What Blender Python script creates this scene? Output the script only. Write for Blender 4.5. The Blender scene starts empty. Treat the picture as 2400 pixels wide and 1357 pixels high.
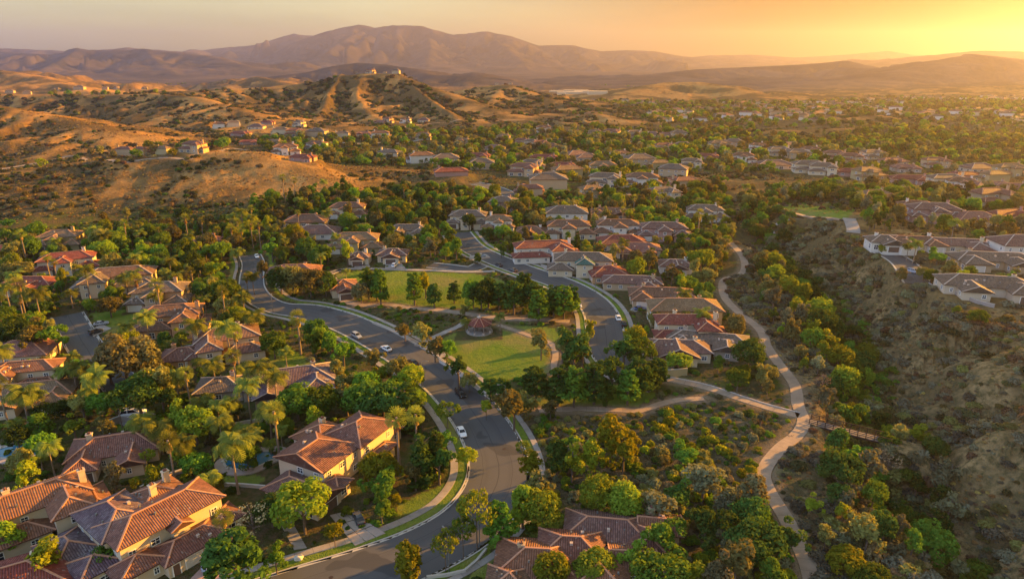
import bpy, bmesh, math, random
import numpy as np
from mathutils import Vector, Matrix

R = math.radians
SC = bpy.context.scene
COL = SC.collection

# ------------------------------------------------------------------ camera
CAM_H = 88.0
PITCH = R(18.6)
FPX, PW, PH = 1600.0, 2400.0, 1357.0
cam_data = bpy.data.cameras.new('camera')
cam_data.sensor_width = 36.0
cam_data.lens = 36.0 * FPX / PW
cam_data.clip_start = 1.0
cam_data.clip_end = 60000.0
cam = bpy.data.objects.new('camera', cam_data)
cam.location = (0, 0, CAM_H)
cam.rotation_euler = (R(90) - PITCH, 0, 0)
COL.objects.link(cam)
SC.camera = cam

# ------------------------------------------------------------------ sun, sky, exposure
SUN_EL, SUN_AZ = R(12.0), R(63.0)          # azimuth measured from +Y towards +X
world = bpy.data.worlds.new('World')
SC.world = world
world.use_nodes = True
wt = world.node_tree
for n in list(wt.nodes):
    wt.nodes.remove(n)
sky = wt.nodes.new('ShaderNodeTexSky')
sky.sky_type = 'NISHITA'
sky.sun_disc = False
sky.sun_elevation = SUN_EL
sky.sun_rotation = SUN_AZ
sky.altitude = 100
sky.air_density = 1.0
sky.dust_density = 3.0
sky.ozone_density = 1.0
bg = wt.nodes.new('ShaderNodeBackground')
bg.inputs['Strength'].default_value = 0.15
wo = wt.nodes.new('ShaderNodeOutputWorld')
gm = wt.nodes.new('ShaderNodeGamma')                 # a milder range between the glow and the rest of the sky
gm.inputs['Gamma'].default_value = 0.5
wt.links.new(sky.outputs[0], gm.inputs['Color'])
# dusty evening air: the colour of the sky by its angle from the sun
tc = wt.nodes.new('ShaderNodeTexCoord')
dt = wt.nodes.new('ShaderNodeVectorMath'); dt.operation = 'DOT_PRODUCT'
dt.inputs[1].default_value = (math.sin(SUN_AZ) * math.cos(SUN_EL), math.cos(SUN_AZ) * math.cos(SUN_EL), math.sin(SUN_EL))
wt.links.new(tc.outputs['Generated'], dt.inputs[0])
rp = wt.nodes.new('ShaderNodeValToRGB')
SKY_RAMP = [(0.0, (1.50, 1.50, 1.60)), (.34, (1.15, 1.12, 1.14)), (.42, (.96, .86, .56)), (.64, (.92, .84, .56)), (.76, (.62, .50, .30)), (.85, (.29, .165, .052)), (.91, (.15, .055, .003)), (.945, (.14, .05, .001)), (.965, (.30, .16, .01)), (.985, (.8, .6, .2)), (1.0, (1.1, .85, .35))]  # low stops, behind the camera, are raised to add fill light
for i, (p_, c_) in enumerate(SKY_RAMP):
    e = rp.color_ramp.elements[i] if i < 2 else rp.color_ramp.elements.new(p_)
    e.position = p_; e.color = (*[x / 2 for x in c_], 1)
md = wt.nodes.new('ShaderNodeMath'); md.operation = 'MULTIPLY_ADD'; md.inputs[1].default_value = .5; md.inputs[2].default_value = .5
wt.links.new(dt.outputs['Value'], md.inputs[0]); wt.links.new(md.outputs[0], rp.inputs[0])
mu = wt.nodes.new('ShaderNodeMixRGB'); mu.blend_type = 'MULTIPLY'; mu.inputs[0].default_value = 1.0
wt.links.new(gm.outputs[0], mu.inputs[1]); wt.links.new(rp.outputs[0], mu.inputs[2])
sc2 = wt.nodes.new('ShaderNodeVectorMath'); sc2.operation = 'SCALE'; sc2.inputs['Scale'].default_value = 4.0
# overhead the evening blue returns, lifted out of view to add cool fill
sx = wt.nodes.new('ShaderNodeSeparateXYZ'); wt.links.new(tc.outputs['Generated'], sx.inputs[0])
zr_ = wt.nodes.new('ShaderNodeValToRGB'); ze = zr_.color_ramp.elements
ze[0].position = .12; ze[0].color = (.5, .5, .5, 1); ze[1].position = .75; ze[1].color = (.54, .66, .92, 1)
wt.links.new(sx.outputs[2], zr_.inputs[0])
mz = wt.nodes.new('ShaderNodeMixRGB'); mz.blend_type = 'MULTIPLY'; mz.inputs[0].default_value = 1.0
wt.links.new(mu.outputs[0], mz.inputs[1]); wt.links.new(zr_.outputs[0], mz.inputs[2])
# thin veils of high cloud
mp = wt.nodes.new('ShaderNodeMapping'); mp.inputs['Scale'].default_value = (1.2, 1.2, 9.0); mp.inputs['Rotation'].default_value = (R(4), R(3), 0)
wt.links.new(tc.outputs['Generated'], mp.inputs['Vector'])
cn = wt.nodes.new('ShaderNodeTexNoise'); cn.inputs['Scale'].default_value = 2.6; cn.inputs['Detail'].default_value = 5; cn.inputs['Roughness'].default_value = .55
wt.links.new(mp.outputs[0], cn.inputs['Vector'])
cr = wt.nodes.new('ShaderNodeValToRGB'); cr.color_ramp.elements[0].position = .38; cr.color_ramp.elements[0].color = (.84, .85, .88, 1); cr.color_ramp.elements[1].position = .66; cr.color_ramp.elements[1].color = (1.0, 1.0, 1.0, 1)
wt.links.new(cn.outputs[0], cr.inputs[0])
wt.links.new(mz.outputs[0], sc2.inputs[0])
mv = wt.nodes.new('ShaderNodeMixRGB'); mv.blend_type = 'MULTIPLY'; mv.inputs[0].default_value = 1.0
wt.links.new(sc2.outputs[0], mv.inputs[1]); wt.links.new(cr.outputs[0], mv.inputs[2])
wt.links.new(mv.outputs[0], bg.inputs['Color'])
wt.links.new(bg.outputs[0], wo.inputs['Surface'])

sun_data = bpy.data.lights.new('sun', 'SUN')
sun_data.energy = 5.0
sun_data.angle = R(0.6)
sun_data.color = (1.0, 0.48, 0.07)
sun = bpy.data.objects.new('sun', sun_data)
sun_dir = Vector((math.sin(SUN_AZ) * math.cos(SUN_EL), math.cos(SUN_AZ) * math.cos(SUN_EL), math.sin(SUN_EL)))
sun.rotation_euler = sun_dir.to_track_quat('Z', 'Y').to_euler()
sun.location = sun_dir * 500
COL.objects.link(sun)

HAZE_COL, HAZE_DENS, HAZE_G = (.57, .56, .88, 1), 7.0e-5, 0.63
SC.view_settings.view_transform = 'Standard'
SC.view_settings.look = 'None'
SC.view_settings.exposure = 2.22
SC.view_settings.gamma = 1.0
SC.view_settings.use_curve_mapping = False
SC.render.engine = 'CYCLES'
SC.cycles.use_denoising = True
SC.cycles.max_bounces = 6
SC.cycles.diffuse_bounces = 2
SC.cycles.glossy_bounces = 2
SC.cycles.transmission_bounces = 3
SC.cycles.volume_bounces = 0
SC.cycles.transparent_max_bounces = 4
SC.cycles.sample_clamp_indirect = 4.0

# ------------------------------------------------------------------ noise and the shape of the land
def _hash(ix, iy, seed):
    h = (ix.astype(np.int64) * 374761393 + iy.astype(np.int64) * 668265263 + seed * 1442695041) & 0xFFFFFFFF
    h = ((h ^ (h >> 13)) * 1274126177) & 0xFFFFFFFF
    h = h ^ (h >> 16)
    return (h & 0xFFFFFF) / float(0xFFFFFF) * 2.0 - 1.0

def vnoise(x, y, seed=0):
    x = np.asarray(x, float); y = np.asarray(y, float)
    ix = np.floor(x); iy = np.floor(y)
    fx = x - ix; fy = y - iy
    ux = fx * fx * fx * (fx * (fx * 6 - 15) + 10); uy = fy * fy * fy * (fy * (fy * 6 - 15) + 10)
    a = _hash(ix, iy, seed); b = _hash(ix + 1, iy, seed); c = _hash(ix, iy + 1, seed); d = _hash(ix + 1, iy + 1, seed)
    return (a * (1 - ux) + b * ux) * (1 - uy) + (c * (1 - ux) + d * ux) * uy

def fbm(x, y, seed=0, octv=4, gain=0.5):
    t = 0.0; a = 1.0; s = 0.0; f = 1.0
    for k in range(octv):
        t = t + a * vnoise(x * f + 17.3 * k, y * f - 9.1 * k, seed + k); s += a; a *= gain; f *= 2.03
    return t / s

def S(t):
    t = np.clip(t, 0, 1)
    return t * t * (3 - 2 * t)

_cp, _sp = math.cos(PITCH), math.sin(PITCH)
def ray(px, py):
    u = (px - PW / 2) / FPX; v = (PH / 2 - py) / FPX
    return np.array([u, _cp + v * _sp, -_sp + v * _cp])
def at_dist(px, py, Y):
    d = ray(px, py)
    return d * (Y / d[1]) + np.array([0, 0, CAM_H])
def at_z(px, py, z=0.0):
    d = ray(px, py)
    return d * ((z - CAM_H) / d[2]) + np.array([0, 0, CAM_H])
def to_px(x, y, z):
    z = z - CAM_H
    f = y * _cp - z * _sp; u = y * _sp + z * _cp
    return PW / 2 + FPX * x / f, PH / 2 - FPX * u / f, f

# ridge crests: (image column, image row, distance in metres), half width, gully strength
RIDGES = [
    ([(-260, 440, 420), (0, 404, 455), (230, 376, 480), (480, 357, 495), (610, 357, 490), (700, 390, 470), (800, 440, 440), (880, 474, 420)], 50, .06),
    ([(760, 396, 530), (900, 398, 525), (1050, 412, 505), (1130, 440, 478)], 34, .08),
    ([(-300, 215, 800), (-100, 235, 760), (0, 250, 740), (130, 272, 730), (250, 302, 700), (400, 337, 680), (470, 350, 660)], 76, .22),
    ([(-200, 215, 1150), (100, 224, 1130), (270, 223, 1100), (360, 220, 1080), (470, 230, 1000), (560, 257, 930), (650, 287, 870)], 80, .28),
    ([(380, 216, 1148), (470, 213, 1131), (620, 206, 1174), (760, 189, 1218), (850, 172, 1235), (930, 174, 1235), (1000, 202, 1200), (1100, 237, 1131), (1180, 267, 1061), (1250, 292, 1000)], 98, .30),
    ([(760, 204, 1183), (700, 232, 1104), (660, 262, 1017), (640, 285, 939)], 48, .5),
    ([(858, 200, 1191), (840, 225, 1131), (860, 262, 1026), (900, 284, 948)], 46, .5),
    ([(965, 206, 1183), (1000, 228, 1122), (1050, 262, 1026), (1080, 280, 974)], 30, .5),
    ([(800, 184, 1225), (770, 215, 1130), (760, 250, 1040), (742, 275, 975)], 30, .5),
    ([(1040, 220, 1479), (1130, 203, 1435), (1190, 199, 1392), (1260, 226, 1305), (1340, 252, 1218), (1420, 268, 1148)], 100, .32),
    ([(1172, 214, 1331), (1150, 230, 1261), (1180, 252, 1165)], 60, .5),
    ([(1230, 303, 1000), (1320, 277, 1000), (1390, 265, 1010), (1450, 277, 980), (1530, 302, 930), (1620, 324, 870)], 55, .4),
    ([(1740, 316, 830), (1830, 305, 850), (1900, 306, 860), (2000, 300, 900), (2080, 317, 860), (2170, 338, 810)], 36, .5),
    ([(1950, 282, 1010), (2060, 270, 1050), (2160, 285, 1000)], 46, .5),
    ([(1400, 245, 1650), (1500, 208, 1850), (1560, 194, 1950), (1640, 193, 1950), (1720, 206, 1850), (1810, 240, 1620)], 150, .35),
    ([(1760, 236, 2000), (1900, 220, 2200), (2050, 212, 2300), (2200, 208, 2300), (2420, 198, 2300)], 170, .5),
    ([(1280, 212, 2900), (1350, 193, 3000), (1400, 200, 3000), (1480, 210, 2900)], 160, .3),
    ([(1420, 205, 3300), (1560, 176, 3800), (1640, 163, 4000), (1800, 156, 4200), (1900, 151, 4200), (1980, 143, 4200), (2060, 160, 4000), (2150, 180, 3600)], 380, .45),
    ([(1850, 215, 2500), (2000, 190, 2800), (2120, 165, 3100), (2210, 140, 3300), (2280, 127, 3400), (2400, 140, 3400), (2600, 130, 3300)], 380, .45),
    ([(2020, 155, 6000), (2150, 134, 6000), (2300, 120, 6500), (2420, 122, 6500), (2600, 110, 6500)], 700, .4),
    ([(400, 128, 12500), (520, 113, 12500), (600, 106, 12500), (690, 80, 12500), (760, 88, 12500), (830, 100, 12500)], 1000, .5),
    ([(600, 150, 10000), (690, 100, 10200), (760, 77, 10500), (840, 58, 10500), (880, 67, 10500), (920, 60, 10500), (990, 63, 10500), (1060, 83, 10500), (1140, 74, 10500), (1200, 87, 10500), (1260, 108, 10500), (1340, 107, 10500), (1410, 121, 10500), (1470, 119, 10500), (1530, 121, 10500), (1600, 133, 10500), (1720, 143, 10200)], 1150, .5),
    ([(828, 84, 9700), (800, 100, 8910), (740, 140, 7830)], 350, .5),
    ([(1004, 90, 9600), (1010, 110, 8775), (1000, 150, 7560)], 350, .5),
    ([(1160, 96, 9500), (1190, 115, 8775), (1230, 150, 7425)], 350, .5),
    ([(-300, 118, 6500), (-100, 124, 6500), (0, 122, 6500), (120, 130, 6250), (180, 118, 6250), (340, 119, 6250), (480, 131, 6000), (560, 152, 5500), (660, 178, 5000)], 520, .6),
    ([(180, 119, 6250), (130, 150, 5375), (60, 180, 4625)], 220, .6),
    ([(340, 120, 6250), (380, 155, 5375), (420, 185, 4625)], 220, .6),
    ([(560, 195, 3100), (640, 180, 3200), (720, 170, 3250), (780, 156, 3300), (840, 148, 3400), (900, 152, 3300), (960, 161, 3200), (1010, 176, 3000), (1100, 179, 2900), (1220, 196, 2700)], 300, .5),
    ([(-150, 158, 2200), (0, 165, 2100), (80, 179, 2000), (170, 203, 1800)], 200, .5),
    ([(540, 200, 2200), (600, 179, 2300), (650, 190, 2200), (700, 205, 2100)], 130, .5),
    ([(1560, 140, 11500), (1660, 131, 11500), (1760, 129, 11500), (1860, 136, 11500), (1950, 131, 11500), (2080, 121, 11500), (2150, 131, 11500), (2300, 129, 11500), (2500, 122, 11500)], 900, .4),
    ([(-300, 118, 9000), (0, 114, 9000), (200, 122, 9000), (300, 112, 9000), (420, 122, 9000)], 900, .4),
]
_RW = [(np.array([at_dist(*p) for p in pts]), w, g) for pts, w, g in RIDGES]

CREEK = np.array([(118, 470, -3), (126, 400, -4), (131, 330, -6), (131, 284, -8), (124, 240, -9), (115, 203, -9.5), (107, 183, -10), (95, 166, -9), (86, 150, -9), (84, 134, -10), (85, 113, -10), (90, 60, -10)], float)

def seg_near(P, poly):
    """nearest point on a 3-D polyline seen from above: distance, height, arc length, side (+ left of travel)"""
    best = np.full(len(P), 1e18); z = np.zeros(len(P)); s = np.zeros(len(P)); side = np.zeros(len(P)); acc = 0.0
    for a, b in zip(poly[:-1], poly[1:]):
        ab = b[:2] - a[:2]; L = float(np.hypot(*ab)) + 1e-9
        t = np.clip(((P - a[:2]) @ ab) / (L * L), 0, 1)
        dx = P[:, 0] - (a[0] + ab[0] * t); dy = P[:, 1] - (a[1] + ab[1] * t)
        d2 = dx * dx + dy * dy
        m = d2 < best
        best[m] = d2[m]; z[m] = (a[2] + (b[2] - a[2]) * t)[m]; s[m] = (acc + L * t)[m]
        side[m] = np.sign(ab[0] * dy - ab[1] * dx)[m]
        acc += L
    return np.sqrt(best), z, s, side

def land(P):
    """natural height and the height above the valley floor"""
    P = np.asarray(P, float)
    X, Y = P[:, 0], P[:, 1]
    base = -32.0 * S((Y - 850) / 2400.0)
    base = base + 1.2 * fbm(X / 90, Y / 90, 5, 2) * S((Y - 330) / 150)
    acc = np.zeros(len(P)); pm = np.zeros(len(P))
    for poly, w, g in _RW:
        lo = poly[:, :2].min(0) - 3.2 * w; hi = poly[:, :2].max(0) + 3.2 * w
        m = (X > lo[0]) & (X < hi[0]) & (Y > lo[1]) & (Y < hi[1])
        if not m.any():
            continue
        Q = P[m]
        d, z, s, sd = seg_near(Q, poly)
        lam = w * 0.40
        n = fbm(s / lam + 0.35 * fbm(Q[:, 0] / lam, Q[:, 1] / lam, 3, 2), d / (3.2 * lam) + 7.0 * sd, 11, 3)
        q = d / w
        q = q * (1 + g * 1.9 * n * np.minimum(1, q * 1.6))
        q = np.maximum(q, 0)
        q = np.maximum(0, np.sqrt(q * q + 0.015) - 0.12247)
        prof = np.clip(1 - q / 2.15, 0, 1) ** 1.22 * (1 - S((d / w - 2.6) / .6))
        ng = fbm(s / (lam * .8) + .6 * fbm(Q[:, 0] / lam, Q[:, 1] / lam, 8, 3), d / (3.0 * lam) + 13.0 * sd, 61, 4)
        c = np.maximum(0, z - base[m]) * prof * (1 - g * 1.0 * S(d / w * 1.9) * np.exp(-(np.abs(ng) / .16) ** 1.3))
        acc[m] += c ** 7; pm[m] = np.maximum(pm[m], np.exp(-(d / (.35 * w)) ** 2))
    c = acc ** (1 / 7.0)
    zz = base + c
    k = S((c - 1.5) / 6)
    far = S((c - 45) / 90)
    zz = zz + k * (1 - far) * (1 - .6 * pm) * np.minimum(c * 0.13, 3.0) * (.35 - 1.5 * np.abs(fbm(X / 55, Y / 55, 21, 5)))
    zz = zz + far * (1 - .85 * pm) * 0.24 * c * (0.40 - 1.6 * np.abs(fbm(X / 330, Y / 330, 31, 6, .58)))
    # canyon beside the trail and the plateau across it
    m = (Y < 560) & (X > 20) & (X < 420)
    if m.any():
        Q = P[m]
        d, cz, s, sd = seg_near(Q, CREEK)
        right = sd > 0
        left_w = 11.5 + 8 * S((Q[:, 1] - 165) / 80)
        zl = cz * (1 - S(d / left_w))
        fade = 1 - S((Q[:, 1] - 330 - 0.35 * (Q[:, 0] - 150)) / 110.0)
        spur = fbm(s / 26.0, d / 60.0 + 3, 41, 2)
        slope_w = np.where(Q[:, 1] < 195, 46.0, 34.0)
        top = 11.5 * fade + 9.0 * S((d - 34) / 46.0) * (1 - S((Q[:, 1] - 165) / 32.0))
        dd = d * (1 + 0.5 * spur * (1 - S((Q[:, 1] - 230) / 60)))
        zr = cz + (top - cz) * S((dd - 2) / slope_w)
        zr = zr + (3.0 * fbm(Q[:, 0] / 17, Q[:, 1] / 17, 51, 5) - 2.4 * np.exp(-(fbm(s / 15.0, d / 55.0, 57, 2) / .16) ** 2)) * S(d / 14) * (1 - S((d - slope_w + 4) / 8) * S((Q[:, 1] - 195) / 12))
        zz[m] = zz[m] + np.where(right, zr, zl)
        c[m] = np.maximum(c[m], np.where(right, 6 * S(d / 10), 0))
    return zz, c

# the land sampled once on a fan of rays that grows coarser with distance; everything else reads it from here
NA, NR = 620, 860
A0, A1, R0, R1 = R(-52), R(52), 62.0, 14500.0
ang = np.linspace(A0, A1, NA); rad = np.geomspace(R0, R1, NR)
AA, RR = np.meshgrid(ang, rad)
TP = np.column_stack([(np.sin(AA) * RR).ravel(), (np.cos(AA) * RR).ravel()])
TL, TC = land(TP)
def fan(field, P):
    P = np.asarray(P, float)
    i = np.clip((np.arctan2(P[:, 0], P[:, 1]) - A0) / (A1 - A0) * (NA - 1), 0, NA - 1.001)
    j = np.clip(np.log(np.hypot(P[:, 0], P[:, 1]) / R0) / math.log(R1 / R0) * (NR - 1), 0, NR - 1.001)
    a, b = i.astype(int), j.astype(int); u, v = i - a, j - b; F = field.reshape(NR, NA)
    return (F[b, a] * (1 - u) + F[b, a + 1] * u) * (1 - v) + (F[b + 1, a] * (1 - u) + F[b + 1, a + 1] * u) * v

# ------------------------------------------------------------------ materials
class NT:
    def __init__(self, name):
        self.m = bpy.data.materials.new(name); self.m.use_nodes = True
        self.t = self.m.node_tree
        for n in list(self.t.nodes): self.t.nodes.remove(n)
        self.out = self.t.nodes.new('ShaderNodeOutputMaterial')
    def n(self, typ, **kw):
        nd = self.t.nodes.new('ShaderNode' + typ)
        for k, v in kw.items():
            if k.startswith('i_'):
                key = k[2:]; key = int(key) if key.isdigit() else key.replace('_', ' ')
                if hasattr(v, 'node') or hasattr(v, 'is_linked'): self.t.links.new(v, nd.inputs[key])
                else: nd.inputs[key].default_value = v
            else: setattr(nd, k, v)
        return nd
    def math(self, op, a, b=0.0, c=None):
        nd = self.n('Math', operation=op)
        for i, v in enumerate((a, b) if c is None else (a, b, c)):
            if hasattr(v, 'is_linked'): self.t.links.new(v, nd.inputs[i])
            else: nd.inputs[i].default_value = v
        return nd.outputs[0]
    def mix(self, f, a, b, blend='MIX'):
        nd = self.n('MixRGB', blend_type=blend)
        for i, v in enumerate((f, a, b)):
            if hasattr(v, 'is_linked'): self.t.links.new(v, nd.inputs[i])
            else: nd.inputs[i].default_value = v if i == 0 else (v if len(v) == 4 else (*v, 1))
        return nd.outputs[0]
    def ramp(self, f, stops):
        nd = self.n('ValToRGB'); e = nd.color_ramp.elements
        while len(e) < len(stops): e.new(0.5)
        for el, (p, c) in zip(e, stops):
            el.position = p; el.color = (*c, 1) if len(c) == 3 else c
        self.t.links.new(f, nd.inputs[0]); return nd.outputs[0]
    def noise(self, vec, scale, detail=3, rough=0.55, dist=0.0):
        nd = self.n('TexNoise', i_Scale=scale, i_Detail=detail, i_Roughness=rough, i_Distortion=dist)
        if vec is not None: self.t.links.new(vec, nd.inputs['Vector'])
        return nd.outputs[0]
    def done(self, shader):
        self.t.links.new(shader, self.out.inputs['Surface']); return self.m

def c4(c): return (*c, 1.0)

def plain(name, col, rough=0.7, var=0.12, scale=0.8, metal=0.0, spec=0.3, bump=0.0):
    t = NT(name)
    g = t.n('NewGeometry').outputs['Position']
    n1 = t.noise(g, scale, 4); n2 = t.noise(g, scale * 6.3, 2)
    f = t.math('ADD', t.math('MULTIPLY', n1, 0.65), t.math('MULTIPLY', n2, 0.35))
    col_o = t.mix(f, [x * (1 - 2 * var) for x in col], [min(1, x * (1 + 2 * var)) for x in col])
    b = t.n('BsdfPrincipled', i_Base_Color=col_o, i_Roughness=rough, i_Metallic=metal)
    b.inputs['Specular IOR Level'].default_value = spec
    if bump:
        bp = t.n('Bump', i_Strength=bump, i_Distance=0.05, i_Height=n2)
        t.t.links.new(bp.outputs[0], b.inputs['Normal'])
    return t.done(b.outputs[0])

def leaf_mat(name, dark, light, trans=0.32, tcol=None):
    t = NT(name)
    at = t.n('Attribute', attribute_name='v').outputs['Fac']
    oi = t.n('ObjectInfo').outputs['Random']
    f = t.math('ADD', t.math('MULTIPLY', at, 0.7), t.math('MULTIPLY', oi, 0.3))
    col = t.mix(f, dark, light)
    hsv = t.n('HueSaturation', i_Color=col, i_Saturation=1.0, i_Fac=1.0)
    t.t.links.new(t.math('ADD', t.math('MULTIPLY', oi, 0.06), 0.472), hsv.inputs['Hue'])
    t.t.links.new(t.math('ADD', t.math('MULTIPLY', oi, 0.65), 0.68), hsv.inputs['Value'])
    col = hsv.outputs[0]
    d = t.n('BsdfDiffuse', i_Color=col)
    tc = t.mix(1.0, col, tcol or (1.5, 1.25, 0.45), 'MULTIPLY')
    tr = t.n('BsdfTranslucent', i_Color=tc)
    mx = t.n('MixShader', i_0=trans)
    t.t.links.new(d.outputs[0], mx.inputs[1]); t.t.links.new(tr.outputs[0], mx.inputs[2])
    return t.done(mx.outputs[0])

def roof_mat(name, col, alt, patch=0.35):
    """barrel tiles: columns run down the slope (UV in metres: u along the eave, v up the slope)"""
    t = NT(name)
    uv = t.n('UVMap').outputs[0]
    sp = t.n('SeparateXYZ', i_0=uv)
    u, v = sp.outputs[0], sp.outputs[1]
    cu, cv = 0.42, 0.5
    fu = t.math('DIVIDE', u, cu); fv = t.math('DIVIDE', v, cv)
    cell = t.n('CombineXYZ', i_0=t.math('FLOOR', fu), i_1=t.math('FLOOR', fv))
    wn = t.n('TexWhiteNoise', noise_dimensions='2D')
    t.t.links.new(cell.outputs[0], wn.inputs['Vector'])
    g = t.n('NewGeometry').outputs['Position']
    big = t.noise(g, 0.16, 4, 0.6); mid = t.noise(g, 0.9, 3, 0.6)
    base = t.mix(t.ramp(big, [(0.35, (0, 0, 0)), (0.68, (1, 1, 1))]), col, alt)
    base = t.mix(t.math('MULTIPLY', wn.outputs['Value'], 0.7), base, [x * 0.40 for x in col])
    pale = t.math('MULTIPLY', t.math('GREATER_THAN', wn.outputs['Value'], 0.86), t.ramp(mid, [(0.52, (0, 0, 0)), (0.66, (1, 1, 1))]))
    base = t.mix(t.math('MULTIPLY', pale, patch), base, (0.55, 0.47, 0.41))
    stain = t.ramp(t.noise(g, .45, 5, .7, .5), [(.50, (0, 0, 0)), (.66, (1, 1, 1))])
    base = t.mix(t.math('MULTIPLY', stain, .45), base, [x * .45 for x in col])
    pu = t.math('FRACT', fu); pv = t.math('FRACT', fv)
    hu = t.math('SINE', t.math('MULTIPLY', pu, math.pi))
    groove = t.math('MULTIPLY', t.math('LESS_THAN', hu, 0.40), 0.72)
    base = t.mix(groove, base, [x * 0.28 for x in col])
    h = t.math('ADD', hu, t.math('MULTIPLY', pv, -0.35))
    bp = t.n('Bump', i_Strength=0.9, i_Distance=0.10, i_Height=h)
    b = t.n('BsdfPrincipled', i_Base_Color=base, i_Roughness=0.75)
    b.inputs['Specular IOR Level'].default_value = 0.25
    t.t.links.new(bp.outputs[0], b.inputs['Normal'])
    return t.done(b.outputs[0])

M = {}
for k, c, a in [('terracotta', (.225, .092, .062), (.28, .14, .10)), ('red', (.25, .058, .042), (.28, .10, .07)), ('orange', (.29, .128, .068), (.24, .11, .065)),
                ('brown', (.20, .10, .058), (.25, .145, .088)), ('greybrown', (.185, .13, .095), (.24, .175, .125)), ('grey', (.155, .135, .128), (.21, .185, .17)),
                ('mauve', (.205, .105, .085), (.26, .155, .12)), ('tan', (.25, .155, .08), (.30, .20, .11)), ('teal', (.06, .15, .12), (.10, .19, .15)), ('pink', (.29, .12, .09), (.32, .18, .135)), ('purple', (.14, .075, .09), (.26, .22, .23)), ('maroon', (.18, .048, .040), (.22, .07, .055))]:
    M['roof_' + k] = roof_mat('roof tile ' + k, c, a)
for k, c in [('terracotta', (.44, .22, .13)), ('pale', (.44, .34, .27)), ('grey', (.34, .31, .30))]:
    M['ridge_' + k] = plain('ridge tile ' + k, c, .75, .15, 1.5)
for k, c in [('cream', (.56, .44, .29)), ('white', (.62, .55, .46)), ('tan', (.42, .30, .18)), ('peach', (.50, .28, .14)), ('olive', (.36, .28, .14)), ('pink', (.36, .21, .17)), ('stone', (.36, .29, .22)), ('beige', (.52, .41, .29))]:
    M['wall_' + k] = plain('stucco ' + k, c, .85, .07, .35, bump=.2)
M['trim'] = plain('white trim', (.78, .75, .69), .5, .03)
M['glass'] = plain('window glass', (.028, .034, .042), .08, .2, .4, spec=.6)
M['door'] = plain('painted door', (.16, .09, .06), .5, .1)
M['garage_dark'] = plain('garage door brown', (.13, .085, .065), .55, .08)
M['garage_light'] = plain('garage door cream', (.62, .56, .47), .55, .05)
M['asphalt'] = None
M['concrete'] = plain('concrete', (.34, .30, .26), .85, .12, .5, bump=.15)
M['kerb'] = plain('kerb concrete', (.44, .40, .34), .8, .08, .7)
M['trail'] = plain('trail concrete', (.28, .20, .135), .9, .2, .35, bump=.15)
def path_mat(name, c):
    t = NT(name); g = t.n('NewGeometry').outputs['Position']; uv = t.n('UVMap').outputs[0]; sp = t.n('SeparateXYZ', i_0=uv)
    n1 = t.noise(g, .25, 5, .65); n2 = t.noise(g, 2.5, 3)
    col = t.mix(t.ramp(n1, [(.3, (0, 0, 0)), (.7, (1, 1, 1))]), [x * .72 for x in c], [x * 1.25 for x in c])
    col = t.mix(t.math('MULTIPLY', n2, .35), col, [x * .6 for x in c])
    jt = t.math('LESS_THAN', t.math('FRACT', t.math('DIVIDE', sp.outputs[1], 3.2)), .035)
    col = t.mix(t.math('MULTIPLY', jt, .6), col, [x * .4 for x in c])
    cell = t.math('FLOOR', t.math('DIVIDE', sp.outputs[1], 3.2)); wn = t.n('TexWhiteNoise', noise_dimensions='1D'); t.t.links.new(cell, wn.inputs['W'])
    col = t.mix(t.math('MULTIPLY', wn.outputs['Value'], .3), col, [x * .65 for x in c])
    b = t.n('BsdfPrincipled', i_Base_Color=col, i_Roughness=.9); b.inputs['Specular IOR Level'].default_value = .2
    return t.done(b.outputs[0])
M['trail'] = path_mat('trail concrete', (.36, .265, .185)); M['concrete'] = path_mat('pavement concrete', (.34, .30, .26))
M['dirt'] = plain('dirt path', (.38, .25, .15), .95, .15, .4)
M['drive'] = plain('driveway paving', (.36, .29, .25), .85, .15, .6)
M['redpave'] = plain('red paving', (.40, .24, .19), .85, .12, .8)
M['bark'] = plain('bark', (.13, .095, .07), .95, .2, 2.0)
M['palmbark'] = plain('palm bark', (.22, .165, .12), .95, .2, 2.0)
M['rail'] = plain('brown steel', (.055, .035, .028), .5, .1, metal=.3)
M['plank'] = plain('weathered timber', (.17, .14, .122), .8, .15, 1.5)
M['stone'] = plain('garden stone', (.44, .37, .31), .9, .2, .8)
M['boulder'] = plain('pale boulder', (.50, .46, .40), .9, .15, .9)
M['wallgrey'] = plain('block wall', (.30, .25, .21), .9, .1, .6)
M['rubber'] = plain('tyre rubber', (.02, .02, .02), .8, .05)
M['rim'] = plain('alloy rim', (.45, .45, .46), .3, .03, metal=.8)
for k, c in [('white', (.80, .79, .77)), ('black', (.016, .016, .018)), ('silver', (.30, .32, .36)), ('dark', (.05, .055, .065)), ('blue', (.05, .10, .20))]:
    M['car_' + k] = plain('car paint ' + k, c, .22, .02, spec=.5)
M['carglass'] = plain('car glass', (.012, .014, .018), .05, .05, spec=.6)
M['lamp'] = plain('headlight glass', (.75, .75, .72), .15, .02, spec=.6)
M['tail'] = plain('tail light', (.35, .02, .02), .2, .05)
M['metal'] = plain('galvanised post', (.22, .22, .21), .5, .05, metal=.5)
M['poolwater'] = None

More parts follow.
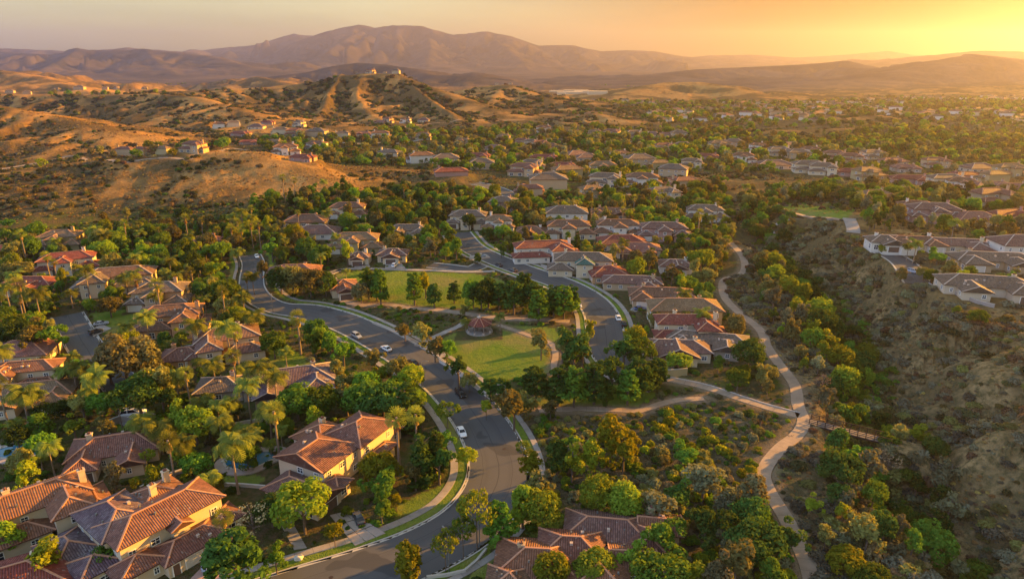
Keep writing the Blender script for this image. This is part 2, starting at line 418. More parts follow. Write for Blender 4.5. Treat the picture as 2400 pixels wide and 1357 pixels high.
def asphalt():
    t = NT('asphalt')
    g = t.n('NewGeometry').outputs['Position']
    a = t.noise(g, 0.05, 4, .6); b_ = t.noise(g, 0.5, 4, .6); c = t.noise(g, 9.0, 2)
    col = t.mix(a, (.064, .063, .061), (.104, .101, .097))
    col = t.mix(t.ramp(b_, [(.5, (0, 0, 0)), (.72, (1, 1, 1))]), col, (.085, .082, .078))
    col = t.mix(t.math('MULTIPLY', c, .3), col, (.10, .097, .10))
    uv = t.n('UVMap').outputs[0]; sp = t.n('SeparateXYZ', i_0=uv)
    wv = t.math('ABSOLUTE', t.math('SUBTRACT', t.math('ABSOLUTE', sp.outputs[0]), 2.6))
    track = t.ramp(wv, [(.0, (1, 1, 1)), (.12, (.6, .6, .6)), (.9, (0, 0, 0))])
    col = t.mix(t.math('MULTIPLY', track, .25), col, (.045, .043, .046))
    wob = t.math('MULTIPLY', t.math('SUBTRACT', t.noise(g, .08, 3), .5), 1.2)
    uw = t.math('ADD', sp.outputs[0], wob)
    for off_, wd, st_ in ((0.0, .10, .6), (-3.1, .06, .5), (3.4, .06, .5)):
        line = t.math('LESS_THAN', t.math('ABSOLUTE', t.math('SUBTRACT', uw, off_)), wd)
        col = t.mix(t.math('MULTIPLY', line, st_), col, (.028, .027, .028))
    pat = t.ramp(t.noise(g, .11, 2, .4), [(.60, (0, 0, 0)), (.615, (1, 1, 1))])
    col = t.mix(t.math('MULTIPLY', pat, .75), col, (.046, .045, .045))
    b = t.n('BsdfPrincipled', i_Base_Color=col, i_Roughness=.82)
    b.inputs['Specular IOR Level'].default_value = 0.3
    bp = t.n('Bump', i_Strength=.25, i_Distance=.02, i_Height=c); t.t.links.new(bp.outputs[0], b.inputs['Normal'])
    return t.done(b.outputs[0])
M['asphalt'] = asphalt()

def pool_water():
    t = NT('pool water')
    g = t.n('NewGeometry').outputs['Position']
    n = t.noise(g, 1.6, 3)
    b = t.n('BsdfPrincipled', i_Base_Color=(.03, .16, .26, 1), i_Roughness=.05)
    b.inputs['Specular IOR Level'].default_value = 0.5
    bp = t.n('Bump', i_Strength=.12, i_Distance=.05, i_Height=n); t.t.links.new(bp.outputs[0], b.inputs['Normal'])
    return t.done(b.outputs[0])
M['poolwater'] = pool_water()

L = {}
L['green'] = leaf_mat('leaves green', (0.050, 0.104, 0.016), (0.160, 0.249, 0.034), .38)
L['dark'] = leaf_mat('leaves dark green', (0.026, 0.058, 0.016), (0.095, 0.146, 0.028), .32)
L['bright'] = leaf_mat('leaves bright green', (0.101, 0.166, 0.018), (0.260, 0.306, 0.036), .42)
L['yellow'] = leaf_mat('leaves yellow green', (0.141, 0.179, 0.016), (0.295, 0.313, 0.028), .42)
L['olive'] = leaf_mat('leaves olive', (0.096, 0.099, 0.034), (0.245, 0.218, 0.070), .34, (1.4, 1.2, .5))
L['greygreen'] = leaf_mat('leaves grey green', (0.110, 0.119, 0.064), (0.245, 0.236, 0.122), .30, (1.3, 1.15, .6))
L['brown'] = leaf_mat('leaves bronze', (0.095, 0.086, 0.039), (0.206, 0.179, 0.082), .28, (1.3, 1.0, .5))
L['palm'] = leaf_mat('palm fronds', (0.083, 0.122, 0.023), (0.237, 0.249, 0.051), .40)
L['palmdry'] = leaf_mat('dry palm fronds', (0.244, 0.152, 0.061), (0.390, 0.256, 0.104), .3, (1.2, .95, .5))
L['tan'] = leaf_mat('dry twigs', (0.244, 0.171, 0.098), (0.415, 0.293, 0.171), .2, (1.1, .95, .6))
L['sage'] = leaf_mat('sage scrub', (0.077, 0.076, 0.051), (0.199, 0.176, 0.116), .2, (1.2, 1.05, .7))
L['scrub'] = leaf_mat('chaparral', (0.036, 0.043, 0.021), (0.122, 0.121, 0.046), .2)
L['straw'] = leaf_mat('straw grass', (.26, .15, .05), (.44, .28, .10), .2, (1.2, 1.0, .6))
L['drybush'] = leaf_mat('dry brush', (0.146, 0.098, 0.049), (0.281, 0.189, 0.098), .2, (1.2, 1.0, .6))

# ------------------------------------------------------------------ mesh helpers
def new_mesh(name, V, F, mats=(), mi=None, smooth=False, uv=None):
    me = bpy.data.meshes.new(name)
    me.from_pydata([tuple(v) for v in V], [], [tuple(f) for f in F])
    for m in mats: me.materials.append(m)
    if mi is not None: me.polygons.foreach_set('material_index', list(mi))
    if uv is not None:
        l = me.uv_layers.new(name='UVMap'); l.data.foreach_set('uv', [c for p in uv for c in p])
    if smooth: me.polygons.foreach_set('use_smooth', [True] * len(me.polygons))
    me.update(); return me

def big_mesh(name, V, Q, mats=(), smooth=False):
    """quads from numpy arrays"""
    me = bpy.data.meshes.new(name)
    V = np.asarray(V, np.float32); Q = np.asarray(Q, np.int32); k = Q.shape[1]
    me.vertices.add(len(V)); me.vertices.foreach_set('co', V.ravel())
    me.loops.add(Q.size); me.loops.foreach_set('vertex_index', Q.ravel())
    me.polygons.add(len(Q)); me.polygons.foreach_set('loop_start', np.arange(0, Q.size, k, dtype=np.int32))
    me.polygons.foreach_set('loop_total', np.full(len(Q), k, np.int32))
    if smooth: me.polygons.foreach_set('use_smooth', np.ones(len(Q), bool))
    for m in mats: me.materials.append(m)
    me.update(calc_edges=True); return me

class MB:
    """collects simple solids and links them as one mesh"""
    def __init__(s): s.V = []; s.F = []; s.U = []; s.mi = []
    def face(s, pts, uv=None, mi=0):
        i = len(s.V); s.V += [tuple(p) for p in pts]; s.F.append(tuple(range(i, i + len(pts))))
        s.U += list(uv) if uv else [(p[0], p[1]) for p in pts]; s.mi.append(mi)
    def box(s, x0, y0, z0, x1, y1, z1, mi=0, bottom=True):
        a = [(x0, y0, z0), (x1, y0, z0), (x1, y1, z0), (x0, y1, z0), (x0, y0, z1), (x1, y0, z1), (x1, y1, z1), (x0, y1, z1)]
        for f in ([(0, 3, 2, 1)] if bottom else []) + [(4, 5, 6, 7), (0, 1, 5, 4), (1, 2, 6, 5), (2, 3, 7, 6), (3, 0, 4, 7)]:
            s.face([a[k] for k in f], mi=mi)
    def bar(s, p, q, w, h=None, mi=0):
        p = Vector(p); q = Vector(q); h = h or w; d = (q - p).normalized()
        x = d.cross(Vector((0, 0, 1))); x = x.normalized() if x.length > 1e-4 else Vector((1, 0, 0)); y = x.cross(d).normalized()
        r = [x * (w / 2) * a + y * (h / 2) * b for a, b in ((-1, -1), (1, -1), (1, 1), (-1, 1))]
        A = [p + k for k in r]; B = [q + k for k in r]
        for k in range(4): s.face([A[k], A[(k + 1) % 4], B[(k + 1) % 4], B[k]], mi=mi)
        s.face(A[::-1], mi=mi); s.face(B, mi=mi)
    def tube(s, pts, rad, n=6, mi=0):
        rings = []
        for i, p in enumerate(pts):
            p = Vector(p); a = Vector(pts[max(0, i - 1)]); b = Vector(pts[min(len(pts) - 1, i + 1)])
            d = (b - a).normalized(); x = d.cross(Vector((0.13, 0.97, 0.21))).normalized(); y = d.cross(x)
            r = rad[i] if hasattr(rad, '__len__') else rad
            rings.append([p + (x * math.cos(2 * math.pi * k / n) + y * math.sin(2 * math.pi * k / n)) * r for k in range(n)])
        for A, B in zip(rings[:-1], rings[1:]):
            for k in range(n): s.face([A[k], A[(k + 1) % n], B[(k + 1) % n], B[k]], mi=mi)
        s.face(rings[-1], mi=mi)
    def mesh(s, name, *mats, smooth=False):
        return new_mesh(name, s.V, s.F, mats, s.mi, smooth, s.U)
    def build(s, name, mat, parent=None, smooth=False):
        return add(name, s.mesh(name, *(mat if isinstance(mat, (list, tuple)) else (mat,)), smooth=smooth), parent)

def add(name, data, parent=None, loc=None, rz=0.0, scale=None):
    o = bpy.data.objects.new(name, data); COL.objects.link(o)
    if parent is not None: o.parent = parent
    if loc is not None: o.location = loc
    if rz: o.rotation_euler = (0, 0, rz)
    if scale is not None: o.scale = scale if hasattr(scale, '__len__') else (scale,) * 3
    return o

def tag(o, label=None, cat=None, group=None, kind=None):
    for k, v in (('label', label), ('category', cat), ('group', group), ('kind', kind)):
        if v: o[k] = v
    return o

CHILD = {}
def kids(o):
    return CHILD.get(o.name) or [c for c in o.children]
def copy_tree(o, parent=None, parts=None):
    """a copy of a thing, of its parts and of their sub-parts; PARTS: [(object, [its children])] read once from the source"""
    c = o.copy(); COL.objects.link(c); c.parent = parent
    for ch, sub in parts:
        d = ch.copy(); COL.objects.link(d); d.parent = c
        for g in sub:
            e = g.copy(); COL.objects.link(e); e.parent = d
    return c
def parts_of(o):
    by = {}
    for x in COL.objects:
        if x.parent is not None: by.setdefault(x.parent.name, []).append(x)
    return [(ch, by.get(ch.name, [])) for ch in by.get(o.name, [])]

REG = []          # (object, describing words, kind words, plural) for the labels written at the end
def reg(o, desc, one, many, cat, group):
    o['category'] = cat; o['group'] = group
    REG.append((o, desc, one, many))

# ------------------------------------------------------------------ where things stand
def G(px, py):
    """the point of the natural land that a picture point looks at"""
    d = ray(px, py)
    t = np.geomspace(63, 14000, 3000)
    P = d[None, :] * t[:, None] + np.array([0, 0, CAM_H])
    below = np.nonzero(P[:, 2] < fan(TL, P))[0]
    return P[below[0]] if len(below) else P[-1]

def smooth_line(pts, step=2.0):
    pts = np.asarray(pts, float)
    P = np.vstack([2 * pts[0] - pts[1], pts, 2 * pts[-1] - pts[-2]])
    out = []
    for i in range(1, len(P) - 2):
        n = max(2, int(np.hypot(*(P[i + 1] - P[i])[:2]) / step))
        for k in range(n):
            t = k / n
            out.append(0.5 * ((2 * P[i]) + (-P[i - 1] + P[i + 1]) * t + (2 * P[i - 1] - 5 * P[i] + 4 * P[i + 1] - P[i + 2]) * t * t + (-P[i - 1] + 3 * P[i] - 3 * P[i + 1] + P[i + 2]) * t ** 3))
    out.append(P[-2])
    return np.array(out)

def soften(L_, n):
    z = L_[:, 2].copy()
    for _ in range(n):
        zp = np.pad(z, 1, mode='edge'); z = (zp[:-2] + 2 * zp[1:-1] + zp[2:]) / 4
    L_[:, 2] = z
    return L_

def line_on_land(pix, step=2.0, soft=30, extra=()):
    w = [G(*p) for p in pix]
    L_ = smooth_line(list(w) + [np.array(e, float) for e in extra], step)
    L_[:, 2] = fan(TL, L_)
    return soften(L_, soft)

LINES = {}
LINES['main'] = line_on_land([(330, 1540), (560, 1440), (700, 1392), (860, 1340), (1000, 1286), (1100, 1225), (1156, 1155), (1168, 1090), (1145, 1020), (1096, 950), (1037, 890), (962, 838), (880, 790), (800, 752), (725, 731), (655, 722), (612, 703), (592, 678), (590, 650), (594, 620), (586, 598)])
LINES['east'] = line_on_land([(1075, 545), (1088, 562), (1105, 580), (1140, 599), (1195, 622), (1255, 643), (1325, 668), (1380, 700), (1408, 735), (1418, 775), (1424, 812), (1450, 850), (1500, 876), (1552, 890)])
LINES['west'] = line_on_land([(158, 738), (178, 775), (196, 808), (228, 850), (262, 876), (290, 905)])
LINES['north'] = line_on_land([(1112, 428), (1148, 438), (1182, 450), (1198, 462), (1192, 478)])
LINES['plateau'] = line_on_land([(2062, 590), (2090, 600), (2115, 620), (2138, 648), (2152, 672)])
LINES['parkdrive'] = line_on_land([(1008, 622), (1050, 626), (1100, 631), (1128, 622)], soft=10)
LINES['farlane'] = line_on_land([(1990, 512), (2000, 535), (1998, 556)])
LINES['trail'] = line_on_land([(1712, 570), (1738, 598), (1746, 625), (1735, 645), (1700, 655), (1693, 675), (1703, 705), (1738, 738), (1782, 775), (1799, 815), (1830, 858), (1862, 902), (1870, 950), (1884, 988), (1868, 1020), (1830, 1050), (1798, 1088), (1789, 1118), (1806, 1158), (1838, 1208), (1868, 1268), (1890, 1316), (1906, 1372), (1920, 1440)])
LINES['ramp'] = line_on_land([(1552, 888), (1600, 896), (1660, 909), (1740, 936), (1800, 955), (1872, 975)])
LINES['loop'] = line_on_land([(1262, 962), (1350, 958), (1420, 960), (1500, 962), (1540, 950), (1590, 938), (1650, 935)])
LINES['parkpath'] = line_on_land([(800, 705), (845, 716), (905, 714), (960, 722), (1040, 728), (1130, 741), (1200, 748), (1270, 750), (1335, 754)])
LINES['gazpath'] = line_on_land([(975, 812), (1010, 794), (1050, 776), (1075, 765), (1092, 752)])
LINES['gazpath2'] = line_on_land([(1168, 762), (1200, 772), (1245, 788), (1290, 805), (1302, 830), (1298, 858), (1306, 880)])
LINES['walk1'] = line_on_land([(876, 757), (915, 772), (960, 794), (1000, 815), (1040, 838)])
LINES['lawnring'] = line_on_land([(770, 640), (800, 632), (850, 630), (930, 632), (1010, 634), (1100, 638), (1160, 636)])
LINES['lawnring2'] = line_on_land([(800, 632), (775, 645), (785, 656), (800, 664)])
LINES['footpath'] = line_on_land([(1820, 480), (1835, 490), (1880, 505), (1950, 512), (1992, 517)])
LINES['footpath2'] = line_on_land([(1955, 515), (1880, 512), (1838, 514), (1822, 528), (1806, 540), (1812, 550)])
LINES['hillroad'] = line_on_land([(0, 398), (60, 388), (120, 378), (190, 370), (260, 374), (340, 374), (400, 368), (460, 362), (520, 352), (580, 352)], soft=20)
LINES['midroad'] = line_on_land([(1280, 465), (1330, 462), (1420, 458), (1520, 455), (1580, 455)], soft=15)
LINES['terrace1'] = line_on_land([(640, 330), (720, 333), (860, 336), (960, 334), (1000, 328)], soft=15)
LINES['terrace2'] = line_on_land([(1255, 322), (1330, 328), (1430, 332), (1540, 335), (1600, 336)], soft=15)
LINES['saddle'] = line_on_land([(930, 300), (1000, 292), (1060, 286), (1140, 284), (1230, 282)], soft=15)

WID = {'main': 13.0, 'east': 12.0, 'west': 9.0, 'north': 10.0, 'plateau': 9.0, 'parkdrive': 7.0, 'farlane': 6.0, 'trail': 3.2, 'ramp': 2.8, 'loop': 2.3, 'parkpath': 3.0, 'gazpath': 2.2, 'gazpath2': 2.0, 'walk1': 1.9,
       'lawnring': 2.4, 'lawnring2': 2.2, 'footpath': 3.2, 'footpath2': 2.4, 'hillroad': 4.5, 'midroad': 5.0, 'terrace1': 5.0, 'terrace2': 5.0, 'saddle': 4.0}

# houses: roof centre in the picture, length, depth, turn (deg), storeys, plan, roof, wall, label
HOUSES = [
    # left-hand quarter, from the camera outwards
    (90, 1172, 22, 15, 42, 2, 'L', 'orange', 'cream', 'cream two-storey house with orange tiled roof and wall chimney at the left edge'),
    (262, 1050, 19, 15, 20, 1, 'T', 'terracotta', 'beige', 'single-storey house with dark red hip roof beside the kidney pool'),
    (20, 1352, 18, 12, 30, 1, 'H', 'red', 'cream', 'red tile roof cut off by the bottom left corner'),
    (682, 888, 25, 17, 18, 1, 'T', 'purple', 'stone', 'single-storey house with weathered dark grey tile roof behind the round hedge trees'),
    (525, 788, 22, 17, 24, 2, 'L', 'mauve', 'cream', 'cream two-storey house with mauve roof and tall side chimney above the palms'),
    (400, 732, 23, 16, 14, 2, 'L', 'brown', 'peach', 'orange-walled two-storey house with brown roof behind the bronze magnolia'),
    (372, 676, 21, 15, 10, 2, 'T', 'greybrown', 'tan', 'tan two-storey house with grey-brown roof between two larger villas'),
    (268, 642, 30, 17, 16, 2, 'L', 'greybrown', 'cream', 'long cream villa with blue-grey and brown roofs on the left street'),
    (156, 602, 25, 14, 22, 2, 'T', 'red', 'white', 'white and orange villa with long red tile roof'),
    (138, 550, 21, 15, 10, 2, 'T', 'tan', 'olive', 'olive-tan villa with tan tile roof under the golden hillside'),
    (58, 662, 20, 14, 4, 1, 'T', 'red', 'cream', 'single-storey house with red ridged roof at the left edge'),
    (12, 585, 17, 12, 10, 1, 'H', 'red', 'white', 'red-roofed bungalow cut by the left edge below the olive villa'),
    (52, 812, 17, 12, 12, 1, 'H', 'pink', 'cream', 'low pink-brown roof with stub chimney beside the cul-de-sac'),
    (48, 862, 19, 11, 12, 2, 'L', 'orange', 'cream', 'sunlit cream house with corner chimney next to the palm grove'),
    (76, 918, 21, 14, 15, 1, 'T', 'tan', 'cream', 'low house with wide tan tile roof in front of the palm grove'),
    (470, 562, 17, 12, 12, 1, 'L', 'pink', 'pink', 'small pink house among dark trees near the tall fan palms'),
    (430, 825, 12, 9, 15, 1, 'H', 'terracotta', 'peach', 'small terracotta garage roof below the orange-walled house'),
    (520, 895, 12, 9, 10, 1, 'H', 'greybrown', 'stone', 'low garden building with grey tile roof among the palms'),
    # behind the park
    (718, 512, 22, 13, 2, 1, 'H', 'brown', 'tan', 'brown-roofed bungalow at the foot of the golden hill'),
    (742, 538, 22, 13, 2, 1, 'H', 'mauve', 'white', 'white bungalow with mauve hip roof above the dark trees'),
    (832, 556, 26, 15, 4, 2, 'T', 'tan', 'olive', 'olive villa with tan gable roof over the bright poplar'),
    (958, 536, 21, 14, 0, 1, 'T', 'greybrown', 'cream', 'grey-brown hip-roofed house behind the upper lawn'),
    (920, 592, 13, 11, 0, 1, 'G', 'mauve', 'cream', 'small gable-fronted house with pale pediment facing the upper lawn'),
    (842, 598, 9, 9, 0, 1, 'G', 'mauve', 'white', 'small house with white framed porch facing the upper lawn'),
    (688, 632, 21, 13, 8, 1, 'H', 'pink', 'tan', 'low pink-roofed house left of the upper lawn'),
    (806, 668, 10, 13, 20, 1, 'G', 'terracotta', 'cream', 'small gabled park house beside the upper lawn trees'),
    (815, 482, 22, 13, 0, 2, 'T', 'brown', 'cream', 'cream villa with brown roof under the golden slope'),
    # along the street on the right
    (1280, 575, 31, 15, 8, 2, 'L', 'red', 'white', 'white villa with long red tile roof on the far street'),
    (1365, 604, 29, 15, -4, 2, 'T', 'greybrown', 'cream', 'cream villa with green-patched grey roof on the far street'),
    (1425, 634, 15, 12, 4, 1, 'H', 'red', 'peach', 'small peach house with red hip roof beside the grey-roofed villa'),
    (1458, 562, 23, 14, 0, 1, 'H', 'red', 'cream', 'wide red hip roof behind the white villa'),
    (1492, 580, 22, 14, -4, 1, 'T', 'pink', 'cream', 'pale house with pink tile roof behind the small peach house'),
    (1585, 618, 14, 11, -6, 1, 'G', 'mauve', 'white', 'small white gabled house near the trail trees'),
    (1482, 658, 23, 14, -6, 1, 'L', 'mauve', 'tan', 'tan house with mauve roof beside the curving far street'),
    (1548, 688, 25, 14, -6, 1, 'T', 'brown', 'tan', 'brown-roofed house with sunlit orange slope by the far street'),
    (1604, 712, 24, 11, -2, 2, 'H', 'tan', 'olive', 'plain olive two-storey block with tan hip roof'),
    (1618, 752, 23, 13, -2, 2, 'L', 'red', 'cream', 'cream house with pinkish red roof and dark picture windows'),
    (1655, 795, 26, 13, -14, 1, 'T', 'greybrown', 'stone', 'grey-roofed sprawling house in front of the red-roofed one'),
    (1585, 812, 20, 12, -4, 1, 'G', 'mauve', 'cream', 'gabled house with two arched vents above the ivy wall'),
    # second row
    (1098, 502, 23, 15, -4, 2, 'T', 'greybrown', 'cream', 'two-storey cream villa with slate-brown roof behind the street trees'),
    (1168, 512, 17, 13, -4, 2, 'T', 'tan', 'white', 'white two-storey wing with tan roof behind the street trees'),
    (1245, 540, 15, 14, -6, 1, 'G', 'brown', 'white', 'white gabled house with columned porch'),
    (1335, 525, 26, 14, 0, 2, 'T', 'brown', 'cream', 'cream villa with brown roof right of the columned porch house'),
    (1448, 523, 26, 13, -2, 2, 'T', 'brown', 'white', 'bright white villa with chocolate hip roof'),
    (1558, 530, 27, 14, -2, 2, 'T', 'mauve', 'pink', 'mauve villa with dusky pink walls'),
    (1328, 492, 23, 13, -2, 2, 'H', 'greybrown', 'white', 'white villa with plain grey-brown hip roof'),
    (1430, 495, 24, 13, -4, 1, 'T', 'brown', 'tan', 'low brown-roofed house between the white villas'),
    (1655, 488, 24, 14, -6, 2, 'T', 'greybrown', 'white', 'white villa with grey roof beside the trail head'),
    (1180, 468, 16, 11, -10, 2, 'H', 'greybrown', 'pink', 'pinkish house below the curving upper road'),
    # plateau across the canyon
    (2085, 562, 16, 12, -8, 1, 'G', 'greybrown', 'white', 'white house with arched garage on the plateau edge'),
    (2150, 566, 22, 12, -6, 1, 'T', 'brown', 'white', 'white brown-roofed house wing on the plateau'),
    (2245, 572, 26, 14, -10, 1, 'L', 'mauve', 'cream', 'cream house with pale mauve roof at the back of the plateau'),
    (2330, 608, 30, 15, -8, 1, 'T', 'greybrown', 'tan', 'wide tan house with grey-brown roof in the middle of the plateau'),
    (2325, 668, 30, 17, -14, 1, 'T', 'greybrown', 'beige', 'large beige house with grey and tan roof on the canyon rim'),
    (2195, 488, 26, 15, -6, 2, 'T', 'mauve', 'pink', 'dusky two-storey villa with mauve roof beyond the green park'),
    (2285, 508, 20, 13, -4, 1, 'H', 'pink', 'cream', 'low house with pale pink roof beside the dusky villa'),
    (2395, 566, 20, 13, -4, 2, 'H', 'mauve', 'white', 'white-walled house at the right edge behind the plateau'),
]
FAR_HOUSES = [  # roof centre in the picture, length m
    (742, 319, 22), (800, 322, 18), (852, 318, 18), (890, 324, 24), (960, 322, 20), (992, 326, 18), (740, 351, 23), (915, 372, 24), (985, 380, 25), (1045, 385, 22), (1055, 410, 24), (705, 378, 18),
    (890, 290, 18), (908, 287, 16), (950, 288, 16), (993, 285, 16), (835, 171, 22), (868, 171, 24), (902, 171, 24), (928, 172, 18), (1165, 198, 22), (1196, 197, 20),
    (1275, 309, 22), (1340, 314, 22), (1395, 318, 18), (1435, 320, 24), (1490, 321, 22), (1530, 319, 20), (1562, 319, 18), (1592, 321, 18), (1225, 340, 18), (1245, 343, 17), (1268, 345, 18), (1292, 348, 16), (1318, 352, 18),
    (1275, 378, 25), (1352, 368, 22), (1378, 375, 20), (1318, 396, 22), (1230, 411, 25), (1325, 415, 27), (1415, 406, 25), (1422, 437, 27), (1285, 440, 26), (1508, 437, 27), (1250, 395, 20), (1455, 372, 20), (1500, 388, 24), (1545, 395, 20),
    (1690, 350, 24), (1722, 344, 20), (1602, 345, 20), (1560, 352, 20), (1745, 380, 22), (1815, 394, 32), (1905, 404, 30), (1935, 409, 24), (2010, 414, 26), (2040, 420, 24), (2140, 430, 26), (2230, 440, 28), (2262, 446, 22), (2340, 450, 28), (2385, 455, 24),
    (1832, 364, 22), (1872, 370, 20), (1905, 362, 20), (1962, 374, 22), (2000, 381, 22), (2050, 372, 22), (2100, 385, 22), (2130, 402, 22), (2200, 392, 22), (2300, 402, 24), (2378, 412, 26), (2262, 416, 20), (2330, 425, 22), (1780, 352, 18),
    (1850, 345, 18), (1660, 372, 20), (1625, 392, 20), (1580, 412, 22), (1600, 440, 22), (1560, 470, 22), (1240, 458, 20), (1390, 462, 18),
    (292, 362, 24), (330, 362, 18), (382, 361, 22), (450, 356, 26), (130, 213, 30), (185, 209, 34), (245, 209, 20), (272, 207, 22), (338, 208, 22), (22, 217, 26), (62, 220, 22), (560, 318, 22), (600, 301, 18), (690, 318, 22), (655, 313, 20),
    (512, 300, 16), (545, 296, 16), (625, 291, 16), (700, 296, 16), (582, 338, 20), (640, 345, 20), (668, 362, 20), (1120, 372, 22), (1160, 352, 20), (1130, 395, 20), (1085, 340, 18), (1180, 330, 18), (1205, 372, 20),
    (2150, 505, 20), (2340, 482, 24), (2060, 478, 20), (2380, 520, 22),
]
for _n in ('main', 'east', 'west', 'north', 'plateau', 'parkdrive'):
    pass

# ------------------------------------------------------------------ building plots, levelled ground
def land1(x, y): return float(fan(TL, np.array([[x, y]]))[0])
def roof_at(px, py, h):
    z = 0.0
    for _ in range(6):
        p = at_z(px, py, z + h); z = 0.5 * z + 0.5 * land1(p[0], p[1])
    return p[0], p[1], land1(p[0], p[1])

PLOTS = []      # x, y, z, half length, half depth, turn
HPOS = []
for h in HOUSES:
    x, y, z = roof_at(h[0], h[1], h[5] * 3.0 + 0.9)
    HPOS.append((x, y, z)); PLOTS.append((x, y, z, h[2] / 2 + 1, h[3] / 2 + 1, R(h[4])))
H1_POS, H1_YAW = (-39.3, 122.5, 0.0), R(62.9)
H2_POS, H2_YAW = (-67.4, 99.7, 0.0), R(52.0)
H6_POS, H6_YAW = (9.0, 99.5, 0.0), R(-5.0)
H7_POS, H7_YAW = (20.0, 108.0, 0.0), R(-8.0)
def off(pos, yaw, lx, ly): return (pos[0] + math.cos(yaw) * lx - math.sin(yaw) * ly, pos[1] + math.sin(yaw) * lx + math.cos(yaw) * ly)
for pos, yaw, cx, cy, a, b in [(H1_POS, H1_YAW, 9, 6, 17, 11), (H2_POS, H2_YAW, 6, 4, 17, 13), (H6_POS, H6_YAW, 2, 0, 14, 8), (H7_POS, H7_YAW, 0, 0, 11, 6)]:
    x, y = off(pos, yaw, cx, cy); PLOTS.append((x, y, 0.0, a, b, yaw))
FPOS = []
_rf = random.Random(4)
for i, (px, py, w) in enumerate(FAR_HOUSES):
    p = G(px, py + 2)
    FPOS.append((p[0], p[1] + 4, p[2])); PLOTS.append((p[0], p[1] + 4, p[2], w / 2 + 1, 7.5, 0.0))

GAZ = at_z(1124, 777, 0.0)
PLOTS.append((GAZ[0], GAZ[1], 0.0, 8, 8, 0))
BR0, BR1 = at_z(1893, 987, 0.0), at_z(2090, 1037, 0.0)
PLOTS.append((BR1[0] + 2.6, BR1[1] - 1.6, 0.0, 3, 2.5, R(-32)))

def plot_local(P, pl):
    dx = P[:, 0] - pl[0]; dy = P[:, 1] - pl[1]; c, s = math.cos(pl[5]), math.sin(pl[5])
    return np.maximum(np.abs(c * dx + s * dy) - pl[3], np.abs(-s * dx + c * dy) - pl[4])

_pm = np.array([to_px(*p)[0] for p in LINES['main']]); _ym = np.array([to_px(*p)[1] for p in LINES['main']])
WFAC = {len(LINES['main']): 1 - .30 * S((735 - _pm) / 110) * (_ym < 800)}     # the street narrows where it turns uphill
SIMPLE = {k: v[::4] if len(v) > 12 else v for k, v in LINES.items()}
for k in SIMPLE: SIMPLE[k] = np.vstack([SIMPLE[k], LINES[k][-1:]])
SUNK = {'main', 'east', 'west', 'north', 'plateau', 'parkdrive'}
def level(P, z):
    P = np.asarray(P, float); z = z.copy(); low = np.zeros(len(P))
    for pl in PLOTS:
        r = max(pl[3], pl[4]) * 1.5 + 9
        m = (np.abs(P[:, 0] - pl[0]) < r) & (np.abs(P[:, 1] - pl[1]) < r)
        if m.any():
            w = 1 - S(plot_local(P[m], pl) / 7.0)
            z[m] = z[m] * (1 - w) + pl[2] * w
    for k, ln in SIMPLE.items():
        hw = WID[k] / 2; ex = 4.5 if k in ('main', 'east') else 1.0
        lo = ln[:, :2].min(0) - hw - 16; hi = ln[:, :2].max(0) + hw + 16
        m = (P[:, 0] > lo[0]) & (P[:, 0] < hi[0]) & (P[:, 1] > lo[1]) & (P[:, 1] < hi[1])
        if m.any():
            d, lz, s, sd = seg_near(P[m], ln)
            w = 1 - S((d - hw - ex) / 6.0)
            zz = z[m] * (1 - w) + lz * w
            low[m] = np.maximum(low[m], np.where(d < hw - 0.1, 0.22, 0.0))
            z[m] = zz
    return z, low
TZ, TLOW = level(TP, TL)
def height(P): return fan(TZ, P), fan(TC, P)
def hz(x, y): return float(fan(TZ, np.array([[x, y]]))[0])

# ------------------------------------------------------------------ a plan of what covers the ground (half-metre cells)
RX0, RY0, RC, RNX, RNY = -430.0, 60.0, 0.5, 1720, 1180
def blank(): return np.zeros((RNY, RNX), bool)
HARD, LAWN, POOLM, NOTREE = blank(), blank(), blank(), blank()
def cells(x0, y0, x1, y1):
    i0 = max(0, int((x0 - RX0) / RC)); i1 = min(RNX, int((x1 - RX0) / RC) + 2); j0 = max(0, int((y0 - RY0) / RC)); j1 = min(RNY, int((y1 - RY0) / RC) + 2)
    if i0 >= i1 or j0 >= j1: return None
    X, Y = np.meshgrid(RX0 + (np.arange(i0, i1) + .5) * RC, RY0 + (np.arange(j0, j1) + .5) * RC)
    return (slice(j0, j1), slice(i0, i1)), np.column_stack([X.ravel(), Y.ravel()]), X.shape
def mark_line(mask, ln, hw):
    c = cells(*(ln[:, :2].min(0) - hw - 1), *(ln[:, :2].max(0) + hw + 1))
    if c: mask[c[0]] |= (seg_near(c[1], ln)[0] < hw).reshape(c[2])
def mark_plot(mask, pl, grow):
    r = max(pl[3], pl[4]) * 1.5 + grow + 2
    c = cells(pl[0] - r, pl[1] - r, pl[0] + r, pl[1] + r)
    if c: mask[c[0]] |= (plot_local(c[1], pl) < grow).reshape(c[2])
def in_poly(P, poly):
    x, y = P[:, 0], P[:, 1]; r = np.zeros(len(P), bool); n = len(poly)
    for i in range(n):
        x1, y1 = poly[i]; x2, y2 = poly[(i + 1) % n]
        c = ((y1 > y) != (y2 > y)) & (x < (x2 - x1) * (y - y1) / ((y2 - y1) + 1e-12) + x1)
        r ^= c
    return r
def mark_poly(mask, poly):
    poly = np.asarray(poly, float)
    c = cells(*poly.min(0), *poly.max(0))
    if c: mask[c[0]] |= in_poly(c[1], poly).reshape(c[2])
def ground_poly(pix): return [tuple(G(*p)[:2]) for p in pix]
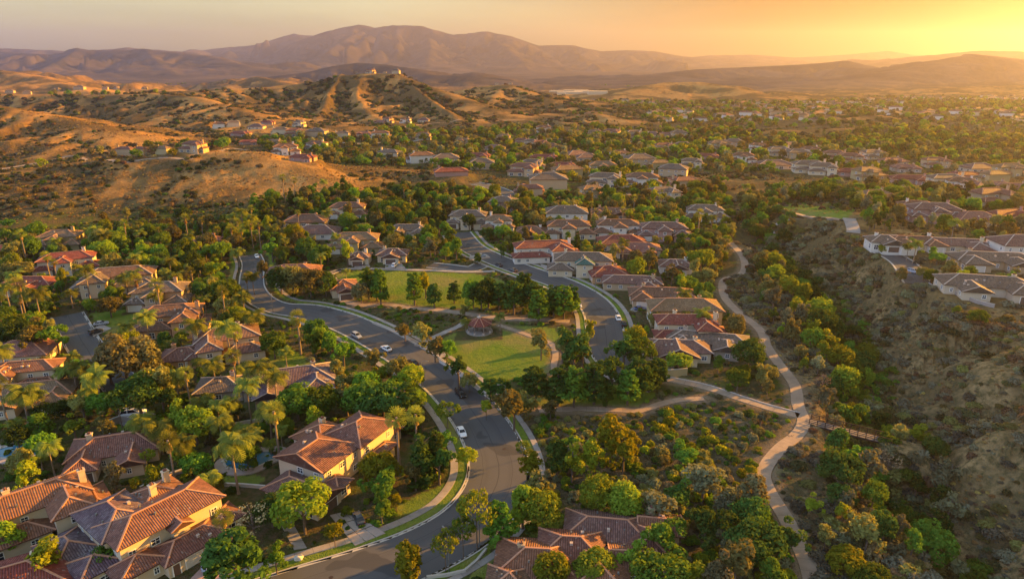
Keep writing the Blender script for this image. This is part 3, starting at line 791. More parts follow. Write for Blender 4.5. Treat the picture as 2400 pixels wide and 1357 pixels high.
def look(mask, P):
    i = ((P[:, 0] - RX0) / RC).astype(int); j = ((P[:, 1] - RY0) / RC).astype(int)
    ok = (i >= 0) & (i < RNX) & (j >= 0) & (j < RNY)
    r = np.zeros(len(P), bool); r[ok] = mask[j[ok], i[ok]]
    return r
def side_line(ln, o):
    f_ = WFAC.get(len(ln), None) if len(ln) in WFAC else None
    if f_ is not None: o = o * f_
    d = np.gradient(ln[:, :2], axis=0); d /= np.linalg.norm(d, axis=1)[:, None] + 1e-9
    r = ln.copy(); r[:, 0] += -d[:, 1] * o; r[:, 1] += d[:, 0] * o
    return r

for k, ln in SIMPLE.items():
    mark_line(HARD, ln, WID[k] / 2 + (0.6 if k in SUNK else 0.3)); mark_line(NOTREE, ln, WID[k] / 2 + 1.2)
for pl in PLOTS:
    mark_plot(HARD, pl, 0.0); mark_plot(NOTREE, pl, 1.2)
# lawns
for pix in [
    [(790, 641), (850, 635), (1000, 638), (1110, 642), (1178, 656), (1195, 700), (1150, 724), (1050, 723), (960, 717), (905, 709), (850, 704), (802, 692), (776, 666)],
    [(1008, 815), (1052, 785), (1095, 778), (1165, 776), (1185, 770), (1284, 806), (1294, 850), (1290, 872), (1200, 888), (1130, 895), (1080, 890), (1026, 848)],
    [(1178, 764), (1260, 766), (1330, 772), (1330, 800), (1292, 800), (1240, 782)],
    [(1258, 946), (1290, 905), (1400, 900), (1500, 905), (1545, 925), (1490, 955), (1350, 953), (1270, 956)],
    [(1828, 486), (1850, 474), (1970, 478), (2006, 490), (1990, 512), (1950, 509), (1880, 500)],
    [(930, 1185), (985, 1158), (1046, 1132), (1044, 1165), (985, 1196), (930, 1212)],
    [(640, 1322), (690, 1298), (760, 1290), (820, 1268), (822, 1280), (700, 1322)],
    [(1335, 1215), (1320, 1250), (1235, 1262), (1260, 1225)],
    [(520, 1118), (600, 1112), (632, 1128), (630, 1140), (530, 1140)],
    [(1100, 1357), (1140, 1295), (1160, 1300), (1140, 1357)],
    [(520, 1010), (610, 985), (640, 1010), (560, 1040)],
    [(245, 1000), (330, 985), (370, 1000), (360, 1010), (260, 1012)],
    [(1255, 430), (1330, 428), (1340, 448), (1250, 452)], [(1050, 560), (1180, 575), (1190, 600), (1110, 588)], [(1200, 630), (1330, 655), (1420, 700), (1440, 690), (1340, 640), (1240, 618)],
    [(500, 800), (640, 790), (690, 820), (760, 865), (740, 880), (620, 850)], [(210, 735), (300, 725), (340, 760), (250, 790)],
]:
    mark_poly(LAWN, ground_poly(pix))
mark_line(LAWN, side_line(SIMPLE['main'], 7.9), 1.3); mark_line(LAWN, side_line(SIMPLE['main'], -7.9), 1.3)
mark_line(LAWN, side_line(SIMPLE['east'], 7.3), 1.2); mark_line(LAWN, side_line(SIMPLE['east'], -7.3), 1.2)

# ------------------------------------------------------------------ the land as one sheet out to the mountains
ii = np.arange(NR * NA).reshape(NR, NA)
TQ = np.stack([ii[:-1, :-1], ii[:-1, 1:], ii[1:, 1:], ii[1:, :-1]], -1).reshape(-1, 4)
lawn_v = look(LAWN, TP).astype(np.float32)
lawn_v[look(HARD, TP)] = 0
X_, Y_ = TP[:, 0], TP[:, 1]
trail_d, _, _, trail_side = seg_near(TP, np.vstack([SIMPLE['trail'][::4], SIMPLE['trail'][-1:]]))
beyond_trail = S(trail_side * trail_d / 5) * (1 - S((Y_ - 300) / 120)) * (X_ > 40)
dry = np.maximum(S((TC - 2.0) / 6.0) * (1 - beyond_trail), .8 * beyond_trail * S((TL - 5) / 8) * S((.25 + fbm(X_ / 22, Y_ / 22, 77, 3)) / .3))
gard = (1 - dry) * (1 - S((Y_ - 560) / 500)) * (1 - beyond_trail)
SCRUBPOLY = ground_poly([(1190, 985), (1270, 965), (1500, 968), (1650, 940), (1860, 985), (1780, 1075), (1770, 1140), (1840, 1260), (1880, 1357), (1560, 1357), (1560, 1190), (1350, 1190), (1235, 1160), (1240, 1060)])
scrub = in_poly(TP, np.array(SCRUBPOLY)).astype(float)
gard = gard * (1 - scrub)
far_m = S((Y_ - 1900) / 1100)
worn = np.zeros(len(TP))
for k in ('trail', 'ramp', 'loop', 'parkpath', 'gazpath2', 'midroad', 'hillroad'):
    ln = SIMPLE[k]; lo = ln[:, :2].min(0) - 10; hi = ln[:, :2].max(0) + 10
    m = (X_ > lo[0]) & (X_ < hi[0]) & (Y_ > lo[1]) & (Y_ < hi[1])
    worn[m] = np.maximum(worn[m], 1 - S((seg_near(TP[m], ln)[0] - WID[k] / 2 - .3) / 2.6))
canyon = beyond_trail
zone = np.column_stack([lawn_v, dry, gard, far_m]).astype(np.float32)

def land_material():
    t = NT('land')
    pos = t.n('NewGeometry').outputs['Position']
    z = t.n('Attribute', attribute_name='zone'); sp = t.n('SeparateColor', i_0=z.outputs['Color'])
    z2 = t.n('Attribute', attribute_name='wear'); sp2 = t.n('SeparateColor', i_0=z2.outputs['Color'])
    lawn, dry_, gar = sp.outputs[0], sp.outputs[1], sp.outputs[2]
    far = z.outputs['Alpha']; worn_, can = sp2.outputs[0], sp2.outputs[1]
    n_big = t.noise(pos, .011, 6, .62, .4); n_mid = t.noise(pos, .07, 5, .65, .4); n_sm = t.noise(pos, .6, 4, .65); n_fine = t.noise(pos, 3.5, 3, .6)
    scrubc = t.mix(t.ramp(n_mid, [(.36, (0, 0, 0)), (.62, (1, 1, 1))]), (.075, .062, .034), (.20, .145, .080))
    scrubc = t.mix(t.ramp(n_sm, [(.44, (0, 0, 0)), (.66, (1, 1, 1))]), scrubc, (.055, .058, .024))
    canc = t.mix(t.ramp(n_mid, [(.40, (0, 0, 0)), (.66, (1, 1, 1))]), (.150, .108, .052), (.42, .275, .120))
    canc = t.mix(t.ramp(n_sm, [(.42, (0, 0, 0)), (.62, (1, 1, 1))]), canc, (.100, .085, .036))
    dryc = t.mix(t.ramp(n_mid, [(.33, (0, 0, 0)), (.62, (1, 1, 1))]), (.38, .190, .055), (.52, .295, .100))
    dryc = t.mix(t.ramp(n_sm, [(.54, (0, 0, 0)), (.70, (.8, .8, .8))]), dryc, (.13, .078, .034))
    dryc = t.mix(t.ramp(n_big, [(.43, (0, 0, 0)), (.54, (.9, .9, .9))]), dryc, t.mix(t.ramp(n_sm, [(.4, (0, 0, 0)), (.6, (1, 1, 1))]), (.070, .058, .026), (.150, .100, .046)))
    garc = t.mix(t.ramp(n_sm, [(.38, (0, 0, 0)), (.62, (1, 1, 1))]), (.060, .070, .020), (.135, .092, .050))
    garc = t.mix(t.ramp(n_mid, [(.5, (0, 0, 0)), (.66, (1, 1, 1))]), garc, (.085, .115, .022))
    lawc = t.mix(t.ramp(n_mid, [(.38, (0, 0, 0)), (.66, (1, 1, 1))]), (.125, .225, .022), (.235, .275, .045))
    lawc = t.mix(t.ramp(t.noise(pos, .045, 4, .6), [(.50, (0, 0, 0)), (.64, (.8, .8, .8))]), lawc, (.30, .245, .085))
    lawc = t.mix(t.math('MULTIPLY', n_sm, .4), lawc, (.110, .155, .018))
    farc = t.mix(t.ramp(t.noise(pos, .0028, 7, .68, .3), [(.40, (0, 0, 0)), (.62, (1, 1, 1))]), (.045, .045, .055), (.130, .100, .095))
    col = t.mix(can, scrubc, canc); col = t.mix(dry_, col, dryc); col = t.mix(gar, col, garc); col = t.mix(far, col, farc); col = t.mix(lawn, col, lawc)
    col = t.mix(t.math('MULTIPLY', worn_, t.ramp(n_sm, [(.3, (.4, .4, .4)), (.7, (1, 1, 1))])), col, (.30, .205, .125))
    col = t.mix(t.math('MULTIPLY', n_fine, .28), col, (.10, .075, .04))
    b = t.n('BsdfDiffuse', i_Color=col, i_Roughness=.6)
    hgt = t.math('ADD', t.math('MULTIPLY', n_sm, .8), t.math('MULTIPLY', n_fine, .3))
    bp = t.n('Bump', i_Strength=1.0, i_Distance=1.1, i_Height=hgt); t.t.links.new(bp.outputs[0], b.inputs['Normal'])
    return t.done(b.outputs[0])

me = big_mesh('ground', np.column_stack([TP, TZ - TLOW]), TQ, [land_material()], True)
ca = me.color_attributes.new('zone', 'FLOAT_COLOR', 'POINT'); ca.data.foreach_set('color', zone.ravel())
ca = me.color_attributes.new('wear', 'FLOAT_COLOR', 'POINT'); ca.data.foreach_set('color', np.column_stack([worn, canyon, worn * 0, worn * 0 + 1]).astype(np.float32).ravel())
ground = tag(add('ground', me), kind='structure')

# ------------------------------------------------------------------ roads, kerbs, paths
def strip(name, ln, o0, o1, dz, mat, skirt=0.5, kind='structure', parent=None):
    a = side_line(ln, o0); b = side_line(ln, o1); n = len(ln)
    V = []; F = []; U = []
    s = np.concatenate([[0], np.cumsum(np.hypot(*np.diff(ln[:, :2], axis=0).T))])
    for i in range(n):
        za = ln[i, 2] + dz
        V += [(a[i, 0], a[i, 1], za - skirt), (a[i, 0], a[i, 1], za), (b[i, 0], b[i, 1], za), (b[i, 0], b[i, 1], za - skirt)]
    for i in range(n - 1):
        k = i * 4
        for j, (u0, u1) in enumerate(((o0, o0), (o0, o1), (o1, o1))):
            F.append((k + j, k + j + 1, k + j + 5, k + j + 4)); U += [(u0, s[i]), (u1, s[i]), (u1, s[i + 1]), (u0, s[i + 1])]
    me = new_mesh(name, V, F, [mat], None, False, U)
    bm = bmesh.new(); bm.from_mesh(me); bmesh.ops.recalc_face_normals(bm, faces=bm.faces)
    up = sum(1 if f.normal.z > 0 else -1 for f in bm.faces if abs(f.normal.z) > .5)
    if up < 0: bmesh.ops.reverse_faces(bm, faces=bm.faces)
    bm.to_mesh(me); bm.free()
    o = add(name, me, parent)
    if kind: tag(o, kind=kind)
    return o

def manhole(road, x, y, z):
    m = MB(); n = 12; c = [(x + .42 * math.cos(2 * math.pi * k / n), y + .42 * math.sin(2 * math.pi * k / n), z) for k in range(n)]; m.face(c); m.build('manhole_cover', M['rail'], road)
for k in ('main', 'east', 'west', 'north', 'plateau', 'parkdrive'):
    hw = WID[k] / 2; ln = LINES[k]
    road = strip('road', ln, -hw, hw, -.02, M['asphalt'])
    for q in range(14, len(ln) - 4, 26):
        e = side_line(ln, 1.6 if q % 4 else -2.2)[q]; manhole(road, e[0], e[1], ln[q, 2] - .012)
    for sg in (-1, 1):
        strip('gutter', ln, sg * (hw - .02), sg * (hw + .45), .0, M['kerb'], parent=road, kind=None)
        strip('kerb', ln, sg * (hw + .45), sg * (hw + .72), .13, M['kerb'], parent=road, kind=None)
for k, sides in (('main', ((1, 9.2, 10.9), (-1, 9.2, 10.6))), ('east', ((1, 8.6, 10.2), (-1, 8.4, 9.8)))):
    for sg, a, b in sides:
        ln = LINES[k]
        n0, n1 = (0, len(ln)) if not (k == 'main' and sg == -1) else (int(len(ln) * .10), int(len(ln) * .86))
        strip('pavement', ln[n0:n1], sg * a, sg * b, .10, M['concrete'])
        mark_line(HARD, side_line(ln[n0:n1:4], sg * (a + b) / 2), 1.0); mark_line(NOTREE, side_line(ln[n0:n1:4], sg * (a + b) / 2), 1.2)
for k, mt in (('trail', 'trail'), ('ramp', 'trail'), ('loop', 'trail'), ('parkpath', 'trail'), ('gazpath', 'concrete'), ('gazpath2', 'trail'), ('walk1', 'concrete'), ('lawnring', 'concrete'), ('lawnring2', 'concrete'), ('footpath', 'trail'), ('footpath2', 'concrete'),
              ('hillroad', 'trail'), ('midroad', 'dirt'), ('terrace1', 'concrete'), ('terrace2', 'concrete'), ('saddle', 'dirt'), ('farlane', 'concrete')):
    strip('path', LINES[k], -WID[k] / 2, WID[k] / 2, .07 if Y_ is not None else 0, M[mt])
strip('kerb', LINES['ramp'], WID['ramp'] / 2 + .02, WID['ramp'] / 2 + .32, .25, M['stone'])

# ------------------------------------------------------------------ houses
_wm = {}
def window_mesh(w, h, mull=True):
    k = (round(w, 2), round(h, 2), mull)
    if k in _wm: return _wm[k]
    f = MB(); t = .14
    f.box(-w / 2, -.10, 0, w / 2, .02, t); f.box(-w / 2, -.10, h - t, w / 2, .02, h)
    f.box(-w / 2, -.10, t, -w / 2 + t, .02, h - t); f.box(w / 2 - t, -.10, t, w / 2, .02, h - t)
    if mull:
        f.box(-.05, -.07, t, .05, .02, h - t); f.box(-w / 2 + t, -.06, h * .55 - .04, -.05, .02, h * .55 + .04); f.box(.05, -.06, h * .55 - .04, w / 2 - t, .02, h * .55 + .04)
    p = MB(); p.box(-w / 2 + t, -.03, t, w / 2 - t, -.005, h - t)
    _wm[k] = (f.mesh('window', M['trim']), p.mesh('pane', M['glass']))
    return _wm[k]

def put_window(root, x, y, z, ang_, w=1.3, h=1.5, mull=True):
    a, b = window_mesh(w, h, mull)
    o = add('window', a, root, (x, y, z), ang_); add('pane', b, o)
    return o

_gm = {}
def garage_mesh(w, mat):
    k = (w, mat)
    if k not in _gm:
        g = MB(); h = 2.3
        g.box(-w / 2, -.04, 0, w / 2, .0, h)
        for r in range(4):
            for c in range(4):
                x0 = -w / 2 + .08 + c * w / 4; g.box(x0, -.08, .08 + r * h / 4, x0 + w / 4 - .16, -.045, h / 4 * (r + 1) - .08)
        f = MB(); f.box(-w / 2 - .18, -.10, 0, -w / 2, .02, h + .18); f.box(w / 2, -.10, 0, w / 2 + .18, .02, h + .18); f.box(-w / 2, -.10, h, w / 2, .02, h + .18)
        _gm[k] = (g.mesh('garage_door', M[mat]), f.mesh('door_frame', M['trim']))
    return _gm[k]

def roof_parts(root, x0, y0, x1, y1, h, kind, axis, pitch, rm, cap, ov=.75, lift=0.0, vents=0):
    """one wing's tiled roof (UV in metres) with its ridge and hip caps as a sub-part"""
    x0 -= ov; y0 -= ov; x1 += ov; y1 += ov; b = MB(); caps = []
    sw = axis == 'y'
    if sw: x0, y0, x1, y1 = y0, x0, y1, x1
    W_, D_ = x1 - x0, y1 - y0
    hh = D_ / 2 * pitch; z = h - .05 + lift; ym = (y0 + y1) / 2; th = .20
    def T(p): return (p[1], p[0], p[2]) if sw else p
    def up(p): return (p[0], p[1], p[2] + th)
    ins = {'hip': D_ / 2, 'gable': 0.0, 'half': D_ / 2}[kind]
    ins = min(ins, W_ / 2 - .01)
    e0, e1 = (ins, ins)
    if kind == 'half': e0, e1 = 0.0, ins
    A, B, C, D = (x0, y0, z), (x1, y0, z), (x1, y1, z), (x0, y1, z)
    r0, r1 = (x0 + e0, ym, z + hh), (x1 - e1, ym, z + hh)
    sl = math.hypot(1, pitch)
    def face(pts, uv):
        pts = [T(up(p)) for p in pts]
        if sw: pts = pts[::-1]; uv = uv[::-1]
        b.face(pts, uv)
    v = D_ / 2 * sl
    face([A, B, r1, r0], [(x0, 0), (x1, 0), (r1[0], v), (r0[0], v)])
    face([C, D, r0, r1], [(x1, 0), (x0, 0), (r0[0], v), (r1[0], v)])
    for (P, Q, r, e) in ((D, A, r0, e0), (B, C, r1, e1)):
        if e > 0: face([P, Q, r], [(y0, 0), (y1, 0), (ym, v)])
        else: face([P, Q, r], [(0, 0), (.02, 0), (.01, .02)])
    ring = [A, B, C, D]
    for k in range(4):       # fascia
        p, q = ring[k], ring[(k + 1) % 4]; pts = [T(p), T(q), T(up(q)), T(up(p))]
        b.face(pts[::-1] if sw else pts, [(0, 0)] * 4)
    pts = [T(p) for p in (A, D, C, B)]
    b.face(pts[::-1] if sw else pts, [(0, 0)] * 4)
    ro = b.build('roof', rm, root)
    cp = MB()
    segs = [(r0, r1)] + ([(A, r0), (D, r0)] if e0 > 0 else []) + ([(B, r1), (C, r1)] if e1 > 0 else [])
    for p, q in segs:
        if math.dist(p, q) > .3:
            cp.bar(T((p[0], p[1], p[2] + th + .03)), T((q[0], q[1], q[2] + th + .03)), .34, .16)
    if e0 == 0:
        for q in (A, D): cp.bar(T((q[0], q[1], q[2] + th + .02)), T((r0[0], r0[1], r0[2] + th + .02)), .28, .14)
    if e1 == 0 and kind == 'gable':
        for q in (B, C): cp.bar(T((q[0], q[1], q[2] + th + .02)), T((r1[0], r1[1], r1[2] + th + .02)), .28, .14)
    cp.build('ridge_cap', cap, ro)
    if vents:
        rv = random.Random(int(abs(x0 * 7 + y1 * 13) * 10))
        for _ in range(vents):
            fx, fy, sd_ = rv.uniform(.3, .7), rv.uniform(.35, .75), rv.choice((-1, 1)); vx = x0 + W_ * fx; vy = ym + sd_ * (D_ / 2) * (1 - fy)
            if min(vx - x0, x1 - vx) < D_ / 2 * fy + .2 and kind != 'gable': continue
            vz = z + th + (D_ / 2) * fy * pitch; q = T((vx, vy, vz)); v_ = MB(); r_ = rv.choice((.12, .16, .28))
            v_.box(q[0] - r_, q[1] - r_, q[2] - .15, q[0] + r_, q[1] + r_, q[2] + rv.uniform(.3, .55)); v_.build('roof_vent', M['metal'] if r_ < .2 else M['ridge_pale'], ro)
    return ro, hh

def chimney(root, x, y, z0, z1, wm, w=1.2, d=.9):
    b = MB(); b.box(x - w / 2, y - d / 2, z0, x + w / 2, y + d / 2, z1); b.box(x - w / 2 - .12, y - d / 2 - .12, z1, x + w / 2 + .12, y + d / 2 + .12, z1 + .22)
    o = b.build('chimney', wm, root)
    c = MB(); c.box(x - .32, y - .28, z1 + .22, x + .32, y + .28, z1 + .6); c.build('chimney_pot', M['roof_terracotta'], o)

def house(name, pos, yaw, wings, rm, wm, label, chim=(), garages=(), cap='ridge_terracotta', wstep=3.7, seed=0, doors=(), group='houses of the hillside neighbourhood', ww=1.35):
    """WINGS: x0, y0, x1, y1, eave height, roof kind, ridge axis, pitch[, roof material]"""
    root = add(name, None, None, pos, yaw); tag(root, label, 'house', group)
    rnd = random.Random(seed)
    gdone = []
    for wi, wg in enumerate(wings):
        x0, y0, x1, y1, h, kind, axis, pitch = wg[:8]
        rmat = M['roof_' + (wg[8] if len(wg) > 8 else rm)]; wmat = M['wall_' + (wg[9] if len(wg) > 9 else wm)]
        ro, hh = roof_parts(root, x0, y0, x1, y1, h, kind, axis, pitch, rmat, M[cap], lift=.013 * wi, vents=3 if wstep < 4 else 0)
        b = MB(); b.box(x0, y0, -1.2, x1, y1, h + .1)
        sw = axis == 'y'
        if kind in ('gable', 'half'):       # gable ends
            L_, H_ = (x0, x1) if not sw else (y0, y1); a0, a1 = (y0, y1) if not sw else (x0, x1)
            rise = (a1 - a0) / 2 * pitch; am = (a0 + a1) / 2
            for e in ([L_, H_] if kind == 'gable' else [L_]):
                e2 = e + (.12 if e == L_ else -.12)
                for q in (e + (.002 if e == L_ else -.002), e2):
                    pts = [(q, a0, h + .1), (q, a1, h + .1), (q, am, h + .1 + rise)]
                    if sw: pts = [(p[1], p[0], p[2]) for p in pts]
                    b.face(pts if (q == e2) else pts[::-1])
        b.build('wall', wmat, root)
    def blocked(x, y, z, me_):
        for wi, wg in enumerate(wings):
            if wi == me_: continue
            if wg[0] - .5 < x < wg[2] + .5 and wg[1] - .5 < y < wg[3] + .5:
                if z < wg[4] + min(wg[3] - wg[1], wg[2] - wg[0]) / 2 * wg[7] * .8: return True
        return False
    for (wi, side, pos_, w, mt) in garages:
        x0, y0, x1, y1 = wings[wi][:4]
        gx, gy, ga = {'s': (x0 + (x1 - x0) * pos_, y0, 0), 'e': (x1, y0 + (y1 - y0) * pos_, R(90)), 'w': (x0, y0 + (y1 - y0) * pos_, R(-90)), 'n': (x0 + (x1 - x0) * pos_, y1, R(180))}[side]
        a, f = garage_mesh(w, mt); o = add('garage_door', a, root, (gx, gy, 0), ga); add('door_frame', f, o)
        gdone.append((gx, gy, w))
    for (wi, side, pos_) in doors:
        x0, y0, x1, y1 = wings[wi][:4]
        gx, gy, ga = {'s': (x0 + (x1 - x0) * pos_, y0, 0), 'e': (x1, y0 + (y1 - y0) * pos_, R(90)), 'w': (x0, y0 + (y1 - y0) * pos_, R(-90)), 'n': (x0 + (x1 - x0) * pos_, y1, R(180))}[side]
        d = MB(); d.box(-.6, -.06, 0, .6, -.003, 2.3); o = d.build('door', M['door'], root); o.location = (gx, gy, 0); o.rotation_euler = (0, 0, ga)
        f = MB(); f.box(-.8, -.12, 0, -.6, .02, 2.5); f.box(.6, -.12, 0, .8, .02, 2.5); f.box(-.6, -.12, 2.3, .6, .02, 2.5); f.build('door_frame', M['trim'], o)
        gdone.append((gx, gy, 1.4))
    for wi, wg in enumerate(wings):
        x0, y0, x1, y1, h = wg[:5]
        st = max(1, int(round(h / 3.1)))
        for side, a, b_, fx in (('s', x0, x1, y0), ('e', y0, y1, x1), ('w', y0, y1, x0), ('n', x0, x1, y1)):
            if side == 'n' and wstep > 3: continue
            n = int((b_ - a - .8) / wstep)
            if n < 1: n = 1 if b_ - a > 3 else 0
            for s_ in range(st):
                for i in range(n):
                    t = a + (b_ - a) * (i + .5) / n + rnd.uniform(-.25, .25)
                    z = s_ * 3.0 + .9
                    x, y, an = {'s': (t, fx, 0), 'e': (fx, t, R(90)), 'w': (fx, t, R(-90)), 'n': (t, fx, R(180))}[side]
                    ox, oy = {'s': (0, -.4), 'e': (.4, 0), 'w': (-.4, 0), 'n': (0, .4)}[side]
                    if blocked(x + ox, y + oy, z + 1.2, wi): continue
                    if s_ == 0 and any(math.hypot(x - gx, y - gy) < gw / 2 + 1.1 for gx, gy, gw in gdone): continue
                    if rnd.random() < .12: continue
                    tall = s_ == 0 and rnd.random() < .25
                    put_window(root, x, y, z - (.75 if tall else 0), an, ww * (1.35 if tall else rnd.choice((1, 1, 1.25, .75))), 2.15 if tall else 1.45)
    for (x, y, z1) in chim:
        chimney(root, x, y, .0, z1, M['wall_' + wm])
    return root

def plan(kind, L_, D, st, rnd):
    """wings of a villa L x D metres, facing -y"""
    h = 3.1 * st; a, b = L_ / 2, D / 2; lo = 3.0
    if kind == 'H': return [(-a, -b, a, b, h, 'hip', 'x', .42)], [(a * .45, b * .3, h + 3.0)]
    if kind == 'G':
        return [(-a, -b * .55, a, b, h + .3, 'hip', 'x', .40), (-a * .55, -b - .4, a * .55, b * .2, h, 'gable', 'y', .44)], [(a * .6, b * .4, h + 3.0)]
    if kind == 'T':
        if st == 2:
            w = [(-a * .86, -b * .35, a * .80, b, h, 'hip', 'x', .42), (-a * .30, -b, a * .18, b * .3, h - .25, 'hip', 'y', .42), (a * .30, -b * .85, a, b * .35, lo, 'hip', 'y', .40), (-a, -b * .72, -a * .42, b * .2, lo, 'hip', 'x', .38)]
        else:
            w = [(-a, -b * .3, a * .9, b, h + .2, 'hip', 'x', .42), (-a * .75, -b, -a * .2, b * .3, h, 'half', 'y', .42), (a * .25, -b * .9, a * .85, b * .4, h - .1, 'hip', 'y', .42)]
        return w, [(a * .5, b * .45, h + 3.4)]
    # L
    if st == 2:
        w = [(-a * .9, -b * .2, a * .75, b, h, 'hip', 'x', .42), (a * .12, -b, a * .70, b * .5, h - .2, 'hip', 'y', .42), (-a, -b * .75, a * .05, b * .1, lo, 'hip', 'x', .38), (a * .68, -b * .6, a, b * .6, lo + .1, 'hip', 'y', .40)]
    else:
        w = [(-a, -b * .2, a, b, h, 'hip', 'x', .42), (a * .2, -b, a * .85, b * .4, h - .12, 'hip', 'y', .42)]
    return w, [(a * .72, b * .2, h + 3.2), (-a * .4, b * .5, h + 3.0)]

caps = {'orange': 'ridge_terracotta', 'red': 'ridge_terracotta', 'terracotta': 'ridge_terracotta', 'grey': 'ridge_pale', 'greybrown': 'ridge_pale', 'purple': 'ridge_pale', 'mauve': 'ridge_pale', 'pink': 'ridge_terracotta'}
names = {1: 'bungalow', 2: 'villa'}
for i, (h, p) in enumerate(zip(HOUSES, HPOS)):
    rnd = random.Random(100 + i)
    wings, ch = plan(h[6], h[2], h[3], h[5], rnd)
    if i % 3 == 1: wings = [(-w[2], w[1], -w[0], w[3], *w[4:]) for w in wings]; ch = [(-x, y, z) for x, y, z in ch]
    if 'green-patched' in h[9]: wings[1] = (*wings[1][:8], 'teal')
    if 'blue-grey and brown' in h[9]: wings[2] = (*wings[2][:8], 'grey'); wings[0] = (*wings[0][:8], 'brown')
    g = [(len(wings) - 1, 's', .5, 4.4, 'garage_dark' if i % 2 else 'garage_light')] if h[6] in 'TL' else []
    if h[6] == 'G': g = [(1, 's', .5, min(4.6, h[2] * .5), 'garage_dark')]
    house(names[h[5]], p, R(h[4]), wings, h[7], h[8], h[9], ch[:1 + (i % 4 == 0)], g, caps.get(h[7], 'ridge_terracotta'), seed=i)

# the beige house on the street bend
house('villa', H1_POS, H1_YAW, [
    (.7, .7, 12.4, 13.4, 6.2, 'half', 'x', .40), (11.6, -.4, 23.6, 9.6, 6.5, 'hip', 'x', .42), (9.0, 8.5, 17.5, 17.0, 5.6, 'hip', 'y', .42, 'orange'),
    (-6.2, -3.4, .9, 10.6, 3.1, 'half', 'y', .44, 'mauve'), (.75, -3.0, 4.4, 1.1, 3.0, 'hip', 'x', .38, 'mauve'), (13.5, -2.8, 20.5, .0, 2.9, 'hip', 'x', .36, 'mauve'), (23.4, .5, 27.5, 5.0, 2.8, 'hip', 'y', .3, 'mauve')],
    'terracotta', 'beige', 'big beige two-storey house with red tile roof on the street bend', [(15, 13.5, 8.2)], [(3, 's', .5, 4.6, 'garage_dark')], seed=71, doors=[(1, 's', .1)], wstep=3.4)
# the large house at the lower left
house('villa', H2_POS, H2_YAW, [
    (-1.5, .6, 17.5, 9.5, 6.9, 'hip', 'x', .40), (-2.2, 5.0, 6.5, 17.5, 6.6, 'hip', 'y', .44, 'purple'), (6.0, 8.5, 15.0, 16.5, 5.8, 'hip', 'y', .40, 'orange'),
    (3.5, -5.2, 15.2, 1.0, 3.0, 'hip', 'x', .44), (-3.5, -3.2, 4.2, 1.2, 3.1, 'hip', 'y', .44), (-7.5, 2.0, -1.2, 8.0, 3.4, 'hip', 'x', .42, 'purple'), (7.2, -.9, 10.2, 3.5, 6.0, 'gable', 'y', .5), (-9.0, 9.0, -2.0, 18.0, 3.2, 'hip', 'y', .42, 'purple'), (15.0, -2.5, 19.5, 2.5, 2.9, 'hip', 'y', .40)],
    'terracotta', 'cream', 'large cream house with purple-weathered tile roof and two cream garage doors', [(9.5, 11.0, 9.4), (13.5, 14.0, 9.2)], [(3, 's', .40, 3.0, 'garage_light'), (3, 's', .72, 3.0, 'garage_light')], seed=72, doors=[(3, 's', .12)], wstep=3.2)
# pair of houses at the bottom, right of the street
house('bungalow', H6_POS, H6_YAW, [
    (-11.5, -4.0, 2.5, 5.5, 3.2, 'hip', 'x', .40, 'orange'), (1.5, -7.0, 11.0, 4.2, 3.3, 'hip', 'y', .42, 'orange'), (-4.0, .5, 7.0, 8.0, 3.6, 'hip', 'x', .44, 'terracotta'), (9.0, -1.0, 16.0, 5.5, 3.1, 'gable', 'x', .42, 'orange'), (-12.5, -8.0, -5.5, -2.0, 3.0, 'hip', 'y', .42, 'brown')],
    'orange', 'tan', 'sprawling orange-roofed bungalow beside the street at the bottom edge', [(-7.5, 1.5, 5.6)], (), seed=73)
house('bungalow', H7_POS, H7_YAW, [
    (-9.5, -2.5, 5.5, 5.0, 3.2, 'hip', 'x', .42, 'mauve'), (2.0, -6.5, 9.5, 3.0, 3.1, 'hip', 'y', .42, 'terracotta'), (4.5, .5, 11.5, 5.8, 3.3, 'gable', 'x', .40, 'orange')],
    'mauve', 'tan', 'mauve-tiled bungalow just behind the sprawling orange-roofed one', [(6.5, 5.0, 5.6)], (), seed=74)

# distant houses: six built once, then copied with their walls, roofs, windows and panes
protos = []
for k, (st, pl, rm, wm) in enumerate([(2, 'T', 'brown', 'white'), (2, 'L', 'terracotta', 'tan'), (1, 'H', 'mauve', 'beige'), (2, 'H', 'greybrown', 'tan'), (1, 'T', 'pink', 'stone'), (2, 'T', 'tan', 'olive'), (2, 'L', 'greybrown', 'cream'), (1, 'L', 'red', 'pink')]):
    wings, ch = plan(pl, 22, 14, st, random.Random(k))
    o = house('distant_house', (0, 0, 0), 0, wings, rm, wm, 'x', ch[:1], (), caps.get(rm, 'ridge_terracotta'), wstep=4.4, seed=k, ww=1.9)
    protos.append([o, parts_of(o), (('two-storey', 'low')[st == 1], {'brown': 'brown', 'terracotta': 'terracotta', 'mauve': 'mauve', 'greybrown': 'grey-brown', 'pink': 'pinkish', 'tan': 'tan', 'red': 'red'}[rm], wm), False])
for i, ((px, py, w), p) in enumerate(zip(FAR_HOUSES, FPOS)):
    r = random.Random(900 + i); k = r.randrange(len(protos))
    if (240 < px < 480 and 345 < py < 372) or py < 225: k = r.choice((1, 3, 5)); w = w * .72
    pr = protos[k]
    o = pr[0] if not pr[3] else copy_tree(pr[0], None, pr[1]); pr[3] = True
    s = w / 22.0
    o.location = p; o.rotation_euler = (0, 0, R(r.uniform(-22, 22) + (180 if r.random() < .2 else 0))); o.scale = (s, min(1.15, s), min(1.12, max(.9, s)))
    d = pr[2]
    reg(o, f'{d[0]} {d[2]}-walled', f'house with {d[1]} roof', f'houses with {d[1]} roofs', 'house', 'distant houses across the valley')
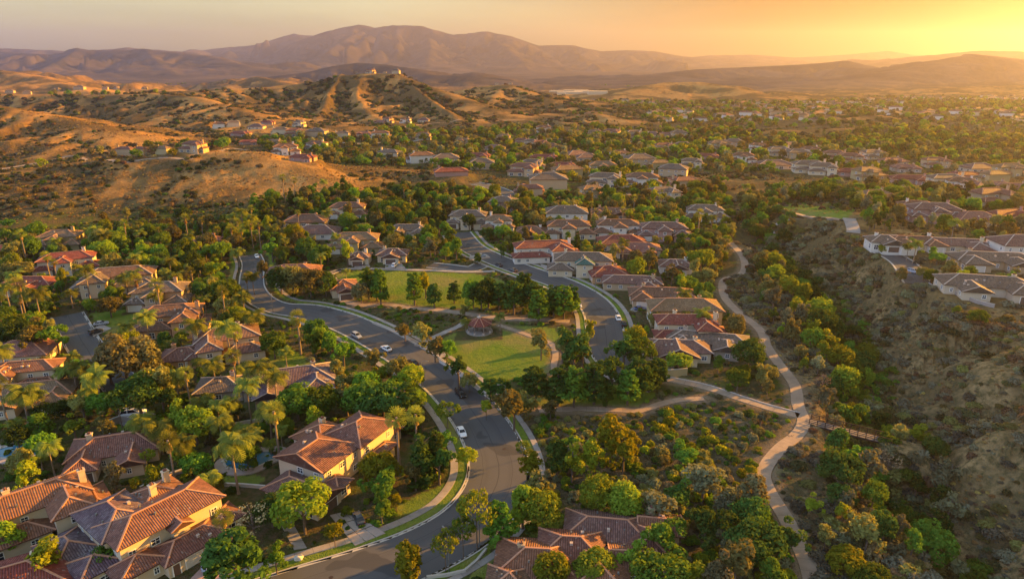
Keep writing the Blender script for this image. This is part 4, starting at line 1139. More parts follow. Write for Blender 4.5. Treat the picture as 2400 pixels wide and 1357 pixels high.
for pr in protos:
    if not pr[3]:
        for ch, sub in pr[1]:
            for g in sub: bpy.data.objects.remove(g)
            bpy.data.objects.remove(ch)
        bpy.data.objects.remove(pr[0])

# ------------------------------------------------------------------ leaves, crowns, trunks
def unit(v): return v / (np.linalg.norm(v, axis=-1, keepdims=True) + 1e-9)

def leaf_quads(P, N, s, rng, asp=1.5):
    n = len(P)
    t = unit(np.cross(N, rng.normal(size=(n, 3)))); b = np.cross(N, t)
    s = np.broadcast_to(s, (n,))[:, None]
    a = t * s * asp * .5; c = b * s * .5
    V = np.stack([P - a, P - c * .9 + N * s * .08, P + a, P + c * .9 + N * s * .08], 1).reshape(-1, 3)
    return V, np.arange(4 * n).reshape(n, 4)

def clump_leaves(C, r, per, size, rng, out_c, jit=.55, flat=1.0):
    """leaves over the outer faces of clumps; OUT_C: the crown's middle, so that leaves look outwards"""
    V = []; A = []
    for c, rr in zip(C, r):
        d = unit(rng.normal(size=(per * 2, 3))); o = unit(c - out_c + 1e-6)
        k = d @ o > -.35; d = d[k][:per]
        P = c + d * rr * np.array([1, 1, flat]) * rng.uniform(.72, 1.08, (len(d), 1))
        N = unit(d + jit * rng.normal(size=d.shape) + np.array([0, 0, .25]))
        v, q = leaf_quads(P, N, size * rng.uniform(.7, 1.3, len(P)), rng)
        V.append(v); A.append(np.repeat(np.clip(.5 * rng.random() + .5 * rng.random(len(P)), 0, 1), 4))
    V = np.vstack(V); return V, np.concatenate(A)

def leaf_mesh(name, V, A, mat):
    me = big_mesh(name, V, np.arange(len(V)).reshape(-1, 4), [mat])
    at = me.attributes.new('v', 'FLOAT', 'POINT'); at.data.foreach_set('value', A.astype(np.float32))
    return me

def sphere_dirs(n, rng, zmin=-.5):
    k = np.arange(n) + .5; z = 1 - (1 - zmin) * k / n; ph = k * 2.39996 + rng.uniform(0, 6)
    s = np.sqrt(1 - z * z); return unit(np.column_stack([s * np.cos(ph), s * np.sin(ph), z]) + .25 * rng.normal(size=(n, 3)))

def crown_round(seed, rx=.42, rz=.36, cz=.62, K=36, per=88, size=.049, cr=(.10, .19), hollow=.0):
    rng = np.random.default_rng(seed); d = sphere_dirs(K, rng)
    ex = np.array([rx * rng.uniform(.9, 1.1), rx * rng.uniform(.9, 1.1), rz]); c0 = np.array([0, 0, cz])
    C = c0 + d * ex * rng.uniform(.55, .95, (K, 1)); r = rng.uniform(*cr, K)
    if hollow:
        keep = rng.random(K) > hollow; C, r = C[keep], r[keep]
    return clump_leaves(C, r, per, size, rng, c0 - np.array([0, 0, rz * .5]))

def crown_ragged(seed, rx=.36, rz=.38, cz=.6, K=30, per=66, size=.047):
    """uneven crown: boughs of different reach, holes between them"""
    rng = np.random.default_rng(seed); c0 = np.array([0, 0, cz]); C = []; r = []
    for k in range(9):
        d = unit(rng.normal(size=3) + np.array([0, 0, .35])); reach = rng.uniform(.6, 1.25)
        for j in range(rng.integers(2, 5)):
            t = reach * (j + 1.2) / 4.5; C.append(c0 + d * np.array([rx, rx, rz]) * t + rng.normal(0, .045, 3)); r.append(rng.uniform(.055, .135))
    return clump_leaves(np.array(C), np.array(r), per + 14, size, rng, c0 - np.array([0, 0, rz * .6]), .7)

def crown_pine(seed, w=.24, z0=.30, K=42, per=46, size=.045):
    rng = np.random.default_rng(seed); t = np.sort(rng.random(K)); z = z0 + (1 - z0 - .04) * t
    rad_ = w * (1 - .62 * t ** 1.4) * np.where(t < .15, .75, 1) * rng.uniform(.35, 1.05, K); ph = np.arange(K) * 2.4 + rng.uniform(-.4, .4, K)
    C = np.column_stack([rad_ * np.cos(ph), rad_ * np.sin(ph), z]); r = rng.uniform(.055, .105, K) * (1.15 - .5 * t)
    return clump_leaves(C, r, per, size, rng, np.array([0, 0, .45]), .6, .62)

def trunk_mesh(name, seed, h=.62, r=.022, limbs=5, spread=.24, z0=.3, mat='bark'):
    rnd = random.Random(seed); b = MB()
    b.tube([(0, 0, -.05), (rnd.uniform(-.01, .01), 0, h * .5), (rnd.uniform(-.02, .02), rnd.uniform(-.02, .02), h)], [r * 1.25, r, r * .5], 6)
    for k in range(limbs):
        a = k * 2.4 + rnd.random(); z = z0 + (h - z0) * rnd.random() * .8; e = spread * rnd.uniform(.6, 1.1)
        b.tube([(0, 0, z), (math.cos(a) * e * .5, math.sin(a) * e * .5, z + e * .45), (math.cos(a) * e, math.sin(a) * e, z + e * .8)], [r * .55, r * .38, r * .15], 5)
    return b.mesh(name, M[mat])

PROTO = {}      # kind -> [(trunk mesh, crown mesh, leaf name)]
def proto(kind, trunk, VA, leaf): PROTO.setdefault(kind, []).append((trunk, leaf_mesh('crown', VA[0], VA[1], L[leaf]), leaf))

tr_r = [trunk_mesh('trunk', 1), trunk_mesh('trunk', 2, .58, .026)]
shapes = [crown_round(11), crown_round(12, .40, .37, .60, 32), crown_round(13, .34, .42, .56, 36), crown_round(14, .46, .30, .66, 34), crown_round(15, .36, .36, .62, 28, 90, .05, (.09, .20), .2)]
shapes += [crown_ragged(16), crown_ragged(17, .30, .46, .56), crown_ragged(18, .46, .32, .64), crown_ragged(19, .38, .40, .58), crown_round(20, .22, .46, .52, 30, 54, .055, (.08, .14))]
for i, sh in enumerate(shapes):
    for leaf in ('green', 'dark', 'bright', 'yellow', 'olive', 'brown'):
        if leaf in ('yellow', 'brown') and i in (1, 3, 8): continue
        proto('round_' + leaf, tr_r[i % 2], sh, leaf)
tr_p = [trunk_mesh('trunk', 5, .93, .016, 9, .15, .3), trunk_mesh('trunk', 6, .90, .018, 9, .17, .28)]
for i, a in enumerate([(21, .24, .28), (22, .20, .22), (23, .27, .36)]):
    sh = crown_pine(*a)
    proto('pine', tr_p[i % 2], sh, 'dark'); proto('pine_green', tr_p[i % 2], sh, 'green')
sh = crown_pine(25, .15, .06, 44, 44, .042); proto('conifer', tr_p[0], sh, 'dark'); proto('conifer', tr_p[0], sh, 'green')
tr_e = [trunk_mesh('trunk', 8, .80, .018, 7, .22, .3), trunk_mesh('trunk', 9, .78, .018, 7, .2, .34)]
for i, a in enumerate([(31, .30, .42, .55), (32, .34, .38, .58), (33, .26, .44, .54)]):
    sh = crown_ragged(a[0], a[1] * 1.05, a[2] * 1.05, a[3], 30, 42, .048)
    proto('gum_olive', tr_e[i % 2], sh, 'olive'); proto('gum_grey', tr_e[i % 2], sh, 'greygreen'); proto('gum_yellow', tr_e[i % 2], sh, 'yellow')
sh = crown_round(41, .34, .26, .70, 22, 34, .045, (.06, .11), .1)
tr_s = trunk_mesh('trunk', 12, .72, .012, 5, .2, .45); proto('young', tr_s, sh, 'bright'); proto('young', tr_s, sh, 'green'); proto('young', tr_s, crown_round(42, .25, .30, .66, 22, 34, .05, (.07, .12)), 'yellow')
tr_d = trunk_mesh('trunk', 14, .75, .020, 16, .30, .22); proto('bare', tr_d, crown_round(43, .36, .30, .62, 20, 12, .035, (.07, .12)), 'tan')

def frond_leaves(rng, base, az, el0, length, droop, width, n, lw):
    """one feather frond: leaflets either side of an arching rib"""
    d = np.array([math.cos(az), math.sin(az), 0.0]); s = np.array([-math.sin(az), math.cos(az), 0.0]); V = []
    p = np.array(base, float); el = el0; pts = []
    for k in range(n + 1):
        pts.append(p.copy()); p = p + (d * math.cos(el) + np.array([0, 0, math.sin(el)])) * length / n; el -= droop / n
    for k in range(n):
        a, b = pts[k], pts[k + 1]; t = (k + .5) / n; w = width * math.sin(math.pi * min(1, .12 + t * .9)) ** .7 + .05
        for sg in (-1, 1):
            e = (s * sg * w + (b - a) * 1.2 + np.array([0, 0, -w * .45])); m = (b - a) * lw
            V.append(np.stack([a, a + m, a + m * .9 + e, a + m * .3 + e]))
    return np.vstack(V)

def palm_feather(seed, H=8.0, nf=24, fl=3.3):
    rng = np.random.default_rng(seed); V = []
    for k in range(nf):
        V.append(frond_leaves(rng, (0, 0, H), k * 2.4, rng.uniform(.1, 1.25), fl * rng.uniform(.8, 1.1), rng.uniform(1.4, 2.2), 1.0, 11, .85))
    V = np.vstack(V); return V, np.repeat(rng.random(len(V) // 4), 4)
def palm_fan(seed, H=11.0, nf=40, R_=1.9):
    rng = np.random.default_rng(seed); V = []; A = []
    for k in range(nf):
        az = k * 2.4; el = rng.uniform(-.7, 1.3); d = np.array([math.cos(az) * math.cos(el), math.sin(az) * math.cos(el), math.sin(el)]); c = np.array([0, 0, H]) + d * R_ * .55
        s = unit(np.cross(d, [0, 0, 1.0])); u = np.cross(s, d)
        for j in range(7):
            a = (j - 3) * .36; e = d * math.cos(a) + s * math.sin(a); w = (s * math.cos(a) - d * math.sin(a)) * .10
            tip = c + e * R_ * .75 + np.array([0, 0, -.25 * abs(a) - .1]); V.append(np.stack([c - w * .3, c + w * .3, tip + w * .7, tip - w * .7])); A.append(.35 + .65 * rng.random())
    return np.vstack(V), np.repeat(np.array(A), 4)
def palm_skirt(seed, H, n=60, R_=.9, dep=2.0):
    rng = np.random.default_rng(seed); V = []
    for k in range(n):
        az = k * 2.4; r = R_ * rng.uniform(.35, .8); z = H - rng.uniform(.2, dep); d = np.array([math.cos(az), math.sin(az), 0]); s = np.array([-math.sin(az), math.cos(az), 0]) * .22
        a = np.array([0, 0, z]) + d * .2; e = np.array([0, 0, z - rng.uniform(.7, 1.2)]) + d * r
        V.append(np.stack([a - s, a + s, e + s, e - s]))
    V = np.vstack(V); return V, np.repeat(rng.random(len(V) // 4), 4)
def palm_trunk(seed, H, r0=.26, r1=.16):
    rnd = random.Random(seed); b = MB(); ox, oy = rnd.uniform(-.3, .3), rnd.uniform(-.3, .3)
    b.tube([(0, 0, -.4), (0, 0, .5), (ox * .3, oy * .3, H * .35), (ox * .4, oy * .4, H * .7), (0, 0, H)], [r0 * 1.5, r0, r1 * 1.15, r1, r1 * 1.2], 7)
    return b.mesh('trunk', M['palmbark'])
PALM = {}
for k, (H, f) in enumerate([(7.5, 3.9), (9.5, 4.2), (5.5, 3.4)]):
    V, A = palm_feather(60 + k, H, 26, f); PALM.setdefault('feather', []).append((palm_trunk(k, H), leaf_mesh('fronds', V, A, L['palm']), None))
for k, H in enumerate([11.0, 13.0]):
    V, A = palm_fan(70 + k, H); V2, A2 = palm_skirt(80 + k, H); PALM.setdefault('fan', []).append((palm_trunk(9 + k, H, .30, .2), leaf_mesh('fronds', V, A, L['palm']), leaf_mesh('dead_skirt', V2, A2, L['palmdry'])))

def bush_shape(seed, K=13, per=40, size=.17, flat=.75, hollow=0):
    rng = np.random.default_rng(seed); d = sphere_dirs(K, rng, -.1); C = d * np.array([.62, .62, .55 * flat]) * rng.uniform(.6, 1, (K, 1)) + np.array([0, 0, .36]); r = rng.uniform(.26, .44, K)
    return clump_leaves(C, r, per, size, rng, np.array([0, 0, .0]), .6, .85)
BUSH = {}
for leaf in ('green', 'dark', 'bright', 'olive', 'greygreen', 'yellow', 'sage', 'scrub', 'drybush', 'brown', 'straw'):
    for k in range(2):
        VA = bush_shape(100 + k + 7 * len(BUSH), 12, 34 if leaf in ('sage', 'scrub', 'drybush', 'straw') else 44, .19); BUSH.setdefault(leaf, []).append(leaf_mesh('bush', VA[0], VA[1], L[leaf]))
def far_tree(seed, leaf, rx=.40, rz=.40, cz=.55, pine=False):
    VA = crown_pine(seed, .24, .2, 20, 14, .085) if pine else crown_round(seed, rx, rz, cz, 16, 20, .12, (.13, .22))
    me = leaf_mesh('tree', VA[0], VA[1], L[leaf]); me.materials.append(M['bark'])
    bm = bmesh.new(); bm.from_mesh(me); q = bmesh.ops.create_cone(bm, cap_ends=False, segments=5, radius1=.03, radius2=.015, depth=.6, matrix=Matrix.Translation((0, 0, .25)))
    for f in {f for v in q['verts'] for f in v.link_faces}: f.material_index = 1
    bm.to_mesh(me); bm.free(); return me
FART = {}
for k, (leaf, kw) in enumerate([('green', {}), ('dark', {}), ('bright', {}), ('olive', dict(rx=.32, rz=.44)), ('greygreen', dict(rx=.30, rz=.46)), ('yellow', {}), ('dark', dict(pine=True)), ('green', dict(rx=.46, rz=.34)), ('olive', dict(rx=.44, rz=.36)), ('brown', {})]):
    FART.setdefault(leaf, []).append(far_tree(200 + k, leaf, **kw))

# ------------------------------------------------------------------ placing single plants
KEEP, KEEPH = blank(), blank()          # what trees in front must not hide
for k in ('main', 'east', 'trail', 'west', 'loop', 'ramp'): mark_line(KEEP, SIMPLE[k][:int(len(SIMPLE[k]) * .74)] if k == 'main' else SIMPLE[k][int(len(SIMPLE[k]) * .3):] if k == 'east' else SIMPLE[k], WID[k] / 2 + .5)
KEEP |= LAWN
for pl in PLOTS: mark_plot(KEEPH, pl, -2.0)
TAKEN = {}
def free(x, y, d):
    g = 4.0; i, j = int(x // g), int(y // g); m = int(d // g) + 1
    for a in range(i - m, i + m + 1):
        for b in range(j - m, j + m + 1):
            for (u, v, e) in TAKEN.get((a, b), ()):
                if (u - x) ** 2 + (v - y) ** 2 < (.5 * (d + e)) ** 2: return False
    return True
def take(x, y, d): TAKEN.setdefault((int(x // 4), int(y // 4)), []).append((x, y, d))

WORDS = {'green': 'mid-green', 'dark': 'dark green', 'bright': 'bright green', 'yellow': 'yellow-green', 'olive': 'olive', 'greygreen': 'grey-green', 'brown': 'bronze-leaved', 'tan': 'bare tan', 'palm': '', 'sage': 'sage-grey', 'scrub': 'dull green', 'drybush': 'dry brown'}
SIZES = lambda h, lo, hi: 'small' if h < lo else 'tall' if h > hi else ''
prnd = random.Random(77)
COUNT = {}
def plant(kind, x, y, H, spread=1.0, z=None):
    z = hz(x, y) if z is None else z
    tm, cm, leaf = prnd.choice(PROTO[kind])
    nm_r = {'dark': 'dark_tree', 'green': 'shade_tree', 'bright': 'bright_tree', 'yellow': 'golden_tree', 'olive': 'olive_green_tree', 'brown': 'bronze_tree'}.get(leaf, 'shade_tree')  # round trees told apart only by leaf colour, not by real species
    fam, nm, one, many = {'r': ('round', nm_r, 'round tree', 'round trees'), 'p': ('pine', 'pine_tree', 'pine', 'pines'), 'c': ('pine', 'conifer_tree', 'conifer', 'conifers'), 'g': ('gum', 'eucalyptus_tree', 'loose-crowned tree', 'loose-crowned trees'), 'y': ('young', 'young_tree', 'thin young tree', 'thin young trees'), 'b': ('bare', 'dry_tree', 'dry tree', 'dry trees')}[kind[0]]
    root = add(nm, None, None, (x, y, z), prnd.uniform(0, 6.28), (H * spread * prnd.uniform(.92, 1.08), H * spread * prnd.uniform(.92, 1.08), H))
    add('trunk', tm, root); add('crown', cm, root)
    reg(root, f'{SIZES(H, 5.5, 10)} {WORDS[leaf]}'.strip(), one, many, 'tree', many + ' of the neighbourhood')
    COUNT[nm] = COUNT.get(nm, 0) + 1; take(x, y, H * .55 * spread)
    return root
def palm(kind, x, y, s=1.0, v=None):
    tm, fm, sk = PALM[kind][v] if v is not None else prnd.choice(PALM[kind])
    root = add('palm_tree', None, None, (x, y, hz(x, y)), prnd.uniform(0, 6.28), s)
    add('trunk', tm, root); add('fronds', fm, root)
    if sk: add('dead_skirt', sk, root)
    reg(root, 'tall' if kind == 'fan' else ('short' if s < .8 else 'feathery'), {'fan': 'fan palm', 'feather': 'feather palm'}[kind], {'fan': 'fan palms', 'feather': 'feather palms'}[kind], 'palm', 'palms of the neighbourhood')
    take(x, y, 2.5)
def bush(leaf, x, y, r, h=None, z=None):
    o = add('bush', prnd.choice(BUSH[leaf]), None, (x, y, (hz(x, y) if z is None else z) - .08), prnd.uniform(0, 6.28), (r, r * prnd.uniform(.85, 1.15), (h or r) * prnd.uniform(.85, 1.15)))
    reg(o, f'{"big" if r > 1.9 else "small"} {WORDS[leaf]}', 'bush', 'bushes', 'bush', 'garden and canyon bushes')
    COUNT['bush'] = COUNT.get('bush', 0) + 1; take(x, y, r * 1.2)
def foot(px, py):
    p = G(px, py); return p[0], p[1]

# trees that stand out in the photograph: foot in the picture, kind, height, spread
for px, py, kind, H, sp in [
    (716, 1252, 'round_bright', 11.0, 1.08), (893, 1148, 'round_yellow', 9.0, .95), (990, 1140, 'conifer', 13.0, 1.25), (1022, 1120, 'pine', 12.0, 1.0), (955, 1010, 'conifer', 13.5, 1.5), (975, 1150, 'round_olive', 8.0, .9), (1030, 1135, 'round_dark', 9.5, .9), (935, 985, 'round_green', 10, 1.1),
    (896, 1232, 'round_green', 7.0, .8), (930, 1205, 'young', 5.0, 1.0), (786, 1282, 'young', 5.5, 1.2), (650, 1345, 'round_green', 6.0, 1.0), (560, 1395, 'pine', 13.0, 1.55), (598, 1268, 'bare', 8.5, 1.1), (640, 1235, 'round_dark', 6.5, 1.2),
    (30, 1300, 'round_bright', 8.0, 1.2), (122, 1362, 'gum_yellow', 9.0, 1.2), (250, 1345, 'round_green', 5.5, 1.0), (275, 1160, 'gum_grey', 7.5, 1.2), (350, 1100, 'young', 5.0, 1.1),
    (1050, 1005, 'young', 7.5, 1.1), (1095, 1112, 'young', 7.0, 1.2), (1118, 1286, 'young', 13.0, .75), (1086, 1308, 'young', 9.5, .75), (960, 1372, 'round_yellow', 9.0, 1.0), (1045, 1340, 'young', 9.0, .8), (1172, 1282, 'pine_green', 10.0, 1.2), (1225, 1240, 'round_bright', 10.0, .95), (1270, 1245, 'round_bright', 9.0, 1.0),
    (1205, 1010, 'gum_olive', 12.5, 1.15), (1235, 985, 'gum_olive', 9.0, 1.1), (1140, 985, 'young', 6.0, 1.0), (1242, 1130, 'gum_yellow', 7.5, 1.3), (1262, 1180, 'gum_olive', 8.0, 1.3), (1225, 1075, 'young', 4.5, 1.1),
    (1305, 1125, 'round_dark', 11.0, 1.0), (1340, 1135, 'gum_yellow', 10.5, 1.0), (1385, 1130, 'gum_yellow', 10.5, .95), (1430, 1100, 'gum_yellow', 13.5, 1.0), (1460, 1115, 'round_yellow', 10.0, .8), (1480, 1085, 'gum_yellow', 8.0, .9),
    (1395, 1210, 'round_bright', 9.0, 1.0), (1460, 1225, 'round_bright', 8.5, 1.2), (1540, 1240, 'gum_grey', 9.0, 1.4), (1600, 1100, 'round_green', 6.5, 1.4), (1645, 1180, 'gum_grey', 10.0, 1.4), (1590, 1210, 'round_dark', 8.0, 1.2), (1700, 1230, 'gum_grey', 7.5, 1.3), (1660, 1290, 'round_dark', 9.0, 1.2), (1560, 1320, 'round_green', 9.0, 1.2), (1480, 1350, 'round_bright', 7.0, 1.2), (1390, 1372, 'round_bright', 7.0, 1.2), (1290, 1385, 'round_bright', 7.5, 1.0), (1610, 1390, 'gum_yellow', 8.0, 1.3), (1720, 1380, 'gum_olive', 10.0, 1.1), (1760, 1330, 'round_dark', 9.0, 1.3), (1840, 1310, 'round_dark', 8.0, 1.1), (1800, 1390, 'round_green', 8.0, 1.1), (1700, 1330, 'round_brown', 7.0, 1.0), (1775, 1170, 'bare', 4.0, 1.2), (1680, 1405, 'round_brown', 9.0, .9), (1545, 1400, 'round_green', 8.0, 1.2),
    (1782, 1000, 'gum_grey', 5.0, 1.2), (1900, 1212, 'round_yellow', 5.0, 1.1), (1975, 1352, 'round_yellow', 6.0, 1.2), (1975, 935, 'round_bright', 10.0, 1.0), (2010, 930, 'round_bright', 7.5, 1.1), (1815, 665, 'round_bright', 8.0, 1.0), (1860, 745, 'gum_yellow', 8.5, 1.1), (1925, 855, 'round_bright', 8.5, 1.0), (1990, 905, 'round_green', 8.5, 1.1), (2020, 960, 'round_bright', 6.0, 1.2), (1830, 690, 'gum_olive', 8.0, 1.1), (1845, 700, 'round_bright', 9.0, 1.0), (1878, 720, 'round_bright', 9.5, .9), (1900, 800, 'gum_yellow', 9.0, 1.1), (1935, 830, 'gum_yellow', 9.0, 1.1), (1880, 790, 'gum_olive', 8.0, 1.1), (1840, 770, 'gum_grey', 7.0, 1.2), (1800, 720, 'gum_grey', 7.5, 1.2), (1765, 690, 'gum_olive', 6.0, 1.1), (1960, 870, 'round_bright', 8.0, 1.1), (1915, 880, 'gum_grey', 7.0, 1.2), (1870, 850, 'gum_olive', 6.5, 1.3), (1945, 780, 'round_dark', 8.0, 1.1), (1960, 800, 'round_green', 7.0, 1.0),
    (2070, 1150, 'bare', 7.5, 1.2), (1925, 920, 'bare', 5.5, 1.2), (2110, 1240, 'round_dark', 6.5, 1.3), (2135, 1300, 'round_green', 6.0, 1.1), (2020, 1120, 'round_green', 6.0, 1.2), (2030, 1080, 'gum_olive', 5.0, 1.2), (2170, 1070, 'round_yellow', 5.0, .9), (2180, 1110, 'round_dark', 5.5, 1.2), (1968, 1240, 'young', 6.0, .9), (2030, 1380, 'round_green', 5.0, 1.3), (1930, 1290, 'gum_olive', 6, 1),
    (865, 702, 'pine_green', 13.0, 1.2), (884, 706, 'pine', 12.0, 1.2), (893, 717, 'pine_green', 15.0, 1.0), (848, 712, 'round_brown', 8.0, 1.2), (972, 716, 'pine_green', 13.5, 1.2), (998, 700, 'gum_yellow', 12.0, .9), (1018, 722, 'round_dark', 9.5, 1.1), (1065, 712, 'pine', 9.0, 1.3), (1110, 722, 'round_green', 10.5, 1.0), (1128, 728, 'round_dark', 10.5, 1.0), (1145, 722, 'pine', 12.5, 1.4), (1170, 726, 'pine', 11.0, 1.4), (1205, 738, 'pine', 13.0, 1.4), (1228, 715, 'pine', 13.0, 1.3), (1250, 735, 'pine', 12.0, 1.4), (1262, 760, 'pine_green', 13.5, 1.4), (1298, 742, 'pine', 12.0, 1.5), (1322, 748, 'pine_green', 12.5, 1.5), (1340, 735, 'pine', 11.0, 1.3), (1090, 745, 'gum_olive', 5.5, 1.1),
    (1268, 845, 'gum_olive', 11.0, 1.0), (1345, 882, 'round_dark', 15.0, 1.0), (1318, 870, 'round_olive', 13.0, .9), (1365, 862, 'gum_olive', 11.0, 1.1), (1382, 800, 'gum_yellow', 9.0, .9), (1180, 950, 'pine', 8.0, 1.5), (1150, 940, 'pine', 7.0, 1.5), (1250, 948, 'pine', 11.0, 1.3), (1308, 952, 'pine', 12.0, 1.4), (1345, 955, 'pine_green', 12.0, 1.4), (1392, 948, 'pine', 13.0, 1.5), (1432, 930, 'round_dark', 12.0, 1.1), (1470, 950, 'pine_green', 11.0, 1.3), (1490, 935, 'pine', 12.5, 1.5), (1420, 955, 'round_green', 7.0, 1.1), (1540, 905, 'pine', 9.0, 1.5), (1520, 920, 'pine', 10.0, 1.5), (1460, 870, 'round_dark', 11.0, 1.2), (1500, 862, 'round_green', 9.0, 1.2), (1290, 985, 'gum_olive', 6.0, 1.3),
    (1075, 905, 'round_dark', 9.0, 1.0), (1047, 845, 'round_green', 6.5, 1.0), (1100, 920, 'round_olive', 5.5, 1.0), (1020, 850, 'gum_olive', 10.0, 1.1), (990, 815, 'gum_olive', 8.5, 1.4), (950, 800, 'gum_olive', 7.0, 1.5), (965, 925, 'round_yellow', 8.5, 1.0), (932, 905, 'round_olive', 8.5, 1.1), (880, 870, 'round_olive', 7.5, 1.1), (826, 842, 'round_green', 6.0, 1.0), (775, 832, 'round_green', 8.0, 1.1), (742, 800, 'round_dark', 7.5, 1.2), (1488, 822, 'round_yellow', 8.0, 1.2), (1535, 770, 'round_olive', 6.0, 1.1),
    (300, 905, 'round_brown', 15.0, 1.05), (345, 895, 'round_brown', 13.0, 1.1), (262, 900, 'round_brown', 12.0, 1.1), (385, 960, 'round_olive', 13.5, 1.1), (335, 985, 'round_dark', 12.0, 1.1), (410, 985, 'round_dark', 10.0, 1.1), (90, 835, 'round_olive', 11.5, 1.2), (45, 825, 'round_dark', 10.0, 1.2), (140, 830, 'round_green', 10.0, 1.1), (645, 842, 'round_green', 8.5, 1.1), (535, 722, 'round_green', 11.0, 1.15), (505, 690, 'round_olive', 8.0, 1.1), (262, 745, 'round_olive', 7.5, 1.1), (130, 725, 'gum_yellow', 8.0, .9), (190, 900, 'round_green', 7.0, 1.1), (215, 912, 'round_bright', 6.0, 1.1), (200, 990, 'round_olive', 8.0, 1.2), (240, 985, 'round_green', 7.5, 1.1), (160, 990, 'round_dark', 7.0, 1.2), (120, 1000, 'round_dark', 6.5, 1.1), (430, 1095, 'gum_yellow', 7.5, 1.2), (390, 820, 'round_dark', 6.0, 1.0),
    (700, 985, 'round_green', 9.0, 1.2), (760, 985, 'round_green', 9.0, 1.2), (815, 975, 'round_olive', 10.0, 1.2), (860, 985, 'round_green', 10.0, 1.2), (900, 990, 'round_dark', 10.5, 1.2), (810, 930, 'round_olive', 8.0, 1.2), (860, 940, 'round_green', 8.0, 1.2), (790, 895, 'round_olive', 7.0, 1.1),
    (640, 615, 'round_green', 10.5, 1.1), (615, 655, 'gum_olive', 9.0, 1.0), (690, 690, 'round_olive', 11.5, 1.1), (660, 690, 'round_dark', 10.5, 1.2), (730, 700, 'round_olive', 12.0, 1.1), (765, 695, 'round_dark', 9.5, 1.1), (745, 625, 'round_dark', 10.5, 1.1), (720, 610, 'round_dark', 10.0, 1.1), (770, 620, 'round_green', 10.0, 1.0), (815, 625, 'gum_yellow', 13.0, .8), (700, 590, 'round_olive', 9.0, 1.0), (640, 505, 'round_dark', 12.0, 1.0), (620, 520, 'conifer', 15.0, 1.5), (600, 505, 'conifer', 13.0, 1.5), (648, 490, 'round_green', 9.0, 1.1),
    (1010, 605, 'gum_grey', 11.0, .9), (970, 600, 'round_olive', 8.5, 1.0), (1070, 615, 'round_green', 12.5, 1.0), (1058, 590, 'round_green', 11.0, 1.1), (1045, 565, 'round_green', 11.0, 1.1), (1120, 620, 'round_green', 5.5, 1.1), (1175, 605, 'round_green', 8.0, 1.0), (1210, 540, 'conifer', 11.0, 1.5), (1100, 540, 'round_dark', 9.0, .9), (1290, 480, 'conifer', 11.0, 1.8), (1255, 495, 'round_green', 9.0, 1.1), (1230, 500, 'round_yellow', 10.0, .9),
    (320, 640, 'round_bright', 8.0, 1.2), (340, 610, 'round_bright', 9.0, 1.2), (295, 600, 'round_green', 9.0, 1.1), (370, 615, 'round_bright', 8.0, 1.2), (390, 600, 'round_green', 7.0, 1.1), (450, 640, 'round_dark', 9.5, 1.1), (490, 600, 'round_olive', 10.5, 1.1), (520, 615, 'round_green', 9.5, 1.0), (440, 665, 'round_olive', 7.5, 1.0), (250, 530, 'gum_olive', 9.0, 1.1), (300, 520, 'gum_olive', 9.0, 1.1), (350, 525, 'round_olive', 8.0, 1.2), (430, 520, 'round_dark', 8.0, 1.2), (20, 550, 'round_green', 9.0, 1.1), (15, 640, 'round_olive', 8.0, 1.1),
    (2105, 690, 'round_olive', 6.0, 1.1), (2180, 665, 'round_green', 6.0, 1.1), (2165, 650, 'round_olive', 5.0, 1.2), (2290, 760, 'round_green', 4.5, 1.5), (2240, 740, 'round_bright', 3.5, 1.6), (2065, 608, 'round_yellow', 4.5, 1.1), (2195, 620, 'round_green', 5.0, 1.2), (2000, 790, 'round_dark', 4.5, 1.4),
]:
    x, y = foot(px, py); plant(kind, x, y, H, sp)

